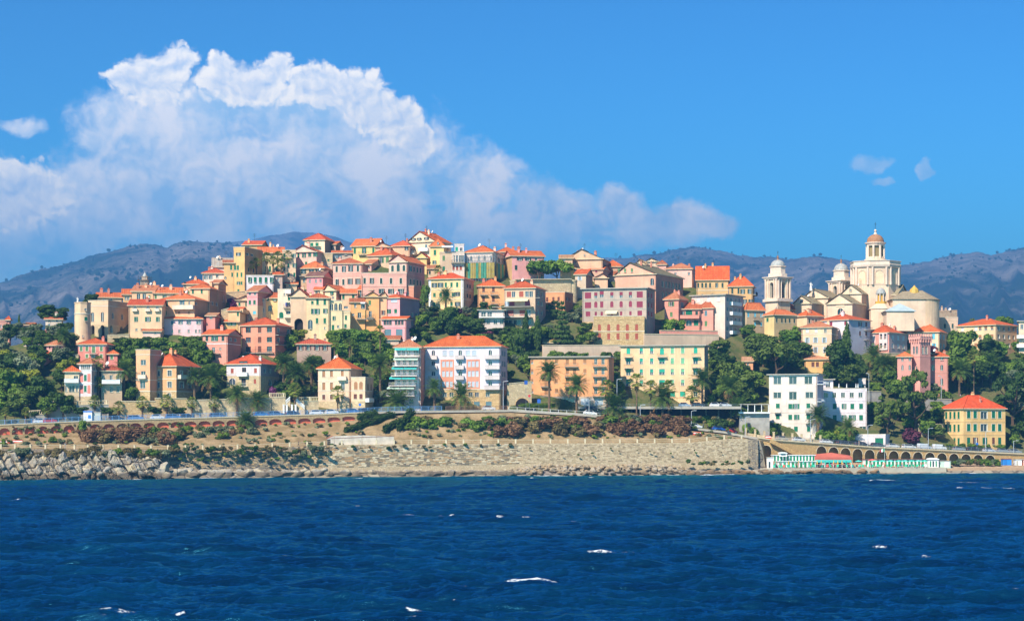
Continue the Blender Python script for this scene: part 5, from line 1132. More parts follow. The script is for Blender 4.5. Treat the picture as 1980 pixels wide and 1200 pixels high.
b_.win((471,), 700, 16, 5, 'n', frame=WOODF).win((449, 494), 716, 5.5, 9, 'r', 'o').win((472,), 717, 8, 14, 'n', frame=WOODF).win((449,), 737, 12, 12, 'A').win((493,), 737, 5, 9, 'r', 'o').win((471,), 738, 9, 15, 'n', frame=WOODF).balcony(461, 480, 726, 1.1, 'solid', WHITE).balcony(464, 480, 747, 1.1, 'bar', rail=WHITE).win((512, 522), 716, 4, 9, 'n').win((522, 533), 738, 6, 12, 'A')
b_ = H('orange_villa', 'orange villa with dark red roof and grouped white windows', 'villa', 288, 341, 707, 780, 386, wall='#dda058', wall2='#9c7a4c', roof=('hip', 684, '#c05a30'), D=14, low=(757, STONE2), trim=True)
b_.win((305, 328), (721, 743), 8, 11, 'n').win((305, 327), 763, 7, 8, 'A').bands((732, 756)).win((351, 366), 721, 5, 10, 'n').win((351, 366), 743, 8, 12, 'n').balcony(343, 358, 731, 1.2, 'solid', TRIM)
b_ = H('villa_tower', 'square orange belvedere tower left of the orange villa', 'tower', 263, 290, 683, 780, 312, wall='#e0a96c', wall2='#b98a5c', roof=('par', 676), D=8, dY=-1, low=(757, STONE2))
b_.win((277,), 700, 10, 10, 'n').win((277,), 722, 9, 10, 'n').win((276,), 743, 10, 14, 'n').balcony(269, 284, 731, 1.0, 'solid', TRIM).bands((685, 734, 756))
b_ = H('villa_wing', 'cream wing with bay windows left of the red panelled villa tower', 'villa', 125, 153, 718, 785, wall='#e0cf9c', roof=('hip', 707), D=9, low=(766, STONE), chim=0)
b_.win((147,), 731, 9, 9, 'n').win((128, 149), 751, 4, 12, 'n').win((139,), 751, 11, 12, 'n').balcony(124, 152, 739, 1.2, 'solid', WHITE).bands((743,), WHITE)
b_ = H('villa_tower', 'white villa tower with red panels and five arched windows', 'villa', 153, 177, 703, 785, 196, wall='#dcdad6', wall2='#b9a790', roof=('pyr', 691), D=8, dY=-1, low=(766, STONE))
b_.panel(155, 161, 722, 738, plaster('#cf6a58'), 'red_panel').panel(169, 175, 722, 738, plaster('#cf6a58'), 'red_panel').panel(155, 161, 744, 760, plaster('#cf6a58'), 'red_panel').panel(169, 175, 744, 760, plaster('#cf6a58'), 'red_panel')
b_.win((158, 161.8, 165.5, 169.3, 173), 709, 3, 9, 'A').win((165,), (730, 751), 5, 12, 'c').bands((716, 741), WHITE).win((182, 188), 712, 3, 8, 'A').win((184, 191), (731, 752), 4, 12, 'c', 'k')
b_ = H('villa_wing', 'shaded villa wing with veranda right of the red panelled tower', 'villa', 196, 236, 716, 785, wall='#c2ac80', roof=('hip', 706, '#a5533a'), D=9, dY=2).win((200, 215, 228), (731, 752), 6, 12, 'n').balcony(197, 232, 741, 1.6, 'solid', WHITE)
b_ = H('red_villa', 'salmon red villa with white trimmed shutters below the castle', 'villa', 151, 205, 665, 705, 223, wall='#d06e58', wall2='#a84f40', roof=('hip', 654), D=12, trim=True)
b_.win((157, 168, 196), 673, 5, 11, 'c', 'l').win((181,), 675, 6, 13, 'c', 'l').win((168, 196), 688, 5, 7, 'c', 'l').win((180,), 688, 5, 7, 'n').balcony(173, 188, 684, 1.0).bands((669,), WHITE).win((213,), 671, 4, 9, 'c', 'l')
H('red_villa', 'single storey annex at the right of the salmon red villa', 'villa', 209, 227, 684, 706, 233, wall='#cb6552', roof=('hip', 677), D=7, dY=-2, trim=True, chim=0).win((216,), 690, 5, 9, 'c', 'l')
b_ = H('salmon_house', 'salmon house with white string course below the hedge wall', 'house', 392, 440, 646, 705, 466, wall='#dd8f72', wall2='#a86a50', roof=('gx', 637), D=12)
b_.win((400, 431), 654, 5, 9, 'c', 'd').win((415,), 654, 7, 9, 'o').win((399,), 676, 5, 13, 'c', 'k').win((413,), 676, 6, 10, 'n').win((414,), 691, 5, 9, 'c').win((426,), 674, 4, 4, 'n').bands((664,), WHITE).balcony(409, 426, 683, 1.2, 'bar').win((446, 455), 655, 4, 6, 'n')
b_ = H('salmon_apartments', 'salmon apartment block with wraparound balconies and red roof', 'apartments', 467, 532, 628, 690, 564, wall='#d8875c', wall2='#b2664a', roof=('hip', 614, '#bb5530'), D=13)
b_.win((480, 521), (637, 656, 674), 10, 10, 'n', frame=WOODF).win((502,), (637, 656, 674), 7, 11, 'r', 'n').win((538, 557), (637, 656), 5, 9, 'n').balcony(465, 548, 647, 1.1).balcony(465, 548, 665.5, 1.1).balcony(465, 530, 681.5, .9)
H('brown_house', 'low house with brown shutters half hidden in trees, red roof', 'house', 574, 640, 665, 700, wall='#a58c74', roof=('hip', 655, '#b8553a'), D=9).win((581, 596, 613, 628), 672, 6, 10, 'o', 'n')
H('stone_cottage', 'small stone cottage above the stepped turquoise awning block', 'house', 745, 771, 656, 682, 776, wall='#c2aa8c', roof=('gx', 649), D=7).win((752,), 660, 5, 8, 'n')
b_ = H('pink_house', 'tall pink house with mauve shaded side above the trees', 'house', 744, 773, 575, 650, 811, wall='#e2a0a0', wall2='#a06c72', roof=('hip', 569), D=13, dY=2)
b_.win((762,), 580, 12, 8, 'r', 's').win((751, 765), 601, 5.5, 8, 'c').win((797, 805), (606, 623), 4, 8, 'n')
b_ = H('pink_veranda', 'glazed pink veranda at the foot of the tall pink house', 'house', 738, 785, 616, 662, 795, wall='#e29a9c', roof=('gx', 612), D=5, dY=-2, chim=0)
b_.win((744, 749.5, 755, 766, 772, 778), 623, 5, 9, 'n', frame=WOODF).win((750, 772), 643, 13, 14, 'r', 'k').bands((633,), plaster('#dd8a8c'))
b_ = H('yellow_house', 'square yellow house with white corner strips above dark trees', 'house', 829, 896, 538, 602, 916, wall='#e6cb84', wall2='#c9a877', roof=('hip', 528, '#cb5529'), D=12)
b_.win((840, 852), 550, 6, 9, 'o', 'd').win((862, 873, 884), 550, 4.5, 9, 'c').win((840, 852, 866, 876), 569, 5, 8, 'c').win((884,), 568, 6, 8, 'o', 'd').win((840, 873), 587, 5, 8, 'c').win((885,), 587, 6, 8, 'o', 'd').win((904, 909), (551, 570), 3, 8, 'c', 'd').panel(829, 833.5, 540, 596, WHITE, 'corner_strip').panel(891.5, 896, 540, 596, WHITE, 'corner_strip').bands((559, 578))
b_ = H('orange_house', 'orange house with red roof and three small balconies', 'house', 924, 975, 553, 602, wall='#e0a04e', roof=('hip', 540), D=11, dY=2)
b_.win((935, 954), (559, 578), 5, 10, 'c', 'n').win((934,), 592, 5, 6, 'n').balcony(928, 943, 570, 1.0).balcony(948, 963, 570, 1.0).balcony(928, 943, 588, 1.0).balcony(948, 963, 588, 1.0)
b_ = H('terraced_villa', 'beige modern villa stepping out in broad balconies, red hip roof', 'villa', 975, 1035, 556, 632, 1055, wall='#cdb48c', wall2='#9b8f84', roof=('hip', 543, '#bb5830'), D=13, dY=-.5)
b_.win((984, 1008), 568, 8, 11, 'c', 'o').win((993, 1019, 1027), 568, 7, 11, 'n').balcony(962, 1036, 575, 1.6, 'bar', CONC).win((990, 1020), 586, 10, 9, 'c', 'r').win((968,), 586, 8, 10, 'r', 's').balcony(955, 1032, 592.5, 2.4, 'bar', CONC).win((962, 988, 1010), 604, 11, 11, 'c', 'o').win((975, 1022), 604, 8, 11, 'n').balcony(948, 1030, 613, 3.0, 'bar', CONC, rail=WHITE).awning(980, 1023, 577, plain('cream_canvas', '#d8cba8', .8), 1.8, .6).win((1040, 1047), (566, 584, 602), 4, 9, 'n').win((980, 1000, 1020), 622, 16, 9, 'n')
b_ = H('villa_wing', 'white glazed lower wing at the left of the terraced villa', 'villa', 926, 975, 600, 632, wall='#cfc9be', roof=('flat',), D=8, dY=-2)
b_.win((935, 947), 607, 9, 9, 'n').win((936, 944, 958, 970), 622, 7, 8, 'n').balcony(926, 976, 613.5, 1.4, 'bar', WHITE, rail=WHITE)
b_ = H('flat_orange_house', 'small flat roofed orange house below the round bastion', 'house', 1054, 1092, 568, 605, 1108, wall='#d9924a', wall2='#a86a34', roof=('par', 565), D=9)
b_.win((1058, 1070, 1080), 578, 4, 9, 'c', 'n').win((1096, 1102), 577, 3, 7, 'c', 'n').balcony(1054, 1066, 585, 1.0)
H('garden_shed', 'ochre roofed garden shed beside the tall dark conifer', 'shed', 1052, 1078, 662, 672, wall='#9b7f5a', roof=('gx', 651, '#b39258'), D=7, chim=0)
# right of the grey houses
H('grey_yellow_house', 'grey yellow house with cyan shutters left of the bell tower', 'house', 1437, 1443, 599, 640, 1478, wall='#dcc796', wall2='#a8966a', roof=('hip', 585), D=12, th=60).win((1447, 1460, 1472), 608, 3.5, 9, 'c', 'c').balcony(1456, 1467, 618, .9).win((1460, 1472), 626, 3.5, 7, 'c', 'c')
H('yellow_house', 'yellow house at the foot of the left bell tower', 'house', 1478, 1497, 608, 665, 1541, wall='#e2cc7a', wall2='#b09a5c', roof=('hip', 598), D=14, th=55).win((1484,), 617, 4, 8, 'c').win((1502, 1512, 1519, 1527, 1536), 619, 3, 8, 'c', 'd').win((1530, 1537), 640, 4, 8, 'c', 'd')
H('cream_house', 'cream house with red hip roof right of the yellow house', 'house', 1541, 1560, 610, 665, 1592, wall='#e4cf9c', wall2='#b39d78', roof=('hip', 600), D=12, th=50, dY=1).win((1565, 1572, 1578), 620, 3, 8, 'c', 'd')
H('roof_house', 'red roofed house squeezed behind at the bell tower foot', 'house', 1500, 1535, 598, 640, 1552, wall='#cdb28a', roof=('hip', 586), dY=12).win((1527, 1535), 603, 4, 4, 'n')
H('cream_house', 'slim cream house between bell tower and church front', 'house', 1547, 1563, 586, 640, 1580, wall='#e0cda0', wall2='#b59d7e', roof=('hip', 580), dY=14, D=8).win((1570,), 592, 4, 9, 'c', 'n')
H('white_house', 'white house with shaded side balconies below the church', 'house', 1584, 1641, 617, 690, 1683, wall='#dbdbdb', wall2='#b4bac4', roof=('hip', 607), D=13).win((1607, 1635), 624, 5, 8, 'c', 'r').win((1663, 1675), (625, 643), 3.5, 9, 'c', 'n').win((1675,), 662, 4, 9, 'n').balcony(1670, 1683, 636, 1.1).balcony(1670, 1683, 655, 1.1)
b_ = H('cream_palazzo', 'cream palazzo with white shutters and cornice below white house', 'house', 1550, 1608, 632, 700, 1620, wall='#e3c596', wall2='#96805f', roof=('hip', 621), D=12, trim=True, dY=-2)
b_.win((1561, 1578), 639, 5, 7, 'r', 'w').win((1596,), 639, 5, 7, 'n').win((1561, 1577, 1594), 657, 5, 10, 'o', 's').win((1559, 1577, 1596), 676, 5, 11, 'o', 's').bands((645, 667))
H('ochre_cottage', 'ochre house with brown blinds among the pines', 'house', 1556, 1606, 694, 725, wall='#d9a94e', roof=('hip', 688, '#c98a62'), D=9).win((1572, 1580.5, 1594), 704, 6, 9, 'r', 'n')
H('pine_cottage', 'orange walled cottage peeping out of the big pines', 'house', 1437, 1456, 698, 720, wall='#d08e50', roof=('gx', 690, '#b98a68'), D=7).win((1446,), 705, 4, 6, 'n')
# white hotel
b_ = H('white_hotel', 'white hotel block with wraparound balconies and green shutters', 'hotel', 1487, 1580, 724, 842, 1592, wall='#dcd8c6', wall2='#a9b0bd', roof=('flat',), D=11)
b_.win((1503, 1533, 1563), 734, 15, 15, 'n').balcony(1475, 1591, 742, 2.0, 'bar', WHITE, rail=WHITE, h=.9).win((1503, 1565), 763, 15, 11, 'n').win((1533,), 764, 15, 15, 'n').balcony(1487, 1588, 775.5, 1.4, 'bar', WHITE, rail=WHITE, h=.8).win((1504,), (784, 805), 7, 9, 'c').win((1528, 1539), (785, 806), 7, 10, 'c').win((1563,), (784, 805), 7, 9, 'c').win((1504, 1539, 1564), 829, 7, 10, 'c').win((1526,), 829, 6, 8, 'n').balcony(1498, 1510, 797, 1, 'bar', rail=WHITE).balcony(1498, 1510, 818, 1, 'bar', rail=WHITE).balcony(1558, 1570, 797, 1, 'bar', rail=WHITE).balcony(1558, 1570, 818, 1, 'bar', rail=WHITE).bands((797, 818), plaster('#c9c4b2'), .12)
b_ = H('white_hotel', 'white hotel wing with roof terrace crossed by a slanting shadow', 'hotel', 1591, 1676, 755, 842, wall='#dedede', roof=('par', 751), D=10, dY=6)
b_.win((1597, 1613, 1630, 1647, 1664), 763, 8, 9, 'n').win((1596,), 785, 8, 9, 'r', 'w').win((1614, 1648, 1665), (785, 807), 7.5, 10, 'c').win((1632,), (785, 807), 5, 10, 'o').win((1631, 1649, 1668), 829, 13, 10, 'n').bands((775, 797, 818), plaster('#c4c6ca'), .12)
H('roof_cabin', 'white stair cabin with slanted wall on the hotel terrace', 'cabin', 1660, 1674, 735, 757, wall='#e0dfda', roof=('par', 733), dY=4.5, D=4).win((1669,), 746, 4, 6, 'c')
H('hotel_link', 'white stair tower between the two hotel blocks', 'tower', 1590, 1611, 734, 800, wall='#d3d6da', roof=('flat',), dY=9, D=6).win((1601,), 743, 9, 10, 'n')
b_ = H('garage', 'white flat garage with wide green door below the hotel garden', 'garage', 1640, 1712, 843, 864, 1720, wall='#dcdcda', roof=('par', 841), D=7, dY=-1).win((1700,), 854, 18, 15, 'r', 'g')
# right side villas
b_ = H('pink_white_villa', 'pink and white villa with bay windows below the church', 'villa', 1683, 1719, 642, 690, 1754, wall='#d98a78', wall2='#cdb0a6', roof=('hip', 629), D=13)
b_.panel(1701, 1717, 643, 676, plaster('#ded6d0'), 'white_bay', .5).panel(1683, 1693, 643, 676, plaster('#dcc4bc'), 'pale_panel').win((1688,), (652, 668), 6, 10, 'r', 'w').win((1705, 1713), (650, 668), 4.5, 10, 'n').win((1726, 1737, 1747), (652, 668), 4, 9, 'r', 'w')
b_ = H('cyan_shutter_house', 'cream house with cyan shutters behind the pink tower villa', 'house', 1766, 1816, 641, 690, 1830, wall='#e3d0a4', wall2='#b5a47c', roof=('hip', 626), D=12, dY=3)
b_.win((1775, 1805), (650, 668), 5.5, 10, 'c', 'c').win((1819, 1825), (650, 668), 3, 10, 'c', 'c')
b_ = H('cream_apartments', 'long cream apartment house with orange blinds at right', 'apartments', 1850, 1926, 627, 690, 1966, wall='#e3cc94', wall2='#b89c6e', roof=('hip', 617), D=14)
b_.win((1861, 1887), 634, 6, 7, 'r', 'w').win((1895, 1906, 1918), 633, 5.5, 8, 'R', 'b').win((1895, 1906, 1918), 650, 5.5, 8, 'R', 'b').win((1887, 1918), 666, 6, 8, 'r', 'b').win((1931, 1941, 1951, 1960), (634, 650, 666), 4, 8, 'n')
b_ = H('corner_apartments', 'pale apartment house with white balconies at the right edge', 'apartments', 1970, 2010, 621, 705, wall='#ddc9a0', roof=('flat',), D=12, dY=-3)
b_.win((1976, 1990), (631, 651, 671, 690), 6, 9, 'n').balcony(1966, 2000, 653, 1.5, 'solid', WHITE).balcony(1966, 2000, 670.5, 1.5, 'solid', WHITE)
b_ = H('pink_tower_villa', 'left wing of the pink tower villa among palms', 'villa', 1735, 1763, 689, 770, wall='#d58d78', roof=('hip', 680), D=9, dY=1)
b_.win((1745, 1759), 694, 4, 7, 'A').win((1745, 1759), 710, 4, 10, 'A')
b_ = H('pink_tower_villa', 'right wing of the pink tower villa with red hip roof', 'villa', 1798, 1833, 689, 770, wall='#c07864', roof=('hip', 680), D=9, dY=1)
b_.win((1804, 1821), 692, 5, 7, 'A').win((1804, 1821), 710, 5, 10, 'A').win((1821,), 737, 5, 12, 'A').bands((720, 752), plaster('#cf8f70'))
tw = H('pink_tower', 'pink crenellated tower with twin arched windows', 'tower', 1761, 1779, 654, 770, 1799, wall='#dc9a86', wall2='#c07d6c', roof=None, D=6, th=48)
tw.win((1767, 1773), 676, 4.5, 15, 'A').win((1784.5, 1791), 676, 4.5, 15, 'A').win((1767, 1772), 712, 3, 9, 'A').bands((689, 653), plaster('#d08a76'))
b_ = H('yellow_villa', 'yellow villa with orange hip roof and rows of green shutters', 'villa', 1822, 1863, 789, 864, 1944, wall='#e6c878', wall2='#e0b95c', roof=('hip', 764, '#d6552a'), th=57)
b_.win((1829.5, 1837.5, 1845.5, 1853.5), 802, 4, 14, 'c').win((1829.5, 1837.5, 1845.5, 1853.5), 827, 4, 14, 'c').win((1829.5, 1845.5, 1853.5), 853, 4, 13, 'c').win((1838,), 854, 5, 12, 'n').win((1873, 1885.5, 1921, 1933), (801, 826), 6.5, 14, 'c', trim=True).win((1902.5,), (802, 826), 13, 14, 'n', trim=True).win((1873, 1903, 1933), 852, 6, 13, 'c').win((1886, 1921), 852, 5, 13, 'c', 'n').bands((815, 840), plaster('#dcb765'))
b_ = H('church_palazzo', 'long weathered cream palazzo with parapet under the church apse', 'palace', 1683, 1720, 616, 665, 1783, wall='#d6c39c', wall2='#b8a684', roof=('par', 607), D=20, th=50, dY=3)
b_.win((1691, 1709), 628, 3.5, 6, 'c', 'd').win((1726, 1749, 1763), 632, 4, 10, 'c', 'd').bands((617,))
b_ = H('church_palazzo', 'weathered cream palazzo continuing right of the apse', 'palace', 1806, 1852, 620, 665, wall='#bca88a', roof=('par', 614), D=12, dY=6).win((1827, 1842), 630, 4, 9, 'c', 'd')
H('slab_roof_house', 'house with brown stone slab roof right of the apse', 'house', 1808, 1848, 613, 650, wall='#b39f84', roof=('gx', 600, '#93806a'), D=10, dY=14)
for b in ALLB: b.done()
# ================================================================== walls on the hill
rwall('terrace_wall', 'grey garden wall with cream balustrade below the red panelled villa', 'wall', 94, 210, 784, 782, 806, GREYW, b1=803, bal=True)
rwall('terrace_wall', 'short balustraded wall at the far left of the road', 'wall', 58, 92, 802, 800, 811, GREYW, b1=809, bal=True)
rwall('terrace_wall', 'stone terrace wall with parapet below the orange villa', 'wall', 229, 300, 776, 776, 804, STONE2, b1=804)
rwall('terrace_wall', 'stone terrace wall behind the round street trees', 'wall', 300, 362, 770, 771, 804, STONE2, b1=803)
rwall('terrace_wall', 'rough rubble wall with ivy left of the two date palms', 'wall', 362, 440, 774, 772, 803, STONE, b1=801)
rwall('terrace_wall', 'rubble wall under the white villa garden', 'wall', 440, 524, 770, 770, 801, STONE, b1=800)
rwall('terrace_wall', 'white balustraded terrace at the top of the garden stair', 'wall', 522, 552, 768, 768, 799, STONE, b1=799, bal=True)
rwall('terrace_wall', 'dark rubble wall between garden stair and cream villa', 'wall', 574, 616, 776, 775, 799, STONE, b1=798, bal=True)
rwall('garden_wall', 'old stone garden wall with purple bougainvillea in the upper town', 'wall', 434, 480, 566, 563, 585, STONE, dY=3, b1=585)
rwall('garden_wall', 'stone buttress wall sloping down left of the ochre houses', 'wall', 428, 442, 600, 596, 636, STONE, dY=2)
rwall('bastion_wall', 'old stone bastion wall under the umbrella pines', 'wall', 996, 1104, 541, 540, 580, STONE, b1=578, dY=-2, thick=6)
rwall('garden_wall', 'low salmon pink parapet in front of the salmon villa', 'wall', 1277, 1388, 639, 640, 648, plaster('#dc8a70'), b1=648, dY=-4)
rwall('garden_wall', 'rough stone wall with hanging bushes below the pink parapet', 'wall', 1246, 1390, 646, 648, 676, plaster('#cdb894'), b1=676, dY=-1.5)
rwall('garden_wall', 'stone wall with pink coping above the orange apartment roof', 'wall', 1050, 1200, 668, 667, 692, plaster('#d6c2a0'), b1=690)
rwall('garden_wall', 'stone wall under the pink and white villa and palms', 'wall', 1686, 1740, 682, 684, 700, STONE)
rwall('garden_wall', 'grey garden wall right of the hotel among pines', 'wall', 1676, 1704, 757, 757, 775, GREYW)
rwall('garden_wall', 'grey retaining wall under the pink tower villa', 'wall', 1742, 1840, 770, 772, 792, GREYW, b1=792)
rwall('garden_wall', 'low stone wall beside the yellow villa lawn', 'wall', 1776, 1824, 820, 820, 838, STONE)
rwall('street_wall', 'low stone street wall behind cars right of yellow villa', 'wall', 1940, 2010, 864, 865, 876, STONE, Y=664)
rwall('garden_wall', 'grey stone wall in the green below the castle tower', 'wall', 132, 152, 686, 686, 700, STONE)
rwall('garden_wall', 'pale stone wall at the castle foot', 'wall', 208, 250, 648, 647, 660, STONE)
rwall('tunnel_wall', 'dark road retaining wall with tunnel arch between two apartment blocks', 'wall', 981, 1028, 742, 738, 787, STONE, b1=787, dY=3)
def small_pieces():
    # round bastion end
    Y = float(Yh(1106, 585)); e = empty('round_bastion', (PX(1106, Y), Y+3.5, PZ(590, Y))); tag(e, 'rounded end of the old stone bastion beside the orange flat house', 'bastion', 'garden and terrace walls')
    b = MB(); h = PZ(540, Y)-PZ(590, Y); r = 10.5*Y/F*1.0; b.lathe([(r*1.12, -4), (r, h*.9), (r*1.05, h*.92), (r*1.05, h), (0, h)], STONE, 18); b.build('masonry', e)
    # double garden stair
    Y = float(Yh(560, 796)); e = empty('garden_stair', at(560, 796, Y)); tag(e, 'white double garden stair with balustrades rising from the road', 'stair'); sc = Y/F
    for s, x0, x1, y0, y1 in ((1, -24, 2, 0, 24), (-1, 30, 10, 6, 24)):
        b = MB(); n = 12
        for i in range(n):
            xa = (x0+(x1-x0)*i/n)*sc; xb = (x0+(x1-x0)*(i+1)/n)*sc; z = (y0+(y1-y0)*(i+1)/n)*sc
            b.box(min(xa, xb), max(xa, xb), -1.2, .6, -1, z, STONE); b.box(min(xa, xb), max(xa, xb), -1.35, -1.2, z+.55, z+.85, WHITE); b.box((xa+xb)/2-.08, (xa+xb)/2+.08, -1.33, -1.2, z-.4, z+.55, WHITE)
        b.build('flight', e)
    for x in (-10, -4, 6, 13): b = MB(); b.box(x*sc-.25, x*sc+.25, -2.2, -1.7, -.5, 2.0, WHITE); b.box(x*sc-.33, x*sc+.33, -2.28, -1.62, 2.0, 2.2, WHITE); b.build('gate_post', e)
    # parking deck under the yellow apartments, open beneath; shade painted dark on back wall and pillars
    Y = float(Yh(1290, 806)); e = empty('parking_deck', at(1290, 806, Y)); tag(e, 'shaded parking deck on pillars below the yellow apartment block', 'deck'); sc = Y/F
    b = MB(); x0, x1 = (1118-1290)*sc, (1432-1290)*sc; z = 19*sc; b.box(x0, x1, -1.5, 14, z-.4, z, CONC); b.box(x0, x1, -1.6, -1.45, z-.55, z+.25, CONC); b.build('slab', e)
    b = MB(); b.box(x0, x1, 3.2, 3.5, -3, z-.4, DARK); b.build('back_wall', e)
    for i in range(13): b = MB(); x = x0+(x1-x0)*(i+.3)/13; b.box(x-.25, x+.25, 2.4, 2.9, -3, z-.4, plain('shade_toned_pillar', '#5c5850', .9)); b.build('pillar', e)
    b = MB(); [b.bar((x0, -1.4, z+h_), (x1, -1.4, z+h_), .04, METAL, 4) for h_ in (.5, 1.0)]; [b.bar((x0+i*2, -1.4, z), (x0+i*2, -1.4, z+1), .04, METAL, 4) for i in range(int((x1-x0)/2))]; b.build('railing', e)
    # covered terrace left of the hotel
    Y = float(Yh(1456, 836)); e = empty('covered_terrace', at(1456, 836, Y)); tag(e, 'white covered car terrace left of the white hotel', 'terrace'); sc = Y/F; x0, x1 = -26*sc, 32*sc
    b = MB(); b.box(x0, x1, 0, 8, -2, 37*sc, GREYW); b.build('wall', e)
    b = MB(); b.box(x0-.4, x1, -1.2, 8, 37*sc+.0, 37*sc+.45, WHITE); b.build('slab', e); b = MB(); b.box(x0, x1, -.6, 8, 54*sc, 54*sc+.25, CONC); b.build('canopy', e)
    for i in range(5): b = MB(); x = x0+.4+(x1-x0-.8)*i/4; b.bar((x, -.4, 37*sc+.45), (x, -.4, 54*sc), .12, WHITE, 6); b.build('post', e)
    # tunnel mouth: a flat dark sheet paints the shade inside
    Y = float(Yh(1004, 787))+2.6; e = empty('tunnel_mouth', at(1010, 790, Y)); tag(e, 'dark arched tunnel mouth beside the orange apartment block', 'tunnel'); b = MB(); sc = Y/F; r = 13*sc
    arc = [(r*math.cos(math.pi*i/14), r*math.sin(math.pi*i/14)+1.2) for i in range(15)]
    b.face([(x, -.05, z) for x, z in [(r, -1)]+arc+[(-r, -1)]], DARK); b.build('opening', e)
    v = MB(); [v.face([(p[0], -.12, p[1]), (q[0], -.12, q[1]), (q[0]*1.15, -.12, (q[1]-1.2)*1.15+1.2), (p[0]*1.15, -.12, (p[1]-1.2)*1.15+1.2)], STONE2) for p, q in zip(arc, arc[1:])]; v.build('arch_ring', e)
small_pieces()
def castle_tower():
    Y = float(Yh(156, 676))+1; sc = Y/F; z0 = PZ(690, Y); e = empty('castle_tower', (PX(156.5, Y), Y+15.5*sc, z0-3)); tag(e, 'round cream castle tower with eight sided top at left', 'tower')
    z = lambda py: PZ(py, Y)-z0+3; r = 15.5*sc; m = plaster('#d8bd8c')
    b = MB(); b.lathe([(r*1.32, 0), (r*1.06, z(660)), (r, z(645)), (r, z(607))], m, 28); b.build('shaft', e, smooth=True)
    b = MB(); b.lathe([(r*1.0, z(608)), (r*1.07, z(606.5)), (r*1.07, z(605.5)), (r*.98, z(605))], TRIM, 28); b.build('ledge', e)
    b = MB(); b.lathe([(r*1.03, z(605)), (r*1.03, z(586)), (r*1.1, z(585.5)), (r*1.1, z(583.6)), (r*.95, z(583.6)), (r*.95, z(585)), (0, z(585))], m, 8, off=R(22.5+20)); b.build('octagon', e)
    for px, py, w, h, sh in ((165.5, 616, 1.0, 1.2, 'g'), (165, 598, .8, .7, None), (160, 650, .5, .7, None)):
        x = (px-156.5)*sc; y = -math.sqrt(max(.1, (r*1.01)**2-x*x)); rz = math.atan2(x, -y)
        o = inst('window', win_mesh(rd(w), rd(h), 'n', m, FRAME, False), e, (x-math.sin(rz)*(-.1), y-.2, z(py)), rz)
        if sh: inst('shutter', shut_mesh(rd(w), rd(h), SHUT[sh]), o, (0, .02, 0))
    s = empty('rooftop_statue', (PX(148, Y), Y+10*sc, z0-3+z(584.5))); tag(s, 'small white statue standing on the castle tower top', 'statue'); statue(s, 1.7)
def statue(e, h):
    m = plain('white_marble', '#dcd8d0', .7)
    b = MB(); k = h/1.7; b.box(-.3*k, .3*k, -.3*k, .3*k, -.4*k, .08*k, m); b.build('plinth', e)
    b = MB(); b.lathe([(.34*k, .08*k), (.27*k, .5*k), (.2*k, .9*k), (.25*k, 1.2*k), (.22*k, 1.36*k), (.08*k, 1.44*k), (.08*k, 1.5*k), (.13*k, 1.58*k), (.12*k, 1.68*k), (0, 1.76*k)], m, 12)
    b.bar((-.2*k, 0, 1.3*k), (-.55*k, -.1*k, 1.5*k), .09*k, m, 6, .05*k); b.bar((.2*k, 0, 1.3*k), (.36*k, -.2*k, .95*k), .09*k, m, 6, .06*k); b.build('figure', e, smooth=True)
castle_tower()
SLATE = '#9a8b6c'; CH = '#dac5a0'; CHW = plaster('#d9cbb0')
LEAD = plain('grey_lead_dome', '#a3a29c', .6, .3, 0, .2, 1.5); BROWNT = stonemat('brown_dome_tiles', ('#9a6a48', '#b98a66', '#a87c5c'), (3, 3, 3), .3, '#8a6248')
def cross(e, x, y, z, h, name='cross', ball=True):
    b = MB(); b.bar((x, y, z), (x, y, z+h), .07, IRON, 5); b.bar((x-h*.2, y, z+h*.72), (x+h*.2, y, z+h*.72), .06, IRON, 5); b.build(name, e)
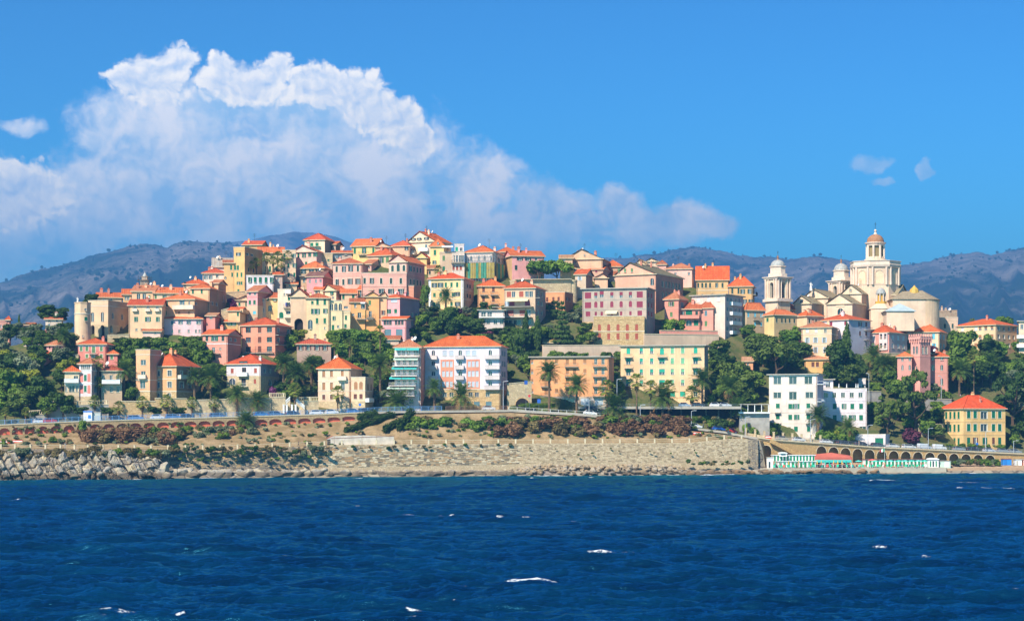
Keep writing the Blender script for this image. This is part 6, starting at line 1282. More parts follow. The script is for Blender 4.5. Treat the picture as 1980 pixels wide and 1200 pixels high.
def bell_tower(label, px0, pc, px2, base, Y, dpy):
    """dpy: rows of cross foot, dome foot, drum foot, cornice top, belfry foot, ledge foot"""
    cr, dt, df, dr, co, be, le = dpy
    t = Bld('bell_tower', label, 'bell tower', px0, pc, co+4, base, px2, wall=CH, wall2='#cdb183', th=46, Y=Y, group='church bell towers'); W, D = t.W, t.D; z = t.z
    m1 = (px0+pc)/2; m2 = (pc+px2)/2
    t.win((m1,), (be+co+6)/2+2, 7, (be-co)*.72, 'D').win((m2,), (be+co+6)/2+2, 7, (be-co)*.72, 'D'); ALLB2.append(t); e = t.e
    b = MB(); b.box(-.9, W+.9, -.9, D+.9, z(co+1.5), z(co), CHW); b.box(-.5, W+.5, -.5, D+.5, z(co+4.5), z(co+1.5), CHW); b.build('cornice', e)
    b = MB(); b.box(-.7, W+.7, -.7, D+.7, z(le), z(be+1), CHW); b.box(-.35, W+.35, -.35, D+.35, z(be+1), z(be), CHW); b.build('ledge', e)
    for (x, y) in ((.35, -.18), (W-.35, -.18), (W+.18, .35), (W+.18, D-.35)):
        b = MB(); b.box(x-.3, x+.3, y-.25, y+.25, z(be), z(co+4.5), CHW); b.box(x-.4, x+.4, y-.3, y+.3, z(co+7), z(co+4.5), CHW); b.build('pilaster', e)
    for f in (.27, .73):
        b = MB(); b.bar((W*f, -.2, z(be)), (W*f, -.2, z(co+5)), .2, CHW, 8); b.build('column', e); b = MB(); b.bar((W+.2, D*f, z(be)), (W+.2, D*f, z(co+5)), .2, CHW, 8); b.build('column', e)
    c = (W/2, D/2); sc = Y/F; r = 15.2*sc
    b = MB(); b.lathe([(r*1.28, z(co)), (r*1.28, z(co)+1.2), (r*1.05, z(co)+1.3), (r*1.02, z(dr)), (r*1.02, z(df)), (r*1.14, z(df)+.1), (r*1.14, z(df)+.4), (r*.9, z(df)+.5)], CHW, 8, c, off=R(22.5)); b.build('drum', e)
    hd = z(dt)-z(df)-.5; b = MB(); b.lathe([(r*.93*math.cos(a), z(df)+.5+hd*math.sin(a)) for a in np.linspace(0, math.pi/2*.97, 9)]+[(0, z(dt))], LEAD, 20, c); b.build('dome', e, smooth=True)
    b = MB(); b.lathe([(.35, z(dt)-.1), (.25, z(dt)+.5), (.45, z(dt)+.8), (.2, z(dt)+1.1), (.28, z(dt)+1.4), (0, z(dt)+1.6)], BROWNT, 8, c); b.build('finial', e); cross(e, c[0], c[1], z(dt)+1.5, max(1.6, z(cr)-z(dt)-1.5))
ALLB2 = []
YC = float(Yh(1648, 652))
bell_tower('left bell tower of the basilica with grey dome and open belfry', 1480, 1503.5, 1528, 645, float(Yh(1503, 640))+4, (484, 500, 515, 529, 534, 576, 582))
bell_tower('right bell tower of the basilica, partly hidden behind its roof', 1603, 1626, 1650, 640, YC+26, (491, 507, 523, 536, 541, 580, 586))
def basilica():
    Y = YC+16; sc = Y/F; e = empty('basilica', (PX(1698, Y), Y, PZ(640, Y))); tag(e, 'big cream basilica with octagonal drum, lantern and apse', 'church')
    z0 = e.location.z; z = lambda py: PZ(py, Y)-z0; X = lambda px: (px-1698)*sc
    CHM = plaster(CH); cy = 49*sc*.6
    b = MB(); b.lathe([(47*sc, z(600)), (46*sc, z(551))], CHM, 8, (0, cy), off=R(22.5)); b.build('drum_base', e)
    r = 48*sc; b = MB(); b.lathe([(r*.97, z(551)), (r*.97, z(517))], CHM, 8, (0, cy), off=R(22.5)); b.build('drum', e)
    b = MB(); b.lathe([(r*.99, z(518)), (r*1.04, z(516)), (r*1.06, z(512)), (r*1.03, z(511)), (r*1.03, z(505.5)), (r*1.06, z(505)), (r*1.06, z(504)), (r*.8, z(504)), (r*.5, z(502))], CHW, 8, (0, cy), off=R(22.5)); b.build('drum_cornice', e)
    for k in range(8):
        a = R(22.5)+k*math.pi/4; a2 = a+math.pi/8
        for da in (-.10, .10): b = MB(); b.bar((r*.97*math.cos(a+da), cy+r*.97*math.sin(a+da), z(551)), (r*.97*math.cos(a+da), cy+r*.97*math.sin(a+da), z(517)), .45, CHW, 6); b.build('pilaster', e)
        if math.sin(a2) < .2:
            d = r*.97*math.cos(math.pi/8); nx, ny = math.cos(a2), math.sin(a2); n = MB(); w = 7.5*sc; zt = z(524); zb = z(549)
            arc = [(w*math.cos(math.pi*i/10), zt+w*math.sin(math.pi*i/10)-w) for i in range(11)]
            pts = [(w, zb)]+arc+[(-w, zb)]
            T = lambda p, o: (nx*(d+o)-ny*p[0], cy+ny*(d+o)+nx*p[0], p[1])
            n.face([T(p, .05) for p in pts], plaster('#ead2a2'))
            for p, q in zip(pts, pts[1:]): n.face([T(p, .05), T(q, .05), T((q[0]*1.14, zb+(q[1]-zb)*1.04), .25), T((p[0]*1.14, zb+(p[1]-zb)*1.04), .25)], CHW)
            n.build('blind_niche', e)
    r2 = 17*sc; b = MB(); b.lathe([(r2*1.3, z(503)), (r2*1.25, z(499)), (r2*1.02, z(498)), (r2*1.0, z(494))], CHM, 16, (0, cy)); b.build('lantern_base', e)
    b = MB(); b.lathe([(r2*.82, z(498)), (r2*.82, z(472))], plain('lantern_louvre', '#8d7a52', .8), 8, (0, cy), off=R(22.5)); lt = b.build('lantern', e)
    for k in range(8): a = R(22.5)+k*math.pi/4; b = MB(); b.bar((r2*.98*math.cos(a), cy+r2*.98*math.sin(a), z(498)), (r2*.98*math.cos(a), cy+r2*.98*math.sin(a), z(472)), .42, CHW, 8); b.build('column', lt)
    b = MB(); b.lathe([(r2*1.0, z(473)), (r2*1.05, z(470)), (r2*1.2, z(468)), (r2*1.2, z(466.5)), (r2*.95, z(466))], CHW, 20, (0, cy)); b.build('lantern_cornice', e)
    b = MB(); hd = z(450)-z(466); b.lathe([(r2*.98*math.cos(a), z(466)+hd*math.sin(a)**.9) for a in np.linspace(0, 1.45, 9)]+[(0, z(449.5))], BROWNT, 20, (0, cy)); b.build('cupola', e, smooth=True)
    b = MB(); b.lathe([(.7, z(451)), (.5, z(447.5)), (.25, z(446)), (.55, z(443)), (.35, z(441.5)), (0, z(440))], CHW, 10, (0, cy)); b.build('finial', e); cross(e, 0, cy, z(440.5), 14*sc)
    # side chapel lantern
    c = (X(1694.5), -9.0); r3 = 9*sc
    b = MB(); b.lathe([(r3*2.5, z(640)), (r3*2.5, z(601)), (r3*2.7, z(600.5)), (r3*1.2, z(590)), (0, z(590))], CHM, 8, c, off=R(22.5)); b.build('chapel', e)
    b = MB(); b.lathe([(r3*1.25, z(591)), (r3*1.25, z(586)), (r3*.75, z(586)), (r3*.75, z(571))], plain('amber_glazing', '#c99a3c', .5), 8, c, off=R(22.5)); cl = b.build('chapel_lantern', e)
    for k in range(8): a = R(22.5)+k*math.pi/4; b = MB(); b.bar((c[0]+r3*.95*math.cos(a), c[1]+r3*.95*math.sin(a), z(587)), (c[0]+r3*.95*math.cos(a), c[1]+r3*.95*math.sin(a), z(571)), .22, CHW, 6); b.build('column', cl)
    b = MB(); b.lathe([(r3*1.1, z(571.5)), (r3*1.1, z(569.5))]+[(r3*1.0*math.cos(a), z(569.5)+(z(560)-z(569.5))*math.sin(a)) for a in np.linspace(0, 1.5, 7)]+[(0, z(559))], LEAD, 14, c); b.build('chapel_dome', e)
    # apse
    ca = (X(1777), -5.0); ra = 33*sc; ap = plaster('#d8bf90')
    b = MB(); b.lathe([(ra, z(665)), (ra, z(583))], ap, 32, ca); b.build('apse', e, smooth=True)
    b = MB(); b.lathe([(ra*1.03, z(584)), (ra*1.05, z(582)), (0, z(563))], stonemat('stone_slab_roof', ('#8f8068', '#a5967c', '#998a70'), (1.2, 1.2, 2), .4, '#857660'), 32, ca); b.build('apse_roof', e)
    b = MB(); b.box(X(1715), X(1777), -5-ra, -5+ra, z(660), z(583), CHM); b.build('choir', e)
    SR = _mats['stone_slab_roof']; b = MB(); E = [(X(1712), -5-ra-.5, z(582.5)), (X(1778), -5-ra-.5, z(582.5)), (X(1778), -5+ra, z(582.5)), (X(1712), -5+ra, z(582.5))]; A, C = (X(1740), -5, z(565)), (X(1778), -5, z(563))
    b.face([E[0], E[1], C, A], SR); b.face([E[3], E[0], A], SR); b.face([E[2], E[3], A, C], SR); b.build('choir_roof', e)
    b = MB(); c4 = (X(1762), -5.5); b.lathe([(1.8, z(569)), (1.6, z(562)), (.6, z(557)), (0, z(553))], plain('gilt_crown', '#c9a24a', .5), 8, c4); b.build('roof_crown', e)
    # glazed pyramid in front
    b = MB(); gp = plain('bluish_glazing', '#a9b7ba', .25, .6); P0 = (X(1722), -17, z(592)); q = [(X(1690), -21, z(608)), (X(1750), -21, z(608)), (X(1750), -13, z(608)), (X(1690), -13, z(608))]
    for i in range(4): b.face([q[i], q[(i+1) % 4], P0], gp)
    b.build('glass_pyramid', e); b = MB(); b.box(X(1694), X(1746), -20.5, -13.5, z(645), z(608), CHM); b.build('pyramid_base', e)
basilica()
def nave(name, label, *a, **k):
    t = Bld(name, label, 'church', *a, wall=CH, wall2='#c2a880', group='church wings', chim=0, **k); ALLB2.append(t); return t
SLM = SLATE
nave('church_transept', 'church transept with blind arch and round window, slab roof', 1598, 1648, 586, 652, 1673, roof=('gy', 568, SLM, 0.5), Y=YC, D=13).win((1625,), 601, 11, 12, 'A').panel(1617, 1633, 576, 592, plaster('#ead4a8'), 'blind_arch', .15)
nave('church_nave', 'upper church gable right of the transept under the drum', 1628, 1666, 567, 650, 1686, roof=('gy', 550, SLM, 0.45), Y=YC+9, D=12).win((1645,), 560, 4, 4, 'A')
nave('church_nave', 'left church gable carrying the white statue', 1553, 1601, 575, 645, 1633, roof=('gy', 558, SLM, 0.42), Y=YC+12, D=16).win((1573,), 567, 4, 4, 'A')
nave('church_nave', 'low church gable behind the red roofs at left', 1535, 1569, 586, 645, 1600, roof=('gy', 571, SLM, 0.44), Y=YC+5, D=14).win((1550,), 582, 6, 5, 'A')
nave('church_nave', 'church wing right of the drum under the slab roof', 1705, 1733, 570, 650, 1756, roof=('gx', 551, SLM), Y=YC+14, D=14).win((1746,), 560, 4, 4, 'A')
sx = empty('roof_statue', at(1568, 559, YC+13)); tag(sx, 'white statue with raised arm on the church gable', 'statue'); statue(sx, 2.5)
for t in ALLB2: t.done()
def scaffold_tower():
    Y = float(Yh(281, 585))+22; sc = Y/F; z0 = PZ(580, Y); e = empty('scaffolded_bell_tower', (PX(280, Y), Y, z0)); tag(e, 'small grey bell tower wrapped in scaffolding on the left skyline', 'bell tower'); z = lambda py: PZ(py, Y)-z0; m = plaster('#a89a80')
    b = MB(); w = 7.5*sc; b.box(-w, w, -w, w, 0, z(542), m); b.build('shaft', e); b = MB(); w = 5.3*sc; b.box(-w, w, -w, w, z(542), z(535.5), m); b.box(-w*1.2, w*1.2, -w*1.2, w*1.2, z(535.5), z(534.5), m); b.build('belfry', e)
    b = MB(); b.lathe([(4.4*sc, z(534.5)), (3.6*sc, z(531)), (1.6*sc, z(528.5)), (.8*sc, z(527)), (.5*sc, z(525)), (0, z(523.5))], LEAD, 12); b.build('dome', e, smooth=True)
    b = MB(); W = 10.5*sc
    for x in (-W, -W*.35, W*.35, W):
        for y in (-W, W): b.bar((x, y, 0), (x, y, z(533)), .06, IRON, 4)
    for py in (553, 549, 545, 541, 537):
        for y in (-W, W): b.bar((-W*1.2, y, z(py)), (W*1.3, y, z(py)), .05, IRON, 4)
    b.build('scaffold_poles', e)
    for py in (552, 542): b = MB(); b.box(-W*1.2, W*1.2, -W*1.05, -W*.8, z(py), z(py)+.08, WOODF); b.build('scaffold_plank', e)
scaffold_tower()
def scaffolding():
    """poles, planks and hanging nets before the white house"""
    nets = [plain('green_net', '#4c9078', .9), plain('yellow_net', '#a89650', .9)]
    b0 = sc_; e = empty('scaffolding', (b0.O[0], b0.O[1], b0.z0)); e.rotation_euler = b0.e.rotation_euler; tag(e, 'scaffolding with hanging green and mustard nets, centre skyline', 'scaffolding')
    W, D = b0.W, b0.D; z = b0.z; p = MB(); y = -1.3
    n = 12
    for i in range(n+1): x = -.5+(W+1.5)*i/n; p.bar((x, y, z(548)), (x, y, z(490)), .05, METAL, 4); p.bar((x, y+.9, z(548)), (x, y+.9, z(490)), .05, METAL, 4)
    for i in range(7): yy = D*i/6; p.bar((W+1.1, yy, z(548)), (W+1.1, yy, z(490)), .05, METAL, 4)
    for q in (490, 497, 506, 514, 522, 530, 538): p.bar((-.6, y, z(q)), (W+1.1, y, z(q)), .05, METAL, 4); p.bar((W+1.1, y, z(q)), (W+1.1, D, z(q)), .05, METAL, 4)
    p.build('poles', e)
    for q in (507, 516, 526, 537): b = MB(); b.box(-.6, W+1.0, y+.05, y+.85, z(q)-.06, z(q), WOODF); b.build('plank', e)
    g = random.Random(3)
    for i in range(n):
        xa = -.5+(W+1.5)*i/n; xb = -.5+(W+1.5)*(i+1)/n; m = nets[0] if i in (2, 5, 7, 8) else nets[1]; b = MB(); k = 5; rows = []
        for j in range(5):
            zz = z(508)+(z(538)-z(508))*j/4; rows.append([(xa+(xb-xa)*t/k, y-.08-.22*math.sin(t*1.9+i)*g.uniform(.4, 1), zz) for t in range(k+1)])
        for r0, r1 in zip(rows, rows[1:]):
            for t in range(k): b.face([r0[t], r0[t+1], r1[t+1], r1[t]], m)
        b.build('net', e)
    for i in range(5):
        ya, yb = D*i/5*.8, D*(i+1)/5*.8; m = nets[0] if i in (1, 3) else nets[1]; b = MB(); b.face([(W+1.2, ya, z(538)), (W+1.25+.2*(i % 2), yb, z(538)), (W+1.25, yb, z(508)), (W+1.2, ya, z(508))], m); b.build('net', e)
scaffolding()
def merlons():
    e = tw.e; W, D = tw.W, tw.D; o = .55; m = plaster('#dc9a86'); H0 = tw.H
    b = MB(); b.box(-o, W+o, -o, D+o, H0-.2, H0+.7, m); b.build('battlement_walk', e)
    for (n, f) in ((5, lambda t: (-o+(W+2*o)*t, -o)), (5, lambda t: (W+o, -o+(D+2*o)*t))):
        for i in range(n):
            x, y = f((i+.5)/n); q = MB(); q.box(x-.3, x+.3, y-.15, y+.15, H0+.7, H0+1.5, m); q.build('merlon', e)
            c = MB(); c.box(x-.18, x+.18, y-.0, y+.35, H0-1.3, H0-.2, m) if f(0)[0] != W+o else c.box(x-.35, x, y-.18, y+.18, H0-1.3, H0-.2, m); c.build('corbel', e)
merlons()
# ================================================================== vegetation
def leaf_cloud(lobes, n, size, seed, up=.35, flat=1.0, inner=.25):
    """many small leaf-sized quads spread through ellipsoid lobes: (cx,cy,cz,rx,ry,rz)"""
    g = np.random.default_rng(seed); vol = np.array([(l[3]*l[4]*l[5])**(2/3) for l in lobes]); cnt = np.maximum(6, (n*vol/vol.sum()).astype(int))
    C = []; N = []
    for l, k in zip(lobes, cnt):
        d = g.normal(size=(k, 3)); d /= np.linalg.norm(d, axis=1)[:, None]; rr = np.where(g.random(k) < inner, g.uniform(.4, .8, k), g.uniform(.80, 1.06, k))
        C.append(np.array(l[:3]) + d*rr[:, None]*np.array(l[3:])); N.append(d)
    C = np.concatenate(C); N = np.concatenate(N); k = len(C)
    N = N + g.normal(size=(k, 3))*.55 + np.array([0, 0, up]); N /= np.linalg.norm(N, axis=1)[:, None]
    T = np.cross(N, g.normal(size=(k, 3))); T /= np.linalg.norm(T, axis=1)[:, None]; B = np.cross(N, T); s = size*g.uniform(.6, 1.35, k)[:, None]
    T *= s; B *= s*flat
    return np.stack([C-T-B*.6, C+T-B*.8, C+T*.7+B, C-T*.8+B*.9], 1)
def quad_mesh(name, Q, mats, mi=None):
    k = len(Q); me = bpy.data.meshes.new(name); me.vertices.add(4*k); me.vertices.foreach_set('co', Q.reshape(-1).astype(np.float32))
    me.loops.add(4*k); me.loops.foreach_set('vertex_index', np.arange(4*k, dtype=np.int32)); me.polygons.add(k); me.polygons.foreach_set('loop_start', np.arange(0, 4*k, 4, dtype=np.int32))
    for m in mats: me.materials.append(m)
    if mi is not None: me.polygons.foreach_set('material_index', np.asarray(mi, dtype=np.int32))
    me.update(calc_edges=True); me.validate(); return me
LEAF = dict(green=leafmat('mid_green_leaves', '#39561a', '#7c9433'), bright=leafmat('bright_green_leaves', '#456a20', '#86a03c'), dark=leafmat('dark_green_needles', '#263f18', '#566f2c'),
            pine=leafmat('pine_needles', '#30481a', '#6f8034'), olive=leafmat('grey_green_leaves', '#4c5a38', '#8a9370'), yellow=leafmat('yellow_green_leaves', '#5b6c1c', '#a3a636'),
            russet=leafmat('russet_dry_leaves', '#6a4e34', '#957250'), brown=leafmat('brown_green_scrub', '#5c5230', '#8f8050'), plum=leafmat('plum_leaves', '#4c2533', '#7d4455'),
            flower=leafmat('magenta_flowers', '#5c2a4a', '#8e4a78'), palm=leafmat('palm_green', '#2c4a1a', '#6f8a3c'), fan=leafmat('fan_palm_green', '#4c6424', '#9aa244'), grass=leafmat('fresh_grass', '#4a6b22', '#7d9a3a'))
DEAD = plain('dry_palm_leaves', '#8a6a3e', .9); BARK = plain('tree_bark', '#5c4a3a', .95, .1, 0, .25, 3); PBARK = plain('palm_bark', '#6e5a46', .95, .1, 0, .3, 3); FRUIT = plain('orange_palm_fruit', '#d9892a', .7)
_cr = {}
def crown(kind, colr, v):
    k = (kind, colr, v)
    if k in _cr: return _cr[k]
    seed = hash((kind, v)) % 1000 if False else {'round': 10, 'pine': 30, 'umb': 50, 'cyp': 70, 'shrub': 90, 'hedge': 110, 'norf': 130, 'airy': 150}[kind]+v
    g = np.random.default_rng(seed); L = []; n, size, up = 1900, .075, .35
    if kind == 'round':           # trunk foot at z 0, whole tree 1 high, crown about 1 wide
        for i in range(16):
            a = g.uniform(0, 6.28); r = .30*math.sqrt(g.random()); z = g.uniform(.34, .84); s = g.uniform(.13, .21); L.append((r*math.cos(a), r*math.sin(a), z, s, s, s*.85))
        size = .042
    elif kind == 'airy':
        for i in range(22):
            a = g.uniform(0, 6.28); r = .40*math.sqrt(g.random()); z = g.uniform(.35, .93); s = g.uniform(.05, .095); L.append((r*math.cos(a), r*math.sin(a), z, s*1.2, s*1.2, s*.7))
        n, size = 1300, .030
    elif kind == 'pine':
        for i in range(20):
            a = g.uniform(0, 6.28); z = g.uniform(.30, .92); rm = .40*(1-abs(z-.62)/.62)**.5; r = rm*math.sqrt(g.random()); s = g.uniform(.10, .17); L.append((r*math.cos(a), r*math.sin(a), z, s*1.25, s*1.25, s*.75))
        n, size, up = 2300, .036, .6
    elif kind == 'umb':
        for i in range(26):
            a = g.uniform(0, 6.28); r = .42*math.sqrt(g.random()); z = .82-.9*r*r+g.uniform(-.05, .03); s = g.uniform(.13, .18); L.append((r*math.cos(a), r*math.sin(a), z-.03, s, s, s*1.1))
        n, size, up = 3000, .032, .8
    elif kind == 'cyp':
        for i in range(16):
            z = .08+.88*i/15; r = .5*math.sin(math.pi*min(1, (z*.93+.08)))**.7*.62; L.append((g.uniform(-.05, .05), g.uniform(-.05, .05), z, r, r, .09))
        n, size, up = 1700, .032, .6
    elif kind == 'shrub':
        for i in range(13):
            a = g.uniform(0, 6.28); r = .36*math.sqrt(g.random()); s = g.uniform(.13, .24); L.append((r*math.cos(a), r*math.sin(a), g.uniform(.18, .62)*(1-r*.7), s, s, s*1.0))
        n, size = 1100, .055
    elif kind == 'hedge':
        for i in range(14): L.append((-.5+i/13, g.uniform(-.1, .1), .45+g.uniform(-.05, .08), .12, .3, .45))
        n, size = 1500, .045
    elif kind == 'norf':
        for i in range(9):
            z = .16+.80*i/8; r = .48*(1-z)*1.0+.06
            for j in range(6): a = j*1.047+i*.5; L.append((r*.6*math.cos(a), r*.6*math.sin(a), z-.02, r*.5, r*.5, .022))
        n, size, up = 2000, .030, .9
    me = quad_mesh('crown', leaf_cloud(L, n, size, seed, up), [LEAF[colr]]); _cr[k] = me; return me
_tr = {}
def trunk(kind, v):
    k = (kind, v)
    if k in _tr: return _tr[k]
    g = np.random.default_rng(500+v); b = MB()
    if kind in ('shrub', 'hedge'):
        for i in range(5): a = i*1.26; b.bar((0, 0, -.1), (.3*math.cos(a), .25*math.sin(a), .45), .03, BARK, 4, .012)
    elif kind in ('cyp', 'norf'): b.bar((0, 0, -.1), (0, 0, .9), .035, BARK, 6, .01)
    else:
        p = Vector((0, 0, -.12)); top = .72 if kind == 'umb' else .55; rad = .034; pts = [p]
        for i in range(4): q = Vector((g.uniform(-.05, .05)*(i > 0), g.uniform(-.05, .05), -.12+(top+.12)*(i+1)/4)); b.bar(pts[-1], q, rad*(1-i*.16), BARK, 6, rad*(1-(i+1)*.16)); pts.append(q)
        for i in range(7):
            a = i*.9+g.uniform(0, .4); s = pts[2 if i < 3 else 3]; r = g.uniform(.22, .38); e_ = Vector((r*math.cos(a), r*math.sin(a), s.z+g.uniform(.14, .34)))
            m_ = (s+e_)/2+Vector((0, 0, -.03)); b.bar(s, m_, .017, BARK, 5, .012); b.bar(m_, e_, .012, BARK, 4, .005)
    _tr[k] = b.mesh('trunk'); return _tr[k]
NTREE = [0]
def slopeY(px, py):
    t = (float(PR(px))-py)/max(1.0, float(PR(px))-float(BR(px))); t = min(1.0, max(-.2, t)); return float(Ys(px))+13.5+t*(float(YR(px))-1.5-float(Ys(px))-13.5)
NAME = dict(round='leafy_tree', pine='pine_tree', umb='umbrella_pine', cyp='cypress_tree', shrub='shrub', hedge='hedge', norf='norfolk_pine', airy='thin_tree')
CATT = dict(round='tree', pine='tree', umb='tree', cyp='tree', shrub='shrub', hedge='hedge', norf='tree', airy='tree')
def plant(kind, colr, px, pb, pt, w, label, group=None, Y=None, sea=False, rz=None, depth=1.0):
    """a plant with its foot at (px, pb), its top at row pt and w pixels wide"""
    NTREE[0] += 1; r = random.Random(NTREE[0]*17+int(px))
    Y = (slopeY(px, pb) if sea else float(Yh(px, pb))) if Y is None else Y
    sc = Y/F; h = max(.4, (pb-pt)*sc); ww = w*sc
    e = empty(NAME[kind], at(px, pb, Y)-Vector((0, 0, .2)), r.uniform(0, 6.28) if rz is None else rz); tag(e, label, CATT[kind], group)
    v = r.randrange(4)
    inst('crown', crown(kind, colr, v), e, (0, 0, 0), 0, (ww, ww*depth, h)); inst('trunk', trunk(kind, v), e, (0, 0, 0), 0, ((ww+h)/2 if kind not in ('shrub', 'hedge') else ww, (ww+h)/2 if kind not in ('shrub', 'hedge') else ww*depth, h))
    return e
def frond_mesh(kind, v):
    k = ('palm', kind, v)
    if k in _cr: return _cr[k]
    g = np.random.default_rng(900+v+(50 if kind == 'fan' else 0)); Q = []; mi = []
    def quad(a, b, c, d, m=0): Q.append([tuple(a), tuple(b), tuple(c), tuple(d)]); mi.append(m)
    if kind == 'date':
        n = 76
        for i in range(n):
            a = i*2.399+g.uniform(-.2, .2); el = R(82)-R(118)*((i+.5)/n)**1.1; L = g.uniform(1.0, 1.3); dr = g.uniform(.45, .75); seg = 7
            P = []; p = Vector((0, 0, 0)); e_ = el
            for s in range(seg+1):
                P.append(p.copy()); p = p+Vector((math.cos(a)*math.cos(e_), math.sin(a)*math.cos(e_), math.sin(e_)))*(L/seg); e_ -= dr*(.6+s*.1)/seg*1.7
            side = Vector((-math.sin(a), math.cos(a), 0))
            for s in range(seg):
                w0 = .17*math.sin(math.pi*min(.97, (s+.35)/seg))**.6+.02
                for sg in (-1, 1):
                    for h_ in range(2):
                        q = P[s].lerp(P[s+1], h_*.5); q2 = P[s].lerp(P[s+1], h_*.5+.26); d = (P[s+1]-P[s]).normalized()
                        t = q+side*sg*w0*g.uniform(.8, 1.2)+d*.07+Vector((0, 0, -.035)); quad(q, q2, t+d*.02, t-d*.012, 1 if i > n*.93 else 0)
    else:
        n = 42
        for i in range(n):
            a = i*2.399; el = R(80)-R(125)*((i+.5)/n); L = g.uniform(.5, .7); dirv = Vector((math.cos(a)*math.cos(el), math.sin(a)*math.cos(el), math.sin(el))); side = Vector((-math.sin(a), math.cos(a), 0)); upv = dirv.cross(side)
            c = dirv*L; quad(dirv*.02-side*.01, dirv*.02+side*.01, c+side*.01, c-side*.01)
            for j in range(9):
                t = -1.25+2.5*j/8; d = (dirv*math.cos(t)+side*math.sin(t)); r_ = .40*g.uniform(.85, 1.1); o = side*math.cos(t)-dirv*math.sin(t); tip = c+d*r_-Vector((0, 0, .10+.05*g.random())); quad(c, c+d*r_*.5+o*.035, tip, c+d*r_*.5-o*.035)
        for i in range(30):        # the skirt of dead leaves
            a = i*2.399; z = -.2-.5*i/30; r_ = g.uniform(.16, .28); q = Vector((math.cos(a)*.07, math.sin(a)*.07, z)); s = Vector((-math.sin(a), math.cos(a), 0))*.09; t = Vector((math.cos(a)*r_, math.sin(a)*r_, z-.32)); quad(q-s*.4, q+s*.4, t+s, t-s, 1)
    me = quad_mesh('crown', np.array(Q), [LEAF['palm' if kind == 'date' else 'fan'], DEAD], mi); _cr[k] = me; return me
def palm_trunk(kind):
    k = ('ptrunk', kind)
    if k in _tr: return _tr[k]
    b = MB(); n = 16; r0 = lambda t: (1.0+.35*math.exp(-t*9)+.10*(1 if int(t*n*1) % 2 else 0)+(.45*math.exp(-(1-t)*16) if kind == 'date' else 0))
    b.lathe([(r0(i/n), i/n) for i in range(n+1)], PBARK, 8); _tr[k] = b.mesh('trunk'); return _tr[k]
NP = [0]
def palm(kind, px, pc, pb, rad, label, Y=None, sea=False, fruit=False, tr=None):
    """palm with its crown's heart at row pc, its foot at row pb and fronds rad pixels long"""
    NP[0] += 1; r = random.Random(NP[0]*31)
    Y = (slopeY(px, pb) if sea else float(Yh(px, pb))) if Y is None else Y; sc = Y/F; h = (pb-pc)*sc
    e = empty('date_palm' if kind == 'date' else 'fan_palm', at(px, pb, Y)-Vector((0, 0, .3)), r.uniform(0, 6.28)); tag(e, label, 'palm', 'palm trees')
    R_ = rad*sc*(1.16 if kind == 'date' else 1.25); cr = inst('crown', frond_mesh(kind, r.randrange(3)), e, (0, 0, h+.3), 0, (R_, R_, R_*1.02))
    w = tr or (.34 if kind == 'date' else .22); inst('trunk', palm_trunk(kind), e, (0, 0, -.4), 0, (w, w, h+.75))
    if fruit:
        b = MB(); g = np.random.default_rng(NP[0])
        for i in range(26): a = g.uniform(0, 6.28); q = (math.cos(a)*g.uniform(.12, .3)*R_, math.sin(a)*g.uniform(.12, .3)*R_, h+.3-R_*g.uniform(.0, .2)); b.lathe([(0, q[2]-.3), (.22, q[2]-.1), (.2, q[2]+.1), (0, q[2]+.25)], FRUIT, 5, q[:2])
        b.build('fruit_clusters', e)
    return e
def scatter(n, x0, x1, y0, y1, wr, asp, kinds, label, group, top=0, seed=1, sea=False, avoid=()):
    """n plants with feet in a patch of hillside; crowns never reach above row top"""
    g = random.Random(seed); k = 0; n = n if all(q[0] == 'shrub' for q in kinds) else max(3, int(n*.72)); wr = (wr[0]*1.06, wr[1]*1.1)
    for i in range(n*3):
        if k >= n: break
        px = g.uniform(x0, x1); pb = y0+(y1-y0)*(i % n+.5)/n if False else g.uniform(y0, y1)
        if any(a <= px <= b and c <= pb <= d for a, b, c, d in avoid): continue
        w = g.uniform(*wr); kd, co = g.choice(kinds); pt = max(pb-w*g.uniform(*asp), top+g.uniform(0, 6))
        if pb-pt < 5: continue
        plant(kd, co, px, pb, pt, w, label[kd] if isinstance(label, dict) else label, group, sea=sea); k += 1
RN = [('round', 'green'), ('round', 'dark'), ('round', 'green'), ('pine', 'dark'), ('round', 'olive')]
BR_ = [('round', 'bright'), ('round', 'green'), ('round', 'bright'), ('shrub', 'green'), ('round', 'yellow')]
PN = [('pine', 'pine'), ('pine', 'dark'), ('pine', 'pine'), ('round', 'green')]
def lab(where): return dict(round='rounded leafy tree '+where, pine='dense needle tree '+where, shrub='low leafy bush '+where, airy='thin airy tree '+where, umb='flat crowned pine '+where, cyp='slim dark cypress '+where)
scatter(34, -25, 128, 715, 812, (34, 58), (.8, 1.15), RN+[('pine', 'pine'), ('round', 'yellow')], lab('in the wood left of the red panelled villa'), 'wood at the lower left', 672, 1)
scatter(30, -25, 150, 655, 712, (24, 42), (.7, 1.0), RN, lab('on the slope below the castle tower at left'), 'trees on the far left slope', 640, 2)
scatter(20, -20, 138, 636, 662, (20, 36), (.7, 1.0), [('round', 'olive'), ('round', 'dark'), ('pine', 'dark')], lab('behind the cottages at far left'), 'trees on the far left ridge', 618, 3, avoid=((86, 124, 600, 640),))
scatter(6, 74, 138, 622, 634, (34, 46), (.8, 1.0), [('pine', 'dark'), ('round', 'dark')], lab('behind the grey cottage at left'), 'dark trees left of the castle', 588, 4)
scatter(38, 214, 392, 664, 712, (24, 42), (.8, 1.1), [('round', 'green'), ('round', 'dark'), ('round', 'bright'), ('shrub', 'green'), ('pine', 'pine')], lab('on the green bank below the long pink house'), 'green bank in the left middle', 646, 5)
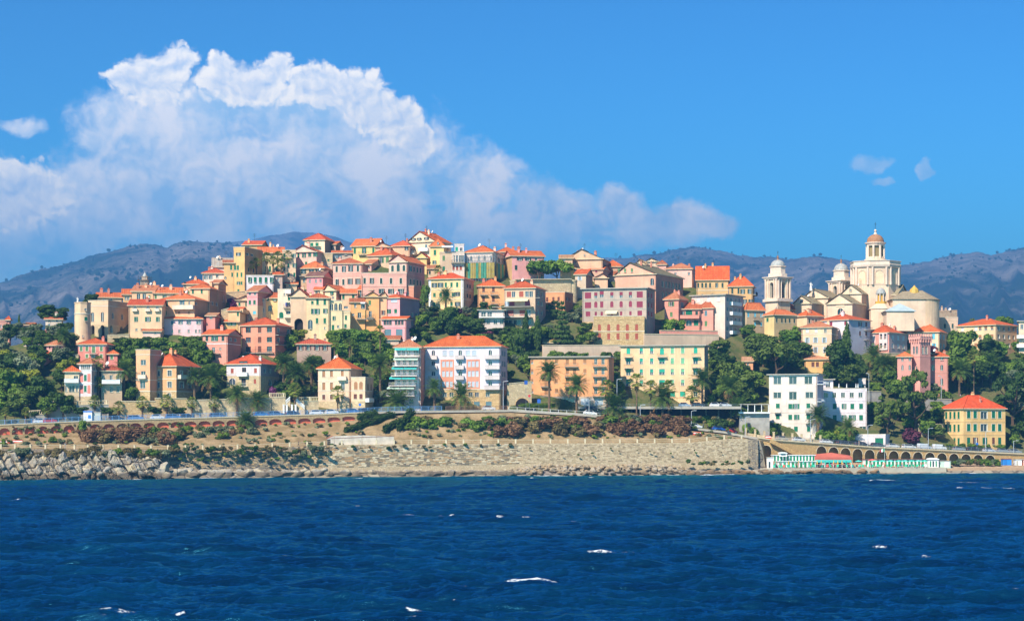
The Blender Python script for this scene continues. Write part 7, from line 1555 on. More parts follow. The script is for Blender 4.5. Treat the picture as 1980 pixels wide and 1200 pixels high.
scatter(16, 236, 266, 712, 782, (18, 30), (.9, 1.2), RN, lab('between the veranda wing and belvedere tower'), 'garden trees left of the belvedere', 690, 6)
scatter(18, 388, 440, 715, 775, (22, 36), (.8, 1.1), RN, lab('between the orange and white villas'), 'garden trees between the villas', 700, 7)
scatter(24, 536, 616, 700, 775, (22, 36), (.8, 1.1), RN, lab('between the white and cream villas'), 'garden trees by the cream villa', 684, 8)
scatter(26, 560, 745, 650, 678, (24, 40), (.8, 1.1), BR_, lab('on the bright bank below the cream terrace houses'), 'bright bank below the terrace houses', 632, 9, avoid=((572, 644, 660, 690), (738, 790, 640, 664)))
scatter(28, 640, 755, 676, 735, (24, 40), (.8, 1.1), [('round', 'green'), ('round', 'bright'), ('round', 'dark')], lab('on the bank behind the cream villa'), 'trees behind the cream villa', 655, 10)
scatter(12, 722, 758, 735, 788, (18, 30), (.8, 1.1), RN, lab('beside the stepped awning block'), 'dark trees left of the awning block', 705, 11)
scatter(30, 806, 935, 602, 650, (24, 38), (.8, 1.0), [('round', 'olive'), ('round', 'dark'), ('airy', 'olive'), ('round', 'green')], lab('on the bank below the square yellow house'), 'trees below the square yellow house', 588, 12)
scatter(14, 770, 830, 640, 664, (18, 28), (.7, 1.0), RN, lab('below the tall pink house side'), 'trees below the tall pink house', 628, 13)
scatter(22, 926, 1052, 640, 690, (26, 40), (.8, 1.2), [('round', 'dark'), ('round', 'green'), ('pine', 'dark')], lab('below the terraced beige villa'), 'trees below the terraced villa', 628, 14)
scatter(16, 982, 1030, 692, 745, (22, 34), (.8, 1.1), RN, lab('between the white and orange apartment blocks'), 'trees between the apartment blocks', 672, 15)
scatter(14, 1060, 1150, 640, 668, (16, 28), (.8, 1.1), RN, lab('left of the brown stone arcade'), 'trees left of the stone arcade', 616, 16)
scatter(8, 1184, 1202, 700, 782, (22, 32), (.9, 1.2), [('pine', 'pine'), ('round', 'green')], lab('in the gap between orange and yellow apartment blocks'), 'trees between orange and yellow blocks', 668, 17)
scatter(26, 1372, 1480, 690, 800, (32, 56), (.8, 1.1), PN, lab('right of the yellow apartment block'), 'pines right of the yellow apartments', 652, 18)
scatter(14, 1460, 1546, 690, 722, (44, 62), (.7, .95), [('pine', 'pine'), ('pine', 'pine'), ('pine', 'dark')], lab('in the big pine grove above the white hotel'), 'pine grove above the hotel', 640, 19)
scatter(12, 1440, 1540, 650, 680, (30, 44), (.8, 1.0), [('round', 'bright'), ('round', 'olive'), ('round', 'green')], lab('below the yellow house by the bell tower'), 'trees below the bell tower', 622, 20)
scatter(16, 1598, 1690, 705, 750, (30, 48), (.9, 1.2), [('pine', 'dark'), ('pine', 'pine'), ('round', 'dark')], lab('above the hotel wing roof terrace'), 'pines above the hotel wing', 668, 21)
scatter(26, 1684, 1765, 700, 770, (26, 42), (.8, 1.1), PN+[('round', 'green')], lab('left of the pink tower villa'), 'trees left of the pink tower', 684, 22)
scatter(24, 1686, 1818, 790, 850, (24, 40), (.8, 1.1), PN+[('round', 'green'), ('shrub', 'green')], lab('in the garden between hotel and yellow villa'), 'garden between hotel and yellow villa', 745, 23)
scatter(12, 1740, 1830, 752, 775, (22, 34), (.7, .9), [('round', 'green'), ('shrub', 'green'), ('round', 'olive')], lab('at the foot of the pink tower villa'), 'bushes below the pink tower', 735, 24)
scatter(22, 1835, 1990, 690, 735, (30, 50), (.7, 1.0), [('round', 'green'), ('round', 'bright'), ('round', 'dark'), ('pine', 'pine')], lab('below the long cream apartment house'), 'trees below the cream apartments', 652, 25)
scatter(26, 1838, 1995, 735, 800, (30, 50), (.8, 1.1), RN, lab('above the yellow villa roof'), 'trees above the yellow villa', 690, 26, avoid=((1815, 1950, 766, 870),))
scatter(12, 1950, 2000, 800, 862, (24, 38), (.8, 1.1), RN, lab('right of the yellow villa at the photo edge'), 'trees right of the yellow villa', 770, 27)
scatter(20, 1232, 1436, 812, 828, (16, 28), (.6, .9), [('shrub', 'green'), ('shrub', 'dark'), ('shrub', 'bright')], lab('in the planting below the parking deck'), 'planting below the parking deck', 795, 28)
scatter(7, 1440, 1500, 824, 846, (14, 22), (.8, 1.1), [('shrub', 'green'), ('shrub', 'bright')], lab('by the street left of the hotel'), 'planting left of the hotel', 806, 29)
scatter(14, 1586, 1650, 838, 852, (20, 28), (.7, .9), [('shrub', 'green'), ('shrub', 'bright'), ('shrub', 'yellow')], lab('in the hedge before the hotel wing'), 'hedge bushes before the hotel', 815, 30)
scatter(10, 1835, 1950, 862, 868, (13, 20), (.5, .8), [('shrub', 'green'), ('shrub', 'bright')], lab('at the foot of the yellow villa'), 'bushes at the yellow villa', 848, 31)
scatter(12, 300, 470, 560, 600, (10, 18), (.7, 1.0), [('shrub', 'green')], lab('among the upper left houses'), 'bushes among the upper houses', 555, 32) if False else None
scatter(12, 1062, 1185, 688, 693, (13, 22), (.7, 1.0), [('shrub', 'green'), ('shrub', 'bright'), ('shrub', 'dark')], lab('along the wall above the orange block roof'), 'bushes above the orange block', 670, 60)
scatter(9, 1250, 1385, 670, 677, (8, 14), (.8, 1.1), [('shrub', 'green'), ('shrub', 'dark')], lab('on the wall above the yellow block roof'), 'bushes above the yellow block', 652, 61)
scatter(18, 1050, 1150, 590, 640, (16, 28), (.7, 1.0), [('shrub', 'green'), ('shrub', 'olive'), ('round', 'dark')], lab('on the bank left of the grey apartment house'), 'bank left of the grey apartments', 578, 62)
scatter(10, 925, 1050, 575, 612, (14, 24), (.7, 1.0), [('shrub', 'green'), ('round', 'dark')], lab('between orange house and flat orange house'), 'bushes around the orange houses', 560, 63)
# plants on the slope between promenade and road
def labs(where): return dict(shrub='dry bush '+where, round='small tree '+where)
scatter(28, 164, 330, 836, 856, (28, 44), (.7, .95), [('shrub', 'russet'), ('shrub', 'russet'), ('shrub', 'brown')], labs('on the russet thicket below the red arches'), 'russet thicket below the red arches', 816, 40, sea=True)
scatter(16, 250, 345, 844, 858, (18, 30), (.6, .9), [('shrub', 'brown'), ('shrub', 'green'), ('shrub', 'olive')], labs('at the right end of the russet thicket'), 'scrub right of the russet thicket', 822, 41, sea=True)
scatter(22, 345, 500, 828, 848, (14, 26), (.6, .9), [('shrub', 'brown'), ('shrub', 'olive'), ('shrub', 'green'), ('shrub', 'russet')], labs('on the bare slope below the red arches'), 'scrub on the bare slope', 815, 42, sea=True)
scatter(8, 0, 160, 842, 862, (12, 20), (.6, .9), [('shrub', 'brown'), ('shrub', 'olive'), ('shrub', 'green')], labs('on the dry slope at far left'), 'tufts on the far left slope', 834, 44, sea=True)
scatter(22, 790, 960, 808, 830, (20, 34), (.5, .75), [('shrub', 'green'), ('shrub', 'brown'), ('shrub', 'bright'), ('shrub', 'grass')], labs('on the green slope below the white block'), 'green slope below the white block', 798, 45, sea=True)
scatter(58, 930, 1326, 812, 842, (24, 40), (.65, .9), [('shrub', 'russet'), ('shrub', 'russet'), ('shrub', 'russet'), ('shrub', 'green'), ('shrub', 'brown'), ('shrub', 'olive')], labs('on the russet slope below the orange block'), 'russet slope below the orange block', 794, 46, sea=True)
def tufts(name, label, specs, seed):
    g = random.Random(seed); Q = []; MI = []; ms = [LEAF[c] for c in ('olive', 'dark', 'brown', 'green')]
    for n, x0, x1, y0, y1, wr, dY in specs:
        for i in range(n):
            px = x0+(x1-x0)*(i+g.random())/n; pb = g.uniform(y0, y1); w = g.uniform(*wr); Y = (float(Ys(px))+dY-(pb-y0)*.12) if dY is not None else slopeY(px, pb); sc = Y/F
            L = [(g.uniform(-.3, .3), g.uniform(-.3, .3), g.uniform(.2, .5), .3, .3, .28) for _ in range(4)]
            q = leaf_cloud(L, 130, .12, seed*100+i)*np.array([w*sc, w*sc, w*sc*g.uniform(.6, .9)])+np.array(at(px, pb, Y)); Q.append(q); MI += [g.randrange(4)]*len(q)
    o = link(bpy.data.objects.new(name, quad_mesh(name, np.concatenate(Q), ms, MI))); tag(o, label, 'tufts', kind='stuff')
def cliff_bush(n, x0, x1, y0, y1, wr, kinds, label, group, seed, dY):
    g = random.Random(seed)
    for i in range(n):
        px = x0+(x1-x0)*(i+g.random())/n; pb = g.uniform(y0, y1); w = g.uniform(*wr); co = g.choice(kinds)
        plant('shrub', co, px, pb, pb-w*g.uniform(.6, .9), w, label, group, Y=float(Ys(px))+dY-(pb-y0)*.12)
cliff_bush(30, -10, 335, 873, 886, (20, 32), ('brown', 'olive', 'green', 'brown'), 'scrub bush on top of the grey sea cliff', 'scrub along the cliff top', 51, 7.0)
cliff_bush(30, 330, 625, 867, 880, (10, 20), ('brown', 'olive', 'olive', 'dark'), 'scrub bush hanging over the rubble sea wall', 'scrub along the rubble wall', 52, 7.2)
tufts('wall_tufts', 'small dark tufts growing from the joints of the sea wall', ((10, 620, 850, 861, 868, (5, 10), 8.2), (7, 850, 1010, 859, 862, (5, 9), 8.6), (14, 1020, 1400, 866, 880, (3, 6), 7.6), (14, 1330, 1450, 894, 899, (8, 14), 3.6), (60, 330, 640, 864, 892, (6, 12), 7.6)), 53)
tufts('slope_tufts', 'dry grass tufts over the bare slope above the promenade', ((170, 0, 700, 820, 862, (5, 13), None), (150, 780, 1420, 806, 850, (5, 13), None)), 57)
cliff_bush(22, 1842, 1930, 893, 899, (12, 18), ('olive', 'brown', 'green'), 'bush on the pebble beach before the arcade', 'beach bushes before the arcade', 56, 12.0)
# single trees that stand out
T = plant
T('umb', 'bright', 1041, 550, 499, 54, 'left of two umbrella pines against the sky by the pink house')
T('umb', 'bright', 1078, 550, 497, 58, 'right of two umbrella pines against the sky above the bastion')
T('cyp', 'dark', 37, 648, 605, 9, 'single slim cypress at far left beside the pink cottage')
T('cyp', 'dark', 1638, 705, 623, 32, 'thick dark cypress before the white house below the church')
T('cyp', 'dark', 1017, 672, 598, 22, 'tall dark conifer in front of the terraced villa')
T('cyp', 'dark', 1040, 676, 608, 26, 'second dark conifer right of the terraced villa')
T('norf', 'dark', 1087, 672, 578, 46, 'tall tiered araucaria left of the brown stone arcade')
T('round', 'dark', 1000, 700, 640, 36, 'round dark tree left of the tall conifers above the white block')
T('umb', 'pine', 345, 705, 668, 44, 'small umbrella pine on the green bank above the orange villa')
T('umb', 'pine', 1475, 705, 640, 70, 'broad umbrella pine highest in the grove right of salmon villa')
T('umb', 'pine', 1500, 740, 655, 84, 'broad flat pine crown right above the white hotel')
T('pine', 'dark', 1622, 740, 655, 62, 'tall dark pine right of the cream palazzo')
T('pine', 'pine', 1415, 770, 690, 60, 'bushy pine right of the yellow apartment corner')
T('airy', 'pine', 1772, 838, 708, 92, 'leaning open pine before the pink tower villa')
T('airy', 'pine', 1716, 842, 762, 60, 'open pine with pale branches right of the hotel wing')
T('airy', 'dark', 1958, 830, 700, 90, 'big open dark cedar above the yellow villa at right')
T('round', 'bright', 1908, 690, 640, 40, 'bright round pine crown below the cream apartment house')
T('umb', 'bright', 1940, 640, 608, 36, 'flat tree crown on the ridge behind the cream apartments')
T('round', 'green', 1860, 705, 635, 66, 'big round tree left of the cream apartment house')
T('round', 'bright', 1295, 645, 612, 34, 'bright garden tree left of the salmon villa loggia')
T('round', 'bright', 1316, 645, 615, 26, 'smaller bright garden tree before the salmon villa loggia')
T('round', 'green', 822, 600, 545, 22, 'green tree between palace side wall and yellow house')
T('shrub', 'flower', 450, 592, 570, 26, 'purple bougainvillea on the old garden wall')
T('shrub', 'flower', 528, 766, 740, 20, 'pink flowering bush at the white villa corner')
T('shrub', 'plum', 943, 652, 634, 26, 'plum coloured bush below the terraced villa')
T('shrub', 'plum', 1541, 685, 648, 26, 'plum red tree left of the cream palazzo')
T('shrub', 'plum', 892, 606, 588, 30, 'plum coloured bush below the square yellow house')
T('shrub', 'plum', 1762, 855, 820, 40, 'reddish brown bush left of the yellow villa')
T('shrub', 'plum', 1803, 680, 664, 28, 'reddish bush right of the pink tower top')
T('round', 'yellow', 130, 735, 692, 46, 'yellow green pine crown above the red panelled villa wing')
T('pine', 'dark', 118, 604, 566, 36, 'dark tree mass left of the castle tower') if False else None
T('round', 'dark', 176, 590, 566, 34, 'dark treetop behind the castle tower')
T('round', 'bright', 160, 842, 808, 18, 'fresh green young tree in front of the red arches', sea=True)
T('shrub', 'green', 300, 842, 818, 22, 'green bush at the right end of the russet thicket', sea=True)
T('shrub', 'dark', 351, 840, 820, 20, 'dark green bush below the red arches', sea=True)
for i, (x, t) in enumerate(((155, 'left of the white kiosk'), (205, 'right of the white kiosk'), (298, 'below the orange villa'), (345, 'left of the wall corner below the orange villa'))):
    T('round', 'dark', x, 803, 784, 34, 'small round street tree '+t, 'round street trees', Y=float(YR(x))+9)
for x, pb, w, t in ((28, 806, 22, 'at far left'), (68, 806, 20, 'second from left'),): T('round', 'dark', x, pb, pb-13, w, 'low round street tree on the road '+t, 'round street trees', Y=float(YR(x))+9)
def hedge(px0, px1, pb0, pb1, h, w, colr, label, sea=True, dY=0.0, Yf=None):
    ya = (slopeY(px0, pb0) if sea else float(Yh(px0, pb0)))+dY; yb = (slopeY(px1, pb1) if sea else float(Yh(px1, pb1)))+dY
    A, B_ = at(px0, pb0, ya), at(px1, pb1, yb); d = B_-A; e = empty('hedge', (A+B_)/2); e.rotation_euler = (0, -math.atan2(d.z, math.hypot(d.x, d.y)), math.atan2(d.y, d.x)); tag(e, label, 'hedge', 'clipped hedges')
    L = d.length; inst('crown', crown('hedge', colr, 1), e, (0, 0, -.3), 0, (L*1.0, w, h)); inst('trunk', trunk('hedge', 1), e, (0, 0, 0), 0, (L*.4, w, h))
hedge(695, 728, 812, 804, 2.6, 2.4, 'dark', 'short dark clipped hedge at the end of the red arches')
hedge(668, 694, 836, 829, 2.2, 2.2, 'dark', 'low dark hedge piece left of the long diagonal hedge')
hedge(694, 758, 828, 808, 2.6, 2.4, 'dark', 'long dark diagonal hedge climbing to the big date palm')
hedge(744, 775, 835, 820, 2.6, 2.6, 'dark', 'lower dark hedge right of the diagonal hedge')
hedge(772, 798, 834, 808, 4.0, 3.0, 'dark', 'dense dark bank of creeper below the date palm')
hedge(1010, 1068, 786, 786, 1.6, 1.5, 'green', 'clipped low hedge before the orange block shops', False)
hedge(1296, 1332, 812, 812, 1.8, 2.0, 'green', 'clipped hedge below the yellow block palms', False, -1)
hedge(1332, 1372, 812, 812, 1.8, 2.0, 'green', 'clipped hedge continuing right below the palms', False, -1)
# palms
D_, W_ = 'date', 'fan'
for a in ((D_, 1062, 719, 792, 21, 'tall date palm before the left of the orange block'), (D_, 1115, 745, 799, 21, 'tall date palm before the middle of the orange block'),
          (W_, 1174, 752, 800, 17, 'fan palm at the right corner of the orange block'), (W_, 1231, 737, 800, 15, 'fan palm at the left of the yellow block'), (W_, 1258, 750, 802, 15, 'second fan palm before the yellow block'),
          (W_, 1292, 750, 804, 15, 'fan palm behind the twin trunk date palm'), (D_, 1281, 768, 805, 25, 'big date palm before the middle of the yellow block'), (W_, 1338, 762, 804, 16, 'fan palm before the right of the yellow block'),
          (D_, 1358, 735, 804, 22, 'tall date palm at the right corner of the yellow block'), (D_, 1409, 748, 806, 22, 'date palm right of the yellow block'), (D_, 1428, 788, 822, 22, 'dark date palm left of the covered terrace'),
          (D_, 1582, 803, 846, 20, 'date palm before the hotel corner'), (D_, 1640, 826, 850, 17, 'low date palm at the hotel arches right end'),
          (D_, 840, 750, 792, 17, 'date palm before the left of the white block'), (D_, 892, 764, 800, 24, 'big date palm with orange fruit before the white block', None, False, True),
          (D_, 735, 703, 775, 22, 'slender dark date palm left of the awning block'), (W_, 735, 640, 700, 11, 'tall thin fan palm left of the pink veranda'), (W_, 676, 662, 708, 10, 'shaggy fan palm behind the cream villa'), (W_, 647, 665, 712, 9, 'shaggy fan palm right of the brown shutter house'),
          (D_, 458, 762, 802, 20, 'left of two date palms below the white villa'), (D_, 497, 775, 802, 20, 'right of two date palms below the white villa', None, False, True),
          (W_, 570, 754, 801, 14, 'fan palm beside the garden stair'), (W_, 653, 760, 800, 14, 'fan palm before the cream villa'), (W_, 415, 778, 803, 12, 'small fan palm before the ivy wall'),
          (D_, 408, 730, 775, 25, 'large date palm between orange and white villas', None, False, True), (D_, 376, 728, 772, 17, 'date palm at the shaded side of the orange villa'),
          (D_, 548, 702, 752, 20, 'date palm right of the white villa', None, False, True), (D_, 574, 722, 768, 20, 'lower date palm right of the white villa'), (D_, 602, 705, 750, 18, 'date palm left of the cream villa roof', None, False, True),
          (D_, 240, 716, 775, 19, 'date palm right of the veranda wing'), (W_, 190, 700, 778, 12, 'tall fan palm in front of the villa tower'), (W_, 191, 740, 778, 11, 'shorter fan palm below the tall one at the villa'),
          (W_, 136, 776, 803, 12, 'fan palm before the grey balustraded wall, left one'), (W_, 183, 776, 803, 12, 'fan palm before the grey balustraded wall, right one'), (W_, 229, 786, 804, 11, 'fan palm at the street kink below the belvedere'),
          (W_, 275, 778, 804, 12, 'fan palm below the belvedere tower'), (W_, 322, 776, 804, 13, 'fan palm below the orange villa front'), (W_, 371, 778, 804, 11, 'fan palm below the orange villa right corner'),
          (W_, 10, 796, 816, 9, 'small fan palm at far left of the road'), (W_, 50, 796, 815, 9, 'second small fan palm at far left'), (W_, 91, 793, 812, 9, 'third small fan palm at far left'),
          (D_, 124, 650, 692, 16, 'tall dark date palm left of the salmon red villa'), (W_, 33, 695, 730, 10, 'fan palm deep in the left wood'),
          (W_, 463, 519, 566, 9, 'first palm of the row by the yellow tower house'), (W_, 475, 511, 564, 9, 'second palm of the row by the yellow tower house'), (W_, 484, 513, 566, 9, 'third palm of the row by the yellow tower house'), (W_, 496, 508, 562, 9, 'fourth palm of the row, right of the yellow tower'),
          (W_, 516, 498, 560, 10, 'tall palm before the cream house with long roof'), (W_, 528, 504, 562, 9, 'palm in the middle of the upper palm row'), (W_, 537, 496, 560, 10, 'taller palm right of the middle of the upper row'), (W_, 544, 510, 566, 9, 'low palm near the right end of the upper row'), (W_, 556, 495, 556, 11, 'last tall palm at the right end of the upper row'),
          (W_, 848, 522, 565, 9, 'palm on the terrace left above the square yellow house'), (D_, 862, 573, 612, 15, 'bushy palm in front of the square yellow house'),
          (D_, 1690, 688, 716, 21, 'date palm above the hotel wing, left one', None, False, True), (D_, 1706, 706, 738, 20, 'date palm above the hotel wing, middle one', None, False, True), (D_, 1722, 704, 738, 17, 'date palm above the hotel wing, right one'),
          (D_, 1855, 716, 762, 21, 'date palm with bright orange fruit right of the pink tower', None, False, True), (W_, 1883, 690, 765, 14, 'tall yellowish fan palm right of the pink tower'), (D_, 1916, 700, 740, 16, 'date palm below the cream apartments'), (W_, 1880, 624, 650, 8, 'small fan palm before the cream apartment windows'), (W_, 1977, 632, 690, 10, 'fan palm at the right edge before white balconies'),
          (D_, 767, 778, 803, 24, 'big low date palm before the awning block'), (W_, 780, 765, 792, 10, 'fan palm beside the awning block base')):
    palm(*a)
palm(D_, 475, 812, 826, 18, 'squat date palm growing out before the red arches', sea=True)
palm(D_, 1187, 786, 812, 25, 'spreading date palm in the russet slope below the orange block', sea=True)
# ================================================================== street and beach furniture
def road_xy(px, off): Y = float(YR(px))+off; return Vector((PX(px, Y), Y, float(zroad(px))))
def road_angle(px):
    a, b = road_xy(px-6, 0), road_xy(px+6, 0); return math.atan2(b.y-a.y, b.x-a.x)
def railing(name, label, px0, px1, off, h, m, step=13.0, fill=True, zoff=.12):
    e = empty(name, road_xy((px0+px1)/2, off)); tag(e, label, 'railing', 'roadside railings'); L = e.location
    xs = np.arange(px0, px1+.1, step); P = lambda x, dz: road_xy(x, off)-L+Vector((0, 0, dz+zoff))
    pm = MB(); pm.box(-.05, .05, -.05, .05, 0, h, m); me = pm.mesh('post')
    for x in xs: inst('post', me, e, P(x, 0))
    r = MB()
    for a, b in zip(xs, xs[1:]):
        for t in (h, h*.12): r.bar(P(a, t), P(b, t), .045, m, 4)
    r.build('rail', e)
    if fill:
        f = MB()
        for a, b in zip(xs, xs[1:]):
            n = 7
            for i in range(1, n): q = P(a+(b-a)*i/n, 0); f.bar(q+Vector((0, 0, h*.12)), q+Vector((0, 0, h)), .03, m, 3)
        tag(f.build('bars', e), kind='stuff')
railing('road_railing', 'pale blue road railing above the red arches', -30, 860, -.7, 1.25, BLUERAIL)
railing('guard_rail', 'thin metal railing along the road above the right arcade', 1500, 2010, -.8, .95, METAL, 14, True, .45)
railing('guard_rail', 'white guard rail descending below the orange block', 984, 1180, -.4, .8, WHITE, 16, False)
railing('guard_rail', 'brown street fence before the white block and tunnel', 862, 984, -.5, 1.2, plain('rusty_fence', '#8d6a58', .8), 12, True)
# ---- cars
_car = {}
GLS = plain('car_glass', '#1d2328', .15, .6); TYRE = plain('tyre_rubber', '#18181a', .9); RIM = plain('wheel_rim', '#a9abad', .35, .5, .7); LAMPW = plain('headlamp_glass', '#dfe3e6', .2, .6); LAMPR = plain('tail_lamp', '#a3221f', .4)
def car_meshes(kind, colr):
    k = (kind, colr)
    if k in _car: return _car[k]
    m = plain('car_paint_'+colr[1:], colr, .3, .5, 0, .02)
    if kind == 'hatch': L, Wd, prof, cab = 4.0, 1.72, [(0, .32), (4.0, .32), (4.02, .62), (3.92, .80), (3.0, .96), (.35, .98), (.02, .86), (-.02, .5)], [(.18, .95), (3.1, .95), (2.35, 1.45), (.75, 1.47)]
    elif kind == 'estate': L, Wd, prof, cab = 4.5, 1.76, [(0, .32), (4.5, .32), (4.52, .6), (4.42, .8), (3.4, .95), (.3, .98), (.02, .86), (-.02, .5)], [(.12, .95), (3.5, .94), (2.75, 1.45), (.4, 1.46)]
    else: L, Wd, prof, cab = 4.4, 1.85, [(0, .34), (4.4, .34), (4.42, .7), (4.3, .95), (3.75, 1.15), (3.1, 1.78), (2.8, 1.86), (.1, 1.86), (.0, 1.2)], [(2.9, 1.12), (3.78, 1.12), (3.18, 1.74), (2.9, 1.76)]
    def loft(prof, ys):
        b = MB(); secs = [[(x*sx+ox, y, z) for x, z in prof] for y, sx, ox in ys]
        for s0, s1 in zip(secs, secs[1:]):
            for i in range(len(prof)): j = (i+1) % len(prof); b.face([s0[i], s0[j], s1[j], s1[i]][::-1], m)
        b.face(secs[0], m); b.face(secs[-1][::-1], m); return b
    hw = Wd/2; body = loft(prof, [(-hw, .97, .06), (-hw+.12, 1, 0), (hw-.12, 1, 0), (hw, .97, .06)])
    if kind != 'van':
        x0, x1, x2, x3 = cab[0][0], cab[1][0], cab[2][0], cab[3][0]; z0, z1 = cab[0][1], cab[2][1]
        body.box(x3-.02, x2+.05, -hw+.28, hw-.28, z1-.03, z1+.03, m)
        for s in (-1, 1):
            for a, c in ((x0, x3), (x1, x2)): body.bar((a, s*(hw-.14), z0), (c, s*(hw-.27), z1), .05, m, 4)
    bm = body.mesh('body')
    g = MB(); hi = .13 if kind != 'van' else .02
    A = [(x, -hw+.13-(0 if kind != 'van' else .145), z) for x, z in cab[:2]] + [(x, -hw+.13+hi if kind != 'van' else -hw-.015, z) for x, z in cab[2:]]
    B_ = [(x, -y, z) for x, y, z in A]
    g.face(A, GLS); g.face(B_[::-1], GLS)
    for i in range(4): j = (i+1) % 4; g.face([A[i], B_[i], B_[j], A[j]], GLS)
    gm = g.mesh('windows')
    w = MB(); w.lathe([(.0, -.1), (.2, -.1), (.31, -.09), (.31, .09), (.2, .1), (0, .1)], TYRE, 14); w.lathe([(0, .105), (.19, .105)], RIM, 10); w.lathe([(.19, -.105), (0, -.105)], RIM, 10); wm = w.mesh('wheel')
    h = MB(); h.box(-.04, .05, -.16, .16, -.09, .09, LAMPW); hm = h.mesh('headlight'); t = MB(); t.box(-.05, .04, -.14, .14, -.14, .14, LAMPR); tm = t.mesh('tail_light')
    _car[k] = (L, hw, bm, gm, wm, hm, tm); return _car[k]
CARN = {'hatch': 'hatchback_car', 'estate': 'estate_car', 'van': 'delivery_van'}
def car(kind, colr, px, label, off=2.6, flip=False, Y=None, z=None, rz=None):
    L, hw, bm, gm, wm, hm, tm = car_meshes(kind, colr); p = road_xy(px, off) if Y is None else Vector((PX(px, Y), Y, z)); a = (road_angle(px) if rz is None else rz)+(math.pi if flip else 0)
    pitch = 0.0
    if Y is None:
        q0, q1 = road_xy(px-6, off), road_xy(px+6, off); pitch = -math.atan2(q1.z-q0.z, math.hypot(q1.x-q0.x, q1.y-q0.y))*(-1 if flip else 1)
    e = empty(CARN[kind], p+Vector((0, 0, .03))); e.rotation_euler = (0, pitch, a); tag(e, label, 'van' if kind == 'van' else 'car', 'cars parked along the road')
    o = (-L/2, 0, 0); inst('body', bm, e, o); inst('windows', gm, e, o)
    for x in (.75, L-.8):
        for s in (-1, 1): w = inst('wheel', wm, e, (x-L/2, s*(hw-.1), .31)); w.rotation_euler = (R(90), 0, 0)
    for s in (-1, 1): inst('headlight', hm, e, (L/2-.06, s*(hw-.3), .68)); inst('tail_light', tm, e, (-L/2+.05, s*(hw-.22), .8))
WH, SI, BK, BL, RD, BG, NV = '#dcdcda', '#9aa0a4', '#1d2024', '#24509a', '#c22a28', '#b9ae98', '#26303e'
for c in (('hatch', BG, 1512, 'beige hatchback on the road above the first big arch'), ('hatch', WH, 1544, 'small white car second from the left above the right arcade'), ('hatch', WH, 1597, 'white car with dark doors above the first open arches', 2.6, False), ('estate', NV, 1631, 'dark estate car left of the walking man'), ('estate', NV, 1666, 'dark blue estate beside the walking man'),
          ('estate', '#3d5560', 1697, 'slate blue car in front of the garage'), ('hatch', WH, 1726, 'white hatchback right of the garage'), ('estate', WH, 1757, 'white estate car left of the two vans'), ('van', '#c9ccd0', 1787, 'silver van with side windows'), ('van', WH, 1816, 'white delivery van beside the yellow villa'),
          ('hatch', SI, 1854, 'silver hatchback before the yellow villa'), ('estate', BK, 1881, 'black car before the yellow villa'), ('hatch', '#c3c9d4', 1912, 'pale silver car under the street lamp at right'), ('hatch', SI, 1938, 'grey car second from the right edge'), ('estate', SI, 1961, 'grey estate near the right edge'),
          ('hatch', WH, 612, 'white car left of two above the red arches', 4.0), ('hatch', WH, 641, 'white car right of two above the red arches', 4.0), ('estate', '#3e5e86', 533, 'blue grey car by the garden stair', 6.5), ('hatch', NV, 566, 'dark car at the garden stair foot', 6.5), ('hatch', '#2d6aa8', 505, 'blue car below the white villa', 6.5), ('estate', '#41597c', 420, 'blue grey estate before the ivy wall', 6.5), ('hatch', NV, 362, 'dark hatchback below the orange villa corner', 6.5),
          ('estate', '#4c6fa0', 335, 'steel blue estate below the orange villa', 6.5), ('hatch', WH, 304, 'white hatchback below the belvedere', 6.5), ('estate', '#5d7fae', 262, 'light blue estate by the street trees', 6.5), ('hatch', BK, 226, 'black car right of the white kiosk', 6.5), ('hatch', WH, 78, 'white car at far left of the road', 6.5), ('hatch', '#b5382e', 96, 'red car at far left of the road', 6.5),
          ('hatch', '#3a66a0', 683, 'blue car behind the railing below the cream villa', 6.0), ('estate', NV, 707, 'dark estate car below the villa bay', 6.0), ('hatch', WH, 945, 'white car behind the fence by the tunnel', 4.5),
          ('estate', WH, 1236, 'white estate half hidden by the russet bushes'), ('hatch', WH, 1257, 'white hatchback behind the russet bushes'), ('estate', '#bcd0cc', 1287, 'pale green estate right of the russet bushes'), ('estate', '#d3d6d8', 1343, 'silver estate on the bend below the palms'), ('hatch', BL, 1389, 'blue hatchback at the bend'), ('hatch', RD, 1414, 'red hatchback at the bend'), ('hatch', WH, 1141, 'white car below the orange block lamp')):
    car(*c)
Yd = float(Yh(1290, 806)); zd = PZ(806, Yd)+19*Yd/F
for px, k, c, l in ((1324, 'hatch', '#8fa0b0', 'grey blue car on the parking deck'), (1350, 'hatch', NV, 'dark car on the parking deck'), (1384, 'hatch', WH, 'white car on the parking deck, left one'), (1402, 'hatch', '#b9bcc0', 'silver car on the parking deck, right one')):
    car(k, c, px, l, Y=Yd+1.5, z=zd, rz=0.0)
Yo = float(Yh(1146, 787))-3; car('estate', BK, 1146, 'black car before the orange block garages', Y=Yo, z=float(zh(1146, Yo))+.1, rz=.05)
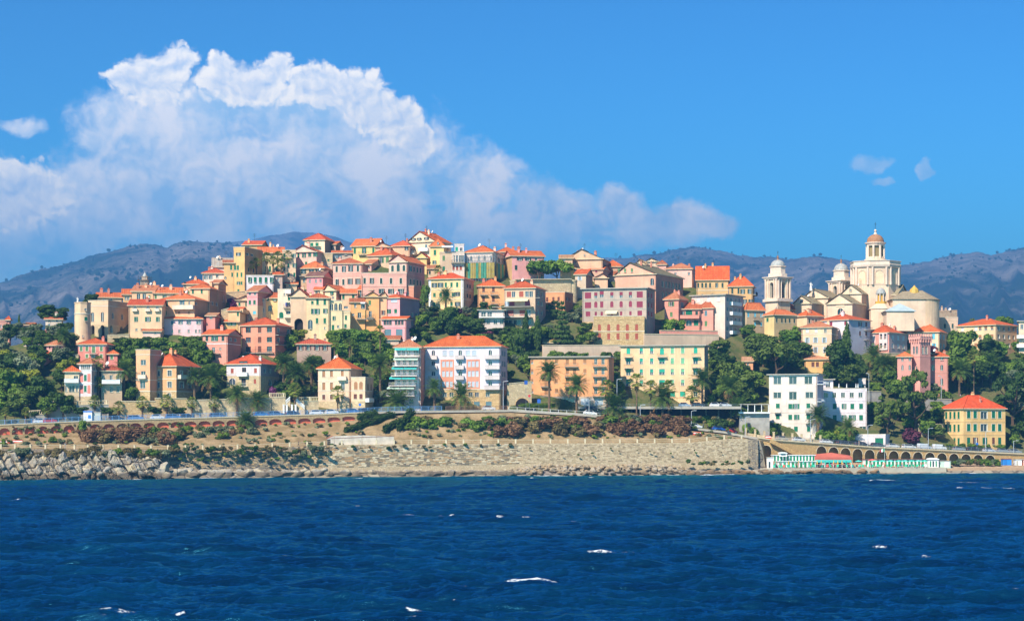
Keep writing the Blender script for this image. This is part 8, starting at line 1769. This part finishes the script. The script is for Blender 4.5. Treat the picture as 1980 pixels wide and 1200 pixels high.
# ---- street lamps
def lamp(px, pt, pb, label, Y=None, arm=.9):
    Y = float(YR(px))+.6 if Y is None else Y; h = (pb-pt)*Y/F; e = empty('street_lamp', at(px, pb, Y)); tag(e, label, 'street lamp', 'street lamps'); m = plain('pale_lamp_post', '#c3c7ca', .5, .4, .3)
    b = MB(); b.bar((0, 0, -.5), (0, 0, h), .11, m, 7, .07); b.build('pole', e); b = MB(); b.bar((0, 0, h-.1), (arm, 0, h+.15), .05, m, 5); b.build('arm', e); b = MB(); b.box(arm-.1, arm+.6, -.14, .14, h+.05, h+.2, m); b.build('lamp_head', e)
for a in ((973, 737, 792, 'street lamp before the white block corner'), (1193, 733, 806, 'street lamp between orange and yellow blocks'), (1139, 773, 803, 'street lamp before the orange block garages'), (1238, 783, 813, 'street lamp among the russet bushes'), (1337, 794, 829, 'street lamp on the bend below the palms'), (1441, 806, 843, 'street lamp left of the hotel'),
          (1567, 811, 856, 'street lamp before the hotel'), (1678, 822, 864, 'lamp post before the garage'), (1795, 828, 870, 'street lamp left of the yellow villa'), (1906, 834, 875, 'street lamp before the yellow villa'), (1960, 852, 877, 'street lamp near the right edge')): lamp(*a)
lamp(1680, 722, 776, 'tall white curved lamp at the hotel wing corner', Y=float(Yh(1680, 778)), arm=-.9); lamp(1820, 727, 776, 'tall lamp before the pink tower villa', Y=float(Yh(1820, 778)), arm=-.9)
# ---- people
_pp = {}
def person_mesh(pose, shirt, legs):
    k = (pose, shirt, legs)
    if k in _pp: return _pp[k]
    st = .22 if pose == 'walk' else .08
    V = [(0, 0, .95), (0, 0, 1.15), (0, .01, 1.40), (0, 0, 1.50), (0, -.02, 1.62), (0, -.02, 1.74),
         (-.10, 0, .90), (-.11, -st*.55, .50), (-.11, -st, .08), (-.11, -st-.14, .03), (.10, 0, .90), (.11, st*.35, .50), (.11, st, .09), (.11, st-.12, .03),
         (-.20, .01, 1.39), (-.25, .06, 1.10), (-.24, -.05 if pose == 'walk' else .0, .86), (.20, .01, 1.39), (.25, -.05, 1.10), (.24, -.17 if pose == 'walk' else .0, .88)]
    E = [(0, 1), (1, 2), (2, 3), (3, 4), (4, 5), (0, 6), (6, 7), (7, 8), (8, 9), (0, 10), (10, 11), (11, 12), (12, 13), (2, 14), (14, 15), (15, 16), (2, 17), (17, 18), (18, 19)]
    Rr = [.15, .13, .15, .055, .095, .08, .095, .065, .045, .035, .095, .065, .045, .035, .06, .045, .035, .06, .045, .035]
    me = bpy.data.meshes.new('person'); me.from_pydata(V, E, []); o = bpy.data.objects.new('person_build', me); link(o)
    md = o.modifiers.new('skin', 'SKIN'); sv = me.skin_vertices[0].data if me.skin_vertices else None
    if sv is None:
        bm = bmesh.new(); bm.from_mesh(me); bm.verts.layers.skin.verify(); bm.to_mesh(me); bm.free(); sv = me.skin_vertices[0].data
    for i, r in enumerate(Rr): sv[i].radius = (r, r*.8)
    sv[0].use_root = True; o.modifiers.new('sub', 'SUBSURF').levels = 1
    dg = bpy.context.evaluated_depsgraph_get(); nm = bpy.data.meshes.new_from_object(o.evaluated_get(dg)); bpy.data.objects.remove(o)
    skin = plain('skin', '#c0896a', .6); ms = [plain('cloth_'+shirt[1:], shirt, .9), plain('cloth_'+legs[1:], legs, .9), skin, plain('dark_hair', '#2a211c', .8)]
    nm.materials.clear(); [nm.materials.append(m) for m in ms]
    for p in nm.polygons:
        c = p.center; z = c.z; p.material_index = 3 if z > 1.68 or (z > 1.58 and c.y > .03) else 2 if z > 1.46 or (abs(c.x) > .2 and z < 1.2) or z < .06 else 0 if z > .95 else 1
        p.use_smooth = True
    _pp[k] = nm; return nm
def person(px, pb, Y, pose, shirt, legs, label, rz=0.0, s=1.0):
    o = inst('person', person_mesh(pose, shirt, legs), None, at(px, pb, Y), rz, s); tag(o, label, 'person', 'people on the shore')
Yp = lambda px: float(Ys(px))+11.0
person(577, 862.6, Yp(577), 'walk', '#2b2f3a', '#1f2228', 'person in dark clothes walking on the promenade, left one', R(90)); person(595, 861.8, Yp(595), 'walk', '#33383f', '#23262c', 'person in dark clothes walking on the promenade, right one', R(80), 1.05)
person(126, 867.5, Yp(126), 'walk', '#d8d8d6', '#8b8d92', 'person in white walking above the cliff', R(90))
for px, c1, c2, l in ((1360, '#6f8fae', '#39404c', 'person in pale blue standing by the parked silver estate'), (1368, '#2d3138', '#23252b', 'person in dark clothes left of the blue car'), (1661, '#d8c2ae', '#b9a58f', 'man in light clothes walking past dark cars'), (1678.5, '#d9d9d6', '#8d8f94', 'person in white beside the lamp before the garage'), (1888, '#3f66a8', '#2d3440', 'person in blue by the black car')):
    p = road_xy(px, .9); o = inst('person', person_mesh('walk', c1, c2), None, p+Vector((0, 0, .12)), R(90)); tag(o, l, 'person', 'people on the shore')
# ---- beach establishment
YB = lambda px: float(Ys(px))+7.0
def zbeach(px): return 1.75
BW = plain('bathing_white', '#dededb', .7); BGn = plain('bathing_green', '#1d8055', .7); SAND = plain('beach_concrete', '#b9ab94', .9)
def deck():
    e = empty('beach_platform', (PX(1650, 602), 602, 0)); tag(e, 'low concrete bathing platform below the arcade', 'platform'); L = e.location; b = MB(); xs = np.arange(1470, 1845, 15.0)
    for a, c in zip(xs, xs[1:]):
        q = [(PX(x, float(Ys(x))+d)-L.x, float(Ys(x))+d-L.y) for x, d in ((a, 2.2), (c, 2.2), (c, 20), (a, 20))]
        b.face([(x, y, 1.75) for x, y in q], SAND); b.face([(*q[0], -.5), (*q[1], -.5), (*q[1], 1.75), (*q[0], 1.75)], SAND)
    b.build('slab', e)
deck()
def cabin_row(px0, px1, n, pt, pb, off, label, roofm, green_first=True):
    Y0 = YB((px0+px1)/2)+off; A = at(px0, pb, Y0); B_ = at(px1, pb, YB(px1)+off+(YB(px1)-YB(px0))*0); B_ = at(px1, pb, Y0+(float(Ys(px1))-float(Ys(px0)))*.6); d = B_-A; L = math.hypot(d.x, d.y)
    e = empty('bathing_cabins', (A.x, A.y, PZ(pb, Y0)), math.atan2(d.y, d.x)); tag(e, label, 'cabins', 'striped bathing cabins'); h = (pb-pt)*Y0/F; w = L/n
    b = MB(); b.box(0, L, 0, 2.0, 0, h, BW); b.build('wall', e); b = MB(); b.box(-.2, L+.2, -.3, 2.2, h, h+.18, roofm); b.build('roof', e)
    for i in range(n): q = MB(); x = (i+.5)*w; q.box(x-w*.27, x+w*.27, -.06, -.002, .05, h*.93, BGn); q.build('door', e)
    return e
cabin_row(1495, 1576, 13, 880, 891, 3.4, 'upper row of green and white bathing cabins', BW); cabin_row(1505, 1577, 9, 892, 903, .8, 'lower row of green and white bathing cabins', BW); cabin_row(1672, 1795, 17, 888, 901, 4.2, 'long row of green and white cabins under the right arches', plain('dark_red_felt', '#7d4a42', .9))
def beach_things():
    # restaurant with red roof
    Y = YB(1611)+1.0; sc = Y/F; e = empty('beach_restaurant', at(1577, 903, Y)); tag(e, 'beach restaurant with dull red roof and turquoise blinds', 'restaurant'); Wd = 69*sc
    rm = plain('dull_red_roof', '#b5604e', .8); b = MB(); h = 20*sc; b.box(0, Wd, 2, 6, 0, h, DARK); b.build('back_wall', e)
    b = MB(); b.face([(-.3, -.4, h*.92), (Wd+.3, -.4, h*.92), (Wd*1.0, 2.5, h*1.15), (Wd*.48, 2.6, h*1.42), (0, 2.5, h*1.25)], rm); b.face([(Wd+.3, 6, h*.95), (-.3, 6, h*.95), (0, 2.5, h*1.25), (Wd*.48, 2.6, h*1.42), (Wd, 2.5, h*1.15)], rm); b.box(-.3, Wd+.3, -.45, -.35, h*.72, h*.95, rm); b.build('roof', e)
    for i in range(4): b = MB(); x0 = Wd*i/4+.05; b.box(x0, x0+Wd/4-.1, -.5, -.46, h*.48, h*.73, TEAL); b.build('blind', e)
    for i in range(5): b = MB(); x = Wd*i/4; b.bar((x, -.3, 0), (x, -.3, h*.95), .09, WHITE, 6); b.build('post', e)
    b = MB(); [b.bar((0, -.3, z), (Wd, -.3, z), .05, WHITE, 4) for z in (.5, 1.0)]; b.build('railing', e)
    # kiosk and huts
    def hut(px0, px1, pt, pb, off, wall, label, roof=None, door=None, name='beach_hut', Y=None):
        Y = YB((px0+px1)/2)+off if Y is None else Y; sc = Y/F; e = empty(name, at(px0, pb, Y)); tag(e, label, 'hut'); Wd = (px1-px0)*sc; h = (pb-pt)*sc; b = MB(); b.box(0, Wd, 0, 3, -.3, h, wall); b.build('wall', e)
        b = MB()
        if roof == 'arch':
            n = 8; A = [(Wd/2-Wd*.56*math.cos(math.pi*i/n), h+Wd*.17*math.sin(math.pi*i/n)) for i in range(n+1)]
            for p, q in zip(A, A[1:]): b.face([(p[0], -.3, p[1]), (q[0], -.3, q[1]), (q[0], 3.2, q[1]), (p[0], 3.2, p[1])], WHITE)
            b.face([(x, -.3, z) for x, z in A], WHITE)
        else: b.box(-.15, Wd+.15, -.2, 3.2, h, h+.15, roof or CONC)
        b.build('roof', e)
        for f in (door or ()): q = MB(); q.box(Wd*f[0], Wd*f[1], -.05, -.002, .05, h*f[2], f[3]); q.build('door', e)
    hut(1795, 1815, 888, 902, 1.5, BW, 'white kiosk with curved roof at the end of the cabins', 'arch', ((.15, .28, .8, BGn), (.4, .55, .8, GLASS), (.7, .82, .8, BGn)))
    hut(1817, 1838, 891, 903, 1.5, plain('pale_green_hut', '#b9d0c0', .7), 'pale green beach hut right of the white kiosk', None, ((.45, .9, .95, BW),))
    hut(1484, 1495, 884, 904, 1.0, BW, 'white shower block at the left end of the bathing cabins', None, ((.2, .5, .6, GLASS),))
    hut(1940, 1956, 887, 899, 8.0, plain('bright_blue_paint', '#2d80c9', .6), 'bright blue container on the pebble beach', plain('rusty_top', '#9a5a3c', .8), ((.1, .45, .9, plain('blue_door', '#2a6fb5', .6)),), 'container')
    hut(1964, 1976, 888, 902, 6.0, BW, 'white beach hut at the right edge', None, ((.1, .4, .85, CONC),)); hut(1976.5, 1990, 888, 902, 6.0, plain('orange_paint', '#cf6a35', .7), 'orange beach hut at the right edge', None, ((.2, .7, .9, BW),))
    hut(1507, 1522, 876, 880, 3.6, WHITE, 'small white domed pavilion above the upper cabins', 'arch', ((.2, .8, .7, GLASS),))
    # parasols
    def parasol(px, pb, Y, col, label, r=1.2, h=2.3, opened=True):
        e = empty('beach_parasol', at(px, pb, Y)); e.location.z = 1.75; tag(e, label, 'parasol', 'beach parasols'); m = plain('canvas_'+col[1:], col, .8)
        b = MB(); b.bar((0, 0, -.2), (0, 0, h), .035, WHITE, 5); b.build('pole', e); b = MB(); b.lathe([(r, h-.45), (r*.6, h-.2), (0, h)] if opened else [(.1, h-1.3), (.2, h-1.2), (.07, h-.1), (0, h)], m, 8); b.build('canopy', e)
    g = random.Random(4)
    for i, px in enumerate(range(1500, 1576, 9)): parasol(px+g.uniform(-2, 2), 906, YB(px)-1.2, g.choice(('#2fae95', '#2a9a80', '#cfa63a')), 'folded green parasol before the lower bathing cabins', opened=False)
    for i, px in enumerate(range(1580, 1646, 8)): parasol(px, 906, YB(px)-.8, g.choice(('#2fae95', '#d8a93c')), 'folded yellow and green parasol before the restaurant', opened=False)
    for i, px in enumerate((1660, 1692, 1706, 1722, 1738, 1750, 1763, 1776, 1788)): parasol(px, 905, YB(px)+g.uniform(-1, 1.5), g.choice(('#43bfa8', '#3fb9a0', '#56c2b2')), 'open turquoise parasol before the long cabin row')
    parasol(1687, 903, YB(1687)+2, '#e06a62', 'open coral red parasol right of the restaurant', 1.5, 2.6)
    # deck chairs
    cm = [plain('canvas_chair_'+c[1:], c, .8) for c in ('#2fae86', '#37b592', '#d05a48', '#e0e0dc')]
    for i in range(58):
        px = g.uniform(1490, 1792) if i < 50 else g.uniform(1655, 1700); e = empty('deck_chair', (0, 0, 0)); Y = float(Ys(px))+g.uniform(2.8, 5.2); e.location = (PX(px, Y), Y, 1.75); e.rotation_euler = (0, 0, g.uniform(-.6, .6)); m = cm[0] if g.random() < .7 else g.choice(cm)
        tag(e, {0: 'green', 1: 'green', 2: 'red', 3: 'white'}[cm.index(m)]+' deck chair on the bathing platform', 'deck chair', 'deck chairs on the bathing platform')
        b = MB(); b.box(-.3, .3, -.9, .35, .32, .38, m); b.face([(-.3, .35, .36), (.3, .35, .36), (.3, .85, 1.0), (-.3, .85, 1.0)], m); b.build('canvas', e); b = MB(); [b.bar((x, y, 0), (x, y, .34), .03, WHITE, 4) for x in (-.28, .28) for y in (-.85, .3)]; b.build('legs', e)
    # bathers
    for i in range(26):
        px = g.uniform(1495, 1790); Y = float(Ys(px))+g.uniform(2.6, 4.6); sh, lg = g.choice((('#c0896a', '#2d5fa0'), ('#c0896a', '#c23a3a'), ('#c0896a', '#20242c'), ('#d8d8d4', '#3c4350'), ('#c98a9a', '#c0896a'), ('#c0896a', '#d8d8d4')))
        o = inst('person', person_mesh('stand', sh, lg), None, (PX(px, Y), Y, 1.75), g.uniform(0, 6)); tag(o, 'bather in %s standing on the bathing platform' % {'#2d5fa0': 'blue trunks', '#c23a3a': 'red trunks', '#20242c': 'dark trunks', '#3c4350': 'white shirt', '#c0896a': 'a pink top', '#d8d8d4': 'white shorts'}[lg], 'person', 'bathers')
    # flag
    Y = YB(1708)+2; e = empty('flag_pole', (PX(1710.5, Y), Y, 1.75)); tag(e, 'flag pole with green white and red flag before the arcade', 'flag'); h = PZ(866, Y)-1.75
    b = MB(); b.bar((0, 0, 0), (0, 0, h), .05, WHITE, 6, .03); b.build('pole', e); n = 9; wl = 1.5
    cols = [plain('flag_green', '#1f8a4c', .8), plain('flag_white', '#dededa', .8), plain('flag_red', '#c8323a', .8)]
    for k in range(3):
        b = MB()
        for i in range(3):
            x0, x1 = -(k*3+i)/n*wl, -(k*3+i+1)/n*wl; f = lambda x: .12*math.sin(x*5); dz = lambda x: .22*x
            b.face([(x0, f(x0), h-.1+dz(x0)), (x1, f(x1), h-.1+dz(x1)), (x1, f(x1), h-1.0+dz(x1)), (x0, f(x0), h-1.0+dz(x0))], cols[k])
        b.build('flag_stripe', e)
beach_things()
def promenade_shed():
    a, c = 632, 762; Y = float(Ys(700))+14.0; sc = Y/F; e = empty('promenade_shed', at(a, 861, float(Ys(a))+13.5)); B_ = at(c, 859.5, float(Ys(c))+13.5); d = B_-e.location; e.rotation_euler = (0, 0, math.atan2(d.y, d.x)); tag(e, 'weathered white concrete shed wall on the promenade', 'shed'); L = d.length
    m = plain('stained_white_concrete', '#cfc6b6', .9, .2, 0, .18, .5); h = [2.0, 2.7, 2.9, 2.75, 2.6]; xs = [0, .11*L, .52*L, .74*L, L]
    for i in range(4): b = MB(); b.face([(xs[i]+.05, 0, -.4), (xs[i+1]-.05, 0, -.4), (xs[i+1]-.05, 0, h[i+1]), (xs[i]+.05, 0, h[i])], m); b.face([(xs[i]+.05, 0, h[i]), (xs[i+1]-.05, 0, h[i+1]), (xs[i+1]-.05, 3, h[i+1]), (xs[i]+.05, 3, h[i])], plain('rusty_sheet', '#8a4a36', .9)); b.build('wall_panel', e)
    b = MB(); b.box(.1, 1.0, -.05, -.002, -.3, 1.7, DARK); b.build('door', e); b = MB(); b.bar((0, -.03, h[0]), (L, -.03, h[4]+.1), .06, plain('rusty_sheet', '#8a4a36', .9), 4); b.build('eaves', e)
promenade_shed()
def street_bits():
    # kiosk on the road
    p = road_xy(171, 7); e = empty('street_kiosk', p); tag(e, 'white and blue kiosk on the road behind the railing', 'kiosk'); b = MB(); b.box(-1.2, 1.2, -1, 1, 0, 2.7, WHITE); b.build('cabin', e); b = MB(); b.box(-1.3, 1.3, -1.1, 1.1, 2.7, 3.0, plain('kiosk_blue', '#3d7fd0', .6)); b.build('roof', e); b = MB(); b.box(.1, .9, -1.04, -1.002, .9, 1.9, plain('kiosk_blue', '#3d7fd0', .6)); b.build('hatch', e)
    p = road_xy(187, 7); e = empty('grey_shelter', p); tag(e, 'grey shelter box right of the white kiosk', 'shelter'); b = MB(); b.box(-1.3, 1.3, -1, 1, 0, 2.5, plain('shelter_grey', '#aeb4ae', .6)); b.build('cabin', e); b = MB(); b.box(-1.4, 1.4, -1.1, 1.1, 2.5, 2.65, CONC); b.build('roof', e)
    # street wall with pillars before the hotel
    e = empty('pillared_street_wall', road_xy(1520, 10)); tag(e, 'low street wall with stone pillars before the white hotel', 'wall', 'garden and terrace walls'); L = e.location
    for i, px in enumerate(np.arange(1442, 1595, 18.0)): q = road_xy(px, 10)-L; b = MB(); b.box(q.x-.3, q.x+.3, q.y-.3, q.y+.3, -.2+q.z, q.z+2.4, STONE); b.box(q.x-.38, q.x+.38, q.y-.38, q.y+.38, q.z+2.4, q.z+2.55, COPE); b.build('pillar', e)
    b = MB()
    for px in np.arange(1442, 1586, 18.0): a, c = road_xy(px, 10)-L, road_xy(px+18, 10)-L; b.face([(a.x, a.y, a.z-.3), (c.x, c.y, c.z-.3), (c.x, c.y, c.z+1.0), (a.x, a.y, a.z+1.0)], STONE); b.face([(a.x, a.y, a.z+1.0), (c.x, c.y, c.z+1.0), (c.x, c.y+.4, c.z+1.0), (a.x, a.y+.4, a.z+1.0)], COPE)
    b.build('wall', e)
    # signs and barriers
    def sign(px, off, h, col, label, shape='disc'):
        e = empty('road_sign', road_xy(px, off)); tag(e, label, 'road sign', 'road signs'); b = MB(); b.bar((0, 0, 0), (0, 0, h), .05, METAL, 5); b.build('pole', e); b = MB(); m = plain('sign_'+col[1:], col, .5)
        if shape == 'disc': b.face([(.4*math.cos(t), -.08, h+.4*math.sin(t)) for t in np.linspace(0, 6.28, 17)[:-1]], m)
        else: b.box(-.5, .5, -.1, -.06, h-.5, h+.7, m)
        b.build('plate', e)
    sign(1023.5, 1.0, 4.6, '#c8323a', 'round red road sign before the orange block'); sign(1017, 2.0, 8.5, '#2a55a0', 'tall blue sign on a post beside the tunnel', 'box'); sign(1042, 5.0, 3.2, '#2f5fb0', 'blue square sign before the orange shops', 'box'); sign(1448, 3.0, 3.4, '#2b3038', 'dark notice board left of the hotel street wall', 'box'); sign(1889.5, 1.5, 2.6, '#2f6fc0', 'small round blue sign by the black car'); sign(696, 1.5, 2.4, '#2f6fc0', 'small round blue sign on the road above the diagonal hedge')
    for px, off, w, label in ((1348, -6, 2.6, 'stack of red plastic barriers beside the bend'), (1485, 1.2, 2.0, 'red plastic barrier above the first big arch'), (33, -14, 3.4, 'red skip on the slope at far left'), (10, -13, 3.0, 'red covered boat at far left')):
        p = road_xy(px, off); z = p.z if off > 0 else PZ(RO(px)+(14 if px > 1000 else 38), p.y); e = empty('barrier', (p.x, p.y, z)); tag(e, label, 'barrier'); m = plain('barrier_red', '#c8432f', .6)
        b = MB(); b.box(-w/2, w/2, -.5, .5, 0, .5, m); b.box(-w/2+.15, w/2-.15, -.35, .35, .5, 1.1, m); b.build('block', e); b = MB(); b.box(-w/2+.2, w/2-.2, -.36, -.351, .62, .9, WHITE); b.build('band', e)
    # hotel roof terrace parasols and chairs
    t = [b_ for b_ in ALLB if b_.e.name.startswith('white_hotel')][1]
    for i, px in enumerate((1622, 1637, 1655, 1659)):
        f, u = t.u(px); o = t.O; X = (o[0]+t.e1[0]*u+t.e2[0]*2, o[1]+t.e1[1]*u+t.e2[1]*2, t.z1+.05); e = empty('terrace_parasol', X); tag(e, 'folded white parasol on the hotel roof terrace', 'parasol', 'hotel terrace parasols'); b = MB(); b.bar((0, 0, 0), (0, 0, 2.2), .04, WHITE, 5); b.build('pole', e); b = MB(); b.lathe([(.12, .9), (.22, 1.1), (.06, 2.3), (0, 2.4)], WHITE, 7); b.build('canopy', e)
street_bits()
# ---- labels: number alike plants by their place, counted from the left
ORD = 'first second third fourth fifth sixth seventh eighth ninth tenth eleventh twelfth thirteenth fourteenth fifteenth sixteenth seventeenth eighteenth nineteenth twentieth'.split()
TENS = {2: 'twenty', 3: 'thirty', 4: 'forty', 5: 'fifty'}
ORD += [TENS[n//10]+('ieth' if False else '')+' '+ORD[n % 10-1] if n % 10 else {30: 'thirtieth', 40: 'fortieth', 50: 'fiftieth'}[n] for n in range(21, 60)]
seen = {}
for o in scene.objects:
    if o.parent is None and o.get('label') and o.get('kind') not in ('stuff', 'structure'): seen.setdefault(o['label'], []).append(o)
for l, os_ in seen.items():
    if 1 < len(os_) <= 58:
        for i, o in enumerate(sorted(os_, key=lambda q: q.location.x/max(1, q.location.y))):
            w = 'leftmost of these' if i == 0 else 'rightmost of these' if i == len(os_)-1 else ORD[i]+' from left'
            if len(l.split())+len(w.split()) <= 16: o['label'] = l+', '+w
